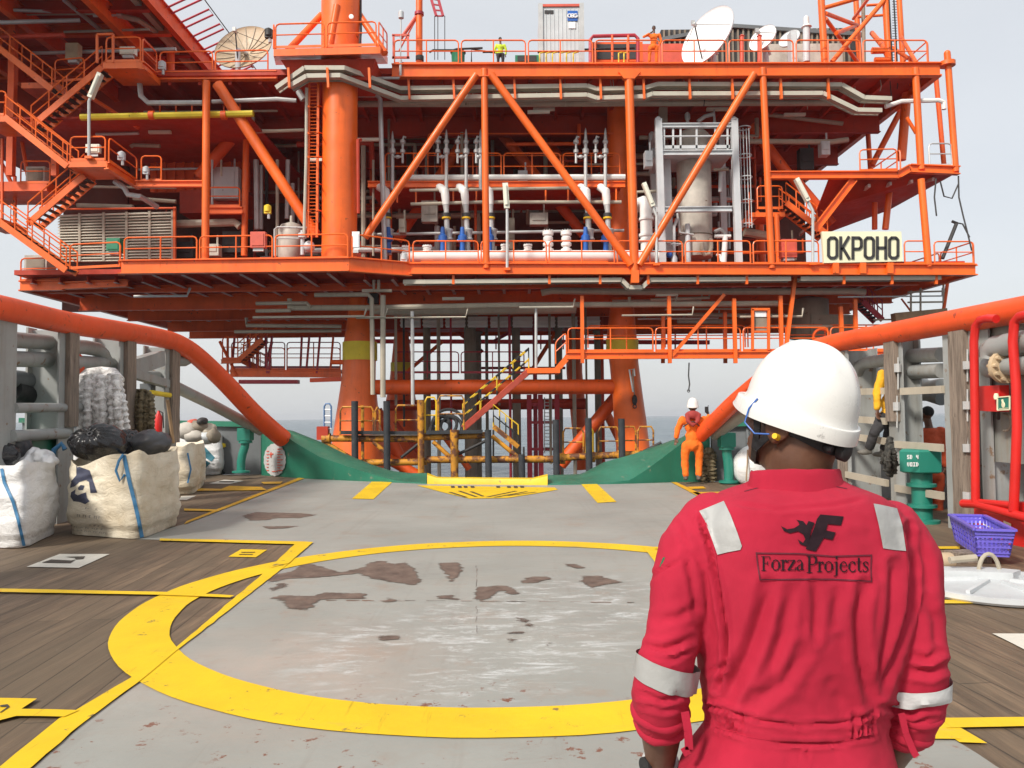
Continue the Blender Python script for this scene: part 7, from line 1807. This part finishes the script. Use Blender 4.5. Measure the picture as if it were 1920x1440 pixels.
for k in range(5): folds.append((c7([(1280+k*24,1170-k*5),(1276+k*24,1230-k*5),(1282+k*24,1290-k*6)]),3.2,.0055))
def segd(p, a, b):
    ax, ay = a; bx, by = b; dx, dy = bx-ax, by-ay; L = dx*dx+dy*dy
    t = max(0, min(1, ((p[0]-ax)*dx+(p[1]-ay)*dy)/L)) if L else 0
    return math.hypot(p[0]-ax-t*dx, p[1]-ay-t*dy), t, dx, dy
fb = [(f, w, dp, min(p[0] for p in f)-4*w, max(p[0] for p in f)+4*w, min(p[1] for p in f)-3*w, max(p[1] for p in f)+3*w) for f, w, dp in folds]
nv_ = []
for v, nn in zip(vs, nr):
    p = proj(v); o = .0035*noise.noise(v*7) + .0028*noise.noise(V((v.x*20, v.y*16, v.z*8))) + .0012*noise.noise(v*55)
    if nn.y < .35:
        for f, w, dp, x0, x1, y0, y1 in fb:
            if x0 < p[0] < x1 and y0 < p[1] < y1:
                best = min((segd(p, a, b) for a, b in zip(f, f[1:])), key=lambda q: q[0])
                dd = best[0]
                if dd < 4*w:
                    end = min(1, min(math.hypot(p[0]-f[0][0], p[1]-f[0][1]), math.hypot(p[0]-f[-1][0], p[1]-f[-1][1]))/(w*3)+.15)
                    o += end*dp*1.9*(-math.exp(-abs(dd/w)**1.2) + .5*math.exp(-((dd-1.7*w)/(w*.9))**2))
    nv_.append(v + nn*o)
cov = build('coverall', (nv_, fs), MAT['coverall'], mt_, smooth=85)
Lm = WL[mt_]
bm = bmesh.new(); bm.from_mesh(cov.data); bvm = BVHTree.FromBMesh(bm); bm.free()
def pm(x, y, off=.0025):
    r = ray(x, y).normalized(); h = bvm.ray_cast(CAM - Lm, r)
    return None if h[0] is None else h[0] + Lm - r*off
def patch(name, poly, mt, off=.0025, mx=6, parent=None): return decal(name, [poly], pm, mx, mt, parent or cov, off)
patch('reflective_patch', [(1311,958),(1357,939),(1370,966),(1383,1000),(1391,1024),(1388,1031),(1366,1035),(1345,1040),(1333,1006),(1322,977)], 'reflect', .003)
patch('reflective_patch', [(1638,944),(1650,946),(1682,953),(1692,985),(1699,1033),(1676,1031),(1656,1028),(1648,985)], 'reflect', .003)
# bands round the sleeves
def band(arm, y0, y1, slope, mt, name='sleeve_band'):
    vs = []; fs = []; n = 64
    for k in range(n):
        a = 2*math.pi*k/n; dr_ = V((math.cos(a), math.sin(a), 0))
        for j, y in enumerate((y0, (y0*2+y1)/3, (y0+y1*2)/3, y1)):
            yy = y + slope*math.cos(a)
            c = None
            for (xa,ya,ra,qa),(xb,yb,rb_,qb) in zip(arm, arm[1:]):
                if ya <= yy <= yb or (yb is arm[-1][1]): c = M_(lerp(xa,xb,(yy-ya)/(yb-ya)), yy, lerp(qa,qb,(yy-ya)/(yb-ya))); rad = lerp(ra,rb_,(yy-ya)/(yb-ya))*s_; break
            o = c + dr_*(rad*1.7); h = bvm.ray_cast(o - Lm, -dr_, rad*1.7)
            q = (h[0] + Lm) if h[0] is not None else c + dr_*rad
            if (q-c).length > rad*1.25: q = c + dr_*rad*1.1
            vs.append(q + dr_*.0065)
    for k in range(n):
        for j in range(3): fs.append((k*4+j, ((k+1) % n)*4+j, ((k+1) % n)*4+j+1, k*4+j+1))
    return build(name, (vs, fs), MAT[mt], cov, smooth=60)
band(armL, 1238, 1281, 17, 'reflect'); band(armR, 1278, 1306, -9, 'reflectw')
# rolled cuffs, straps and collar
def roll(arm, i, r, dz, tilt, name='rolled_cuff'):
    x, y, rr_, q = arm[i]; c = M_(x, y+dz, q)
    ax = (M_(*arm[i][:2],arm[i][3]) - M_(*arm[i-1][:2],arm[i-1][3])).normalized()
    mb = MB().torus(c, rr_*s_*.88, r, ax, 30, 10); mb.v = [v + V((.004*noise.noise(v*30), .004*noise.noise(v*30+V((4,0,0))), .005*noise.noise(v*25))) for v in mb.v]
    return build(name, mb, MAT['coverall'], cov, smooth=70)
roll(armL, 7, .013, 0, 0); roll(armL, 6, .012, 2, 0); roll(armR, 7, .013, 0, 0); roll(armR, 6, .012, 0, 0)
for pts, w in (([(1284,1335),(1290,1370),(1292,1405),(1280,1412)],.016),([(1690,1338),(1698,1375),(1712,1408),(1718,1418)],.013)):
    q = [M_(x,y,-.06) for x, y in pts]; mb = MB()
    for a, b in zip(q, q[1:]): mb.bar(a, b, w, .004, up=(0,1,0))
    build('cuff_strap', mb, MAT['coverall'], cov)
cm = []
ctop = [(1404,893),(1425,886),(1460,880),(1500,878),(1540,880),(1565,887),(1573,896)]
nC = 44; vs = []; fs = []
cc = M_(1491,911,.02)
for j, (dz, k_) in enumerate(((-.03,1.08),(.0,1.06),(.018,1.0),(.030,.985),(.033,.955),(.020,.93),(-.02,.93))):
    for k in range(nC):
        a = 2*math.pi*k/nC; z = dz + .008*math.sin(a)*-1 + .004*noise.noise(V((a*2, j, 0)))
        vs.append(cc + V((.094*k_*math.cos(a), .082*k_*math.sin(a), z)))
for j in range(6):
    for k in range(nC): fs.append((j*nC+k, j*nC+(k+1) % nC, (j+1)*nC+(k+1) % nC, (j+1)*nC+k))
build('collar', (vs, fs), MAT['coverall'], cov, smooth=60)
build('sleeve_flag', MB().prism([M_(1246,1043,.03), M_(1240,1058,.03), M_(1240,1062,-.02), M_(1247,1045,-.02)], (-.004,0,0)), MAT['teal'], cov)
# lettering on the back
def ser(x, y, s):                                     # returns a mapper from glyph units to photo pixels
    return lambda p: (x + p[0]*s, y - p[1]*s + (x-1530)*.0)
TH, TN = .125, .05
GL = {
 'F': ([(((.17,.02),(.17,.98)),TH),(((.02,.97),(.62,.97)),TN),(((.61,.98),(.61,.78)),TN),(((.17,.52),(.46,.52)),TN),(((.45,.64),(.45,.40)),TN),(((.02,.02),(.34,.02)),TN)],.70),
 'o': ([(((.07,.2),(.06,.33),(.08,.46)),TH),(((.48,.2),(.49,.33),(.47,.46)),TH),(((.08,.45),(.15,.59),(.27,.64),(.40,.59),(.47,.45)),.06),(((.08,.2),(.15,.06),(.27,.01),(.40,.06),(.47,.2)),.06)],.56),
 'r': ([(((.15,.02),(.15,.62)),TH),(((.0,.02),(.31,.02)),TN),(((.0,.60),(.15,.62)),TN),(((.17,.45),(.24,.58),(.34,.61)),.06),(((.30,.60),(.38,.54)),TH)],.42),
 'z': ([(((.03,.61),(.46,.61)),TN),(((.42,.60),(.06,.03)),TH),(((.02,.03),(.48,.03)),TN),(((.47,.03),(.48,.17)),TN),(((.04,.61),(.03,.48)),TN)],.52),
 'a': ([(((.36,.06),(.36,.46)),TH),(((.36,.46),(.30,.60),(.18,.63),(.08,.54)),.06),(((.36,.38),(.16,.28),(.07,.17)),.06),(((.07,.17),(.10,.05)),TH),(((.10,.04),(.20,.01),(.36,.12)),.06),(((.38,.05),(.48,.04)),TN)],.50),
 'P': ([(((.17,.02),(.17,.98)),TH),(((.02,.97),(.42,.97)),TN),(((.42,.97),(.54,.90)),.07),(((.55,.90),(.58,.74),(.54,.58)),TH),(((.54,.57),(.42,.49),(.17,.49)),.06),(((.02,.02),(.34,.02)),TN)],.64),
 'j': ([(((.16,.62),(.16,-.16)),TH),(((.02,.60),(.16,.62)),TN),(((.16,-.16),(.10,-.25),(.0,-.24)),.06),(((.16,.82),(.16,.94)),TH)],.32),
 'e': ([(((.07,.2),(.06,.34),(.09,.48)),TH),(((.09,.48),(.17,.60),(.27,.64),(.38,.58),(.43,.44),(.44,.38)),.06),(((.08,.38),(.45,.38)),TN),(((.08,.2),(.16,.07),(.28,.01),(.38,.04),(.46,.14)),.07)],.50),
 'c': ([(((.07,.2),(.06,.34),(.09,.48)),TH),(((.09,.48),(.17,.60),(.27,.64),(.38,.60)),.06),(((.37,.60),(.41,.50)),TH),(((.08,.2),(.16,.07),(.27,.01),(.38,.04),(.45,.14)),.07)],.48),
 't': ([(((.15,.84),(.15,.12)),TH),(((.15,.12),(.22,.02),(.33,.07)),.06),(((.0,.62),(.31,.62)),TN)],.34),
 's': ([(((.34,.60),(.35,.46)),TN),(((.34,.56),(.22,.64),(.11,.59)),.06),(((.09,.56),(.12,.42),(.30,.28),(.35,.16)),.10),(((.34,.12),(.22,.01),(.08,.06)),.06),(((.05,.18),(.06,.02)),TN)],.42)}
polys = []
def word(wd, x, y, s, adv=1.0):
    for ch in wd:
        st, w = GL[ch]
        for pts, th in st: polys.extend(strokepoly([(x+p[0]*s, y-p[1]*s) for p in pts], th*s))
        x += w*s*adv
    return x
word('F', 1427, 1070, 27); word('orza', 1446, 1069.5, 31, 1.0); word('P', 1512, 1074, 32); word('rojects', 1532, 1072.5, 30.5, 1.06)
decal('lettering', polys, pm, 5, 'embroid', cov, .0032)
bx = strokepoly([(1418,1037),(1500,1038),(1560,1043),(1634,1041)],2.6)+strokepoly([(1634,1040),(1633,1066),(1634,1091)],2.6)+strokepoly([(1634,1090),(1560,1086),(1500,1086),(1425,1087)],2.6)+strokepoly([(1425,1087),(1421,1062),(1418,1036)],2.6)
decal('lettering_frame', bx, pm, 5, 'thread', cov, .0030)
decal('logo', [c7([(1115,172),(1232,182),(1218,226),(1152,220),(1144,252),(1192,262),(1176,300),(1132,290),(1092,357),(1042,345),(1085,235),(1098,195)]),
    c7([(918,230),(950,246),(985,240),(1010,224),(1006,210),(994,198),(1030,206),(1046,226),(1056,204),(1086,214),(1070,250),(1060,300),(1046,332),(1012,320),(1002,296),(1028,314),(1040,296),(1028,270),(1004,256),(962,266),(932,254)])], pm, 5, 'embroid', cov, .0032)
decal('collar_seam', strokepoly([(1396,921),(1430,912),(1470,908),(1510,907),(1550,909),(1588,916)], 1.5), pm, 5, 'thread', cov, .002)
# seams stitched in a slightly raised line
for f in (c7([(510,145),(560,250),(590,370),(615,560),(640,760)]), c7([(1515,130),(1550,350),(1560,520),(1545,700)]), c7([(590,1235),(760,1285),(960,1315),(1180,1315),(1390,1275)])):
    decal('seam', strokepoly(f, 1.6), pm, 6, 'coverall', cov, .002)
# body: head, neck, arms, hands and the hidden core as one surface
fwd = V((-.64,.77,0)).normalized()
pitch = R(17)
fh = (fwd*math.cos(pitch) + V((0,0,1))*math.sin(pitch)); MH = frame3(fh)
hc0 = M_(1492,792,.03)
bd = MB(); headmesh(bd, hc0, MH, 1.0)
limb(bd, [M_(1492,960,.03), M_(1497,900,.03), M_(1500,858,.02), hc0 + MH @ V((0,-.035,-.03))], [.078,.068,.066,.066], 20)
bd.tube([M_(1490,960,.03), M_(1490,1540,.03)], [.10,.11], 14); bd.tube([M_(1330,990,.03), M_(1660,1000,.03)], .055, 12)
wr = {}
for arm, el, w, hdir, sd_ in ((armL, M_(1240,1340,.02), M_(1238,1436,.10), (.5,.5,-.6), (1,0,.3)), (armR, M_(1700,1350,.02), M_(1664,1432,.10), (-.5,.5,-.6), (-1,0,.3))):
    a = arm; limb(bd, [M_(a[0][0],a[0][1],a[0][3]), M_(a[2][0],a[2][1],a[2][3]), M_(a[4][0],a[4][1],a[4][3]), el, el.lerp(w,.35), w], [.045,.044,.042,.041,.043,.030], 16)
    hand(bd, w + V(hdir)*.01, hdir, sd_, 1.0, .5); wr[arm is armL] = (w, el)
for x in (1374,1572): limb(bd, [M_(x,1560,.02), V((M_(x,1700).x, DM+.03, .42)), V((M_(x,1700).x, DM+.02, .09))], [.075,.055,.04], 12)
vs, fs, nr = organic(bd, .0055, 4)
build('body', (vs, fs), MAT['skin'], mt_, smooth=85)
for x in (1374,1572):
    bm_ = MB(); q = V((M_(x,1700).x, DM+.02, .0)); limb(bm_, [q+V((0,0,.16)), q+V((0,0,.08))], [.062,.058], 14); bm_.ball(q+V((0,.08,.05)), .055, .14, .05, 14, 10)
    bm_.v = [V((v.x,v.y,max(.003,v.z))) for v in bm_.v]; vs, fs, nr = organic(bm_, .012, 2); build('boot', (vs, fs), MAT['black'], mt_, smooth=60)
# hair cap under the helmet, down to the nape
hm = MB().ball(hc0 + MH @ V((0,-.014,.028)), .0785, .099, .094, 30, 20, MH).ball(hc0 + MH @ V((0,-.040,-.012)), .064, .062, .040, 20, 14, MH)
build('hair', hm, MAT['hair'], mt_, smooth=70)
hp = hc0 + MH @ V((0,-.006,.030))
he = helmet(mt_, hp + MH @ V((0,.004,.006)), MH, .84, True)
HL = lambda x, y, z: hp + MH @ V((x*.86, y*.86, z*.9))
nb = MB(); nst = 26; vs = []; fs = []
for k in range(nst+1):
    a = R(185) + R(170)*k/nst; c_, s2 = math.cos(a), math.sin(a); zz = -.035 - .030*max(0, -s2)**2
    for dz, rr_ in ((.02,1.0),(.02,1.03),(-.012,1.0),(-.012,.97)): vs.append(HL(.098*c_*rr_, .118*s2*rr_, zz+dz))
for k in range(nst):
    for j in range(4): fs.append((k*4+j, k*4+(j+1) % 4, (k+1)*4+(j+1) % 4, (k+1)*4+j))
fs += [(0,1,2,3), tuple(nst*4+j for j in range(4))]
build('headband', (vs, fs), MAT['strapblk'], he, smooth=50)
build('band_knob', MB().lathe(HL(.0,-.128,-.062), [(.012,-.008),(.020,-.006),(.020,.010),(.012,.014)], 18, MH @ V((0,-1,0))).lathe(HL(-.045,-.112,-.058), [(.006,-.006),(.009,.004),(.006,.010)], 10, MH @ V((0,-1,0))), MAT['black'], he)
cs = MB()
for sx in (-1,):
    for pts in ([(sx*.096,.06,-.02),(sx*.092,.05,-.06),(sx*.082,.05,-.11),(sx*.05,.065,-.145),(0,.075,-.155)],[(sx*.094,-.02,-.025),(sx*.093,.015,-.065),(sx*.086,.045,-.105)]):
        q = [HL(*p) for p in pts]
        for a, b in zip(q, q[1:]): cs.bar(a, b, .015, .004, up=MH @ V((1,0,0)))
build('chin_strap', cs, MAT['strapblk'], he)
gl = MB().tube([HL(-.088,.07,-.018), HL(-.088,.02,-.022), HL(-.086,-.02,-.03)], .004, 8); build('glasses_arm', gl, MAT['black'], mt_)
ear = hc0 + MH @ V((-.084,-.006,-.020))
build('ear_plug', MB().tube([ear + MH @ V((.0,-.012,-.006)), ear + MH @ V((-.016,-.012,-.002))], [.007,.006], 10), MAT['yellow'], mt_)
build('plug_cord', MB().tube([ear + MH @ V(p) for p in ((-.016,.0,-.002),(-.022,.03,-.010),(-.020,.06,.005),(-.014,.062,.035),(-.010,.05,.06))], .0018, 6), MAT['blue'], mt_)
# wrist watch
w, el = wr[True]; ax = (w-el).normalized()
wt = build('watch', MB().torus(w - ax*.012, .034, .007, ax, 28, 8), MAT['galv'], mt_)
build('watch_face', MB().lathe(w - ax*.012 + V((-.034,-.016,0)), [(.004,-.004),(.018,-.004),(.018,.006),(.004,.007)], 20, (-.9,-.45,0)), MAT['black'], wt)
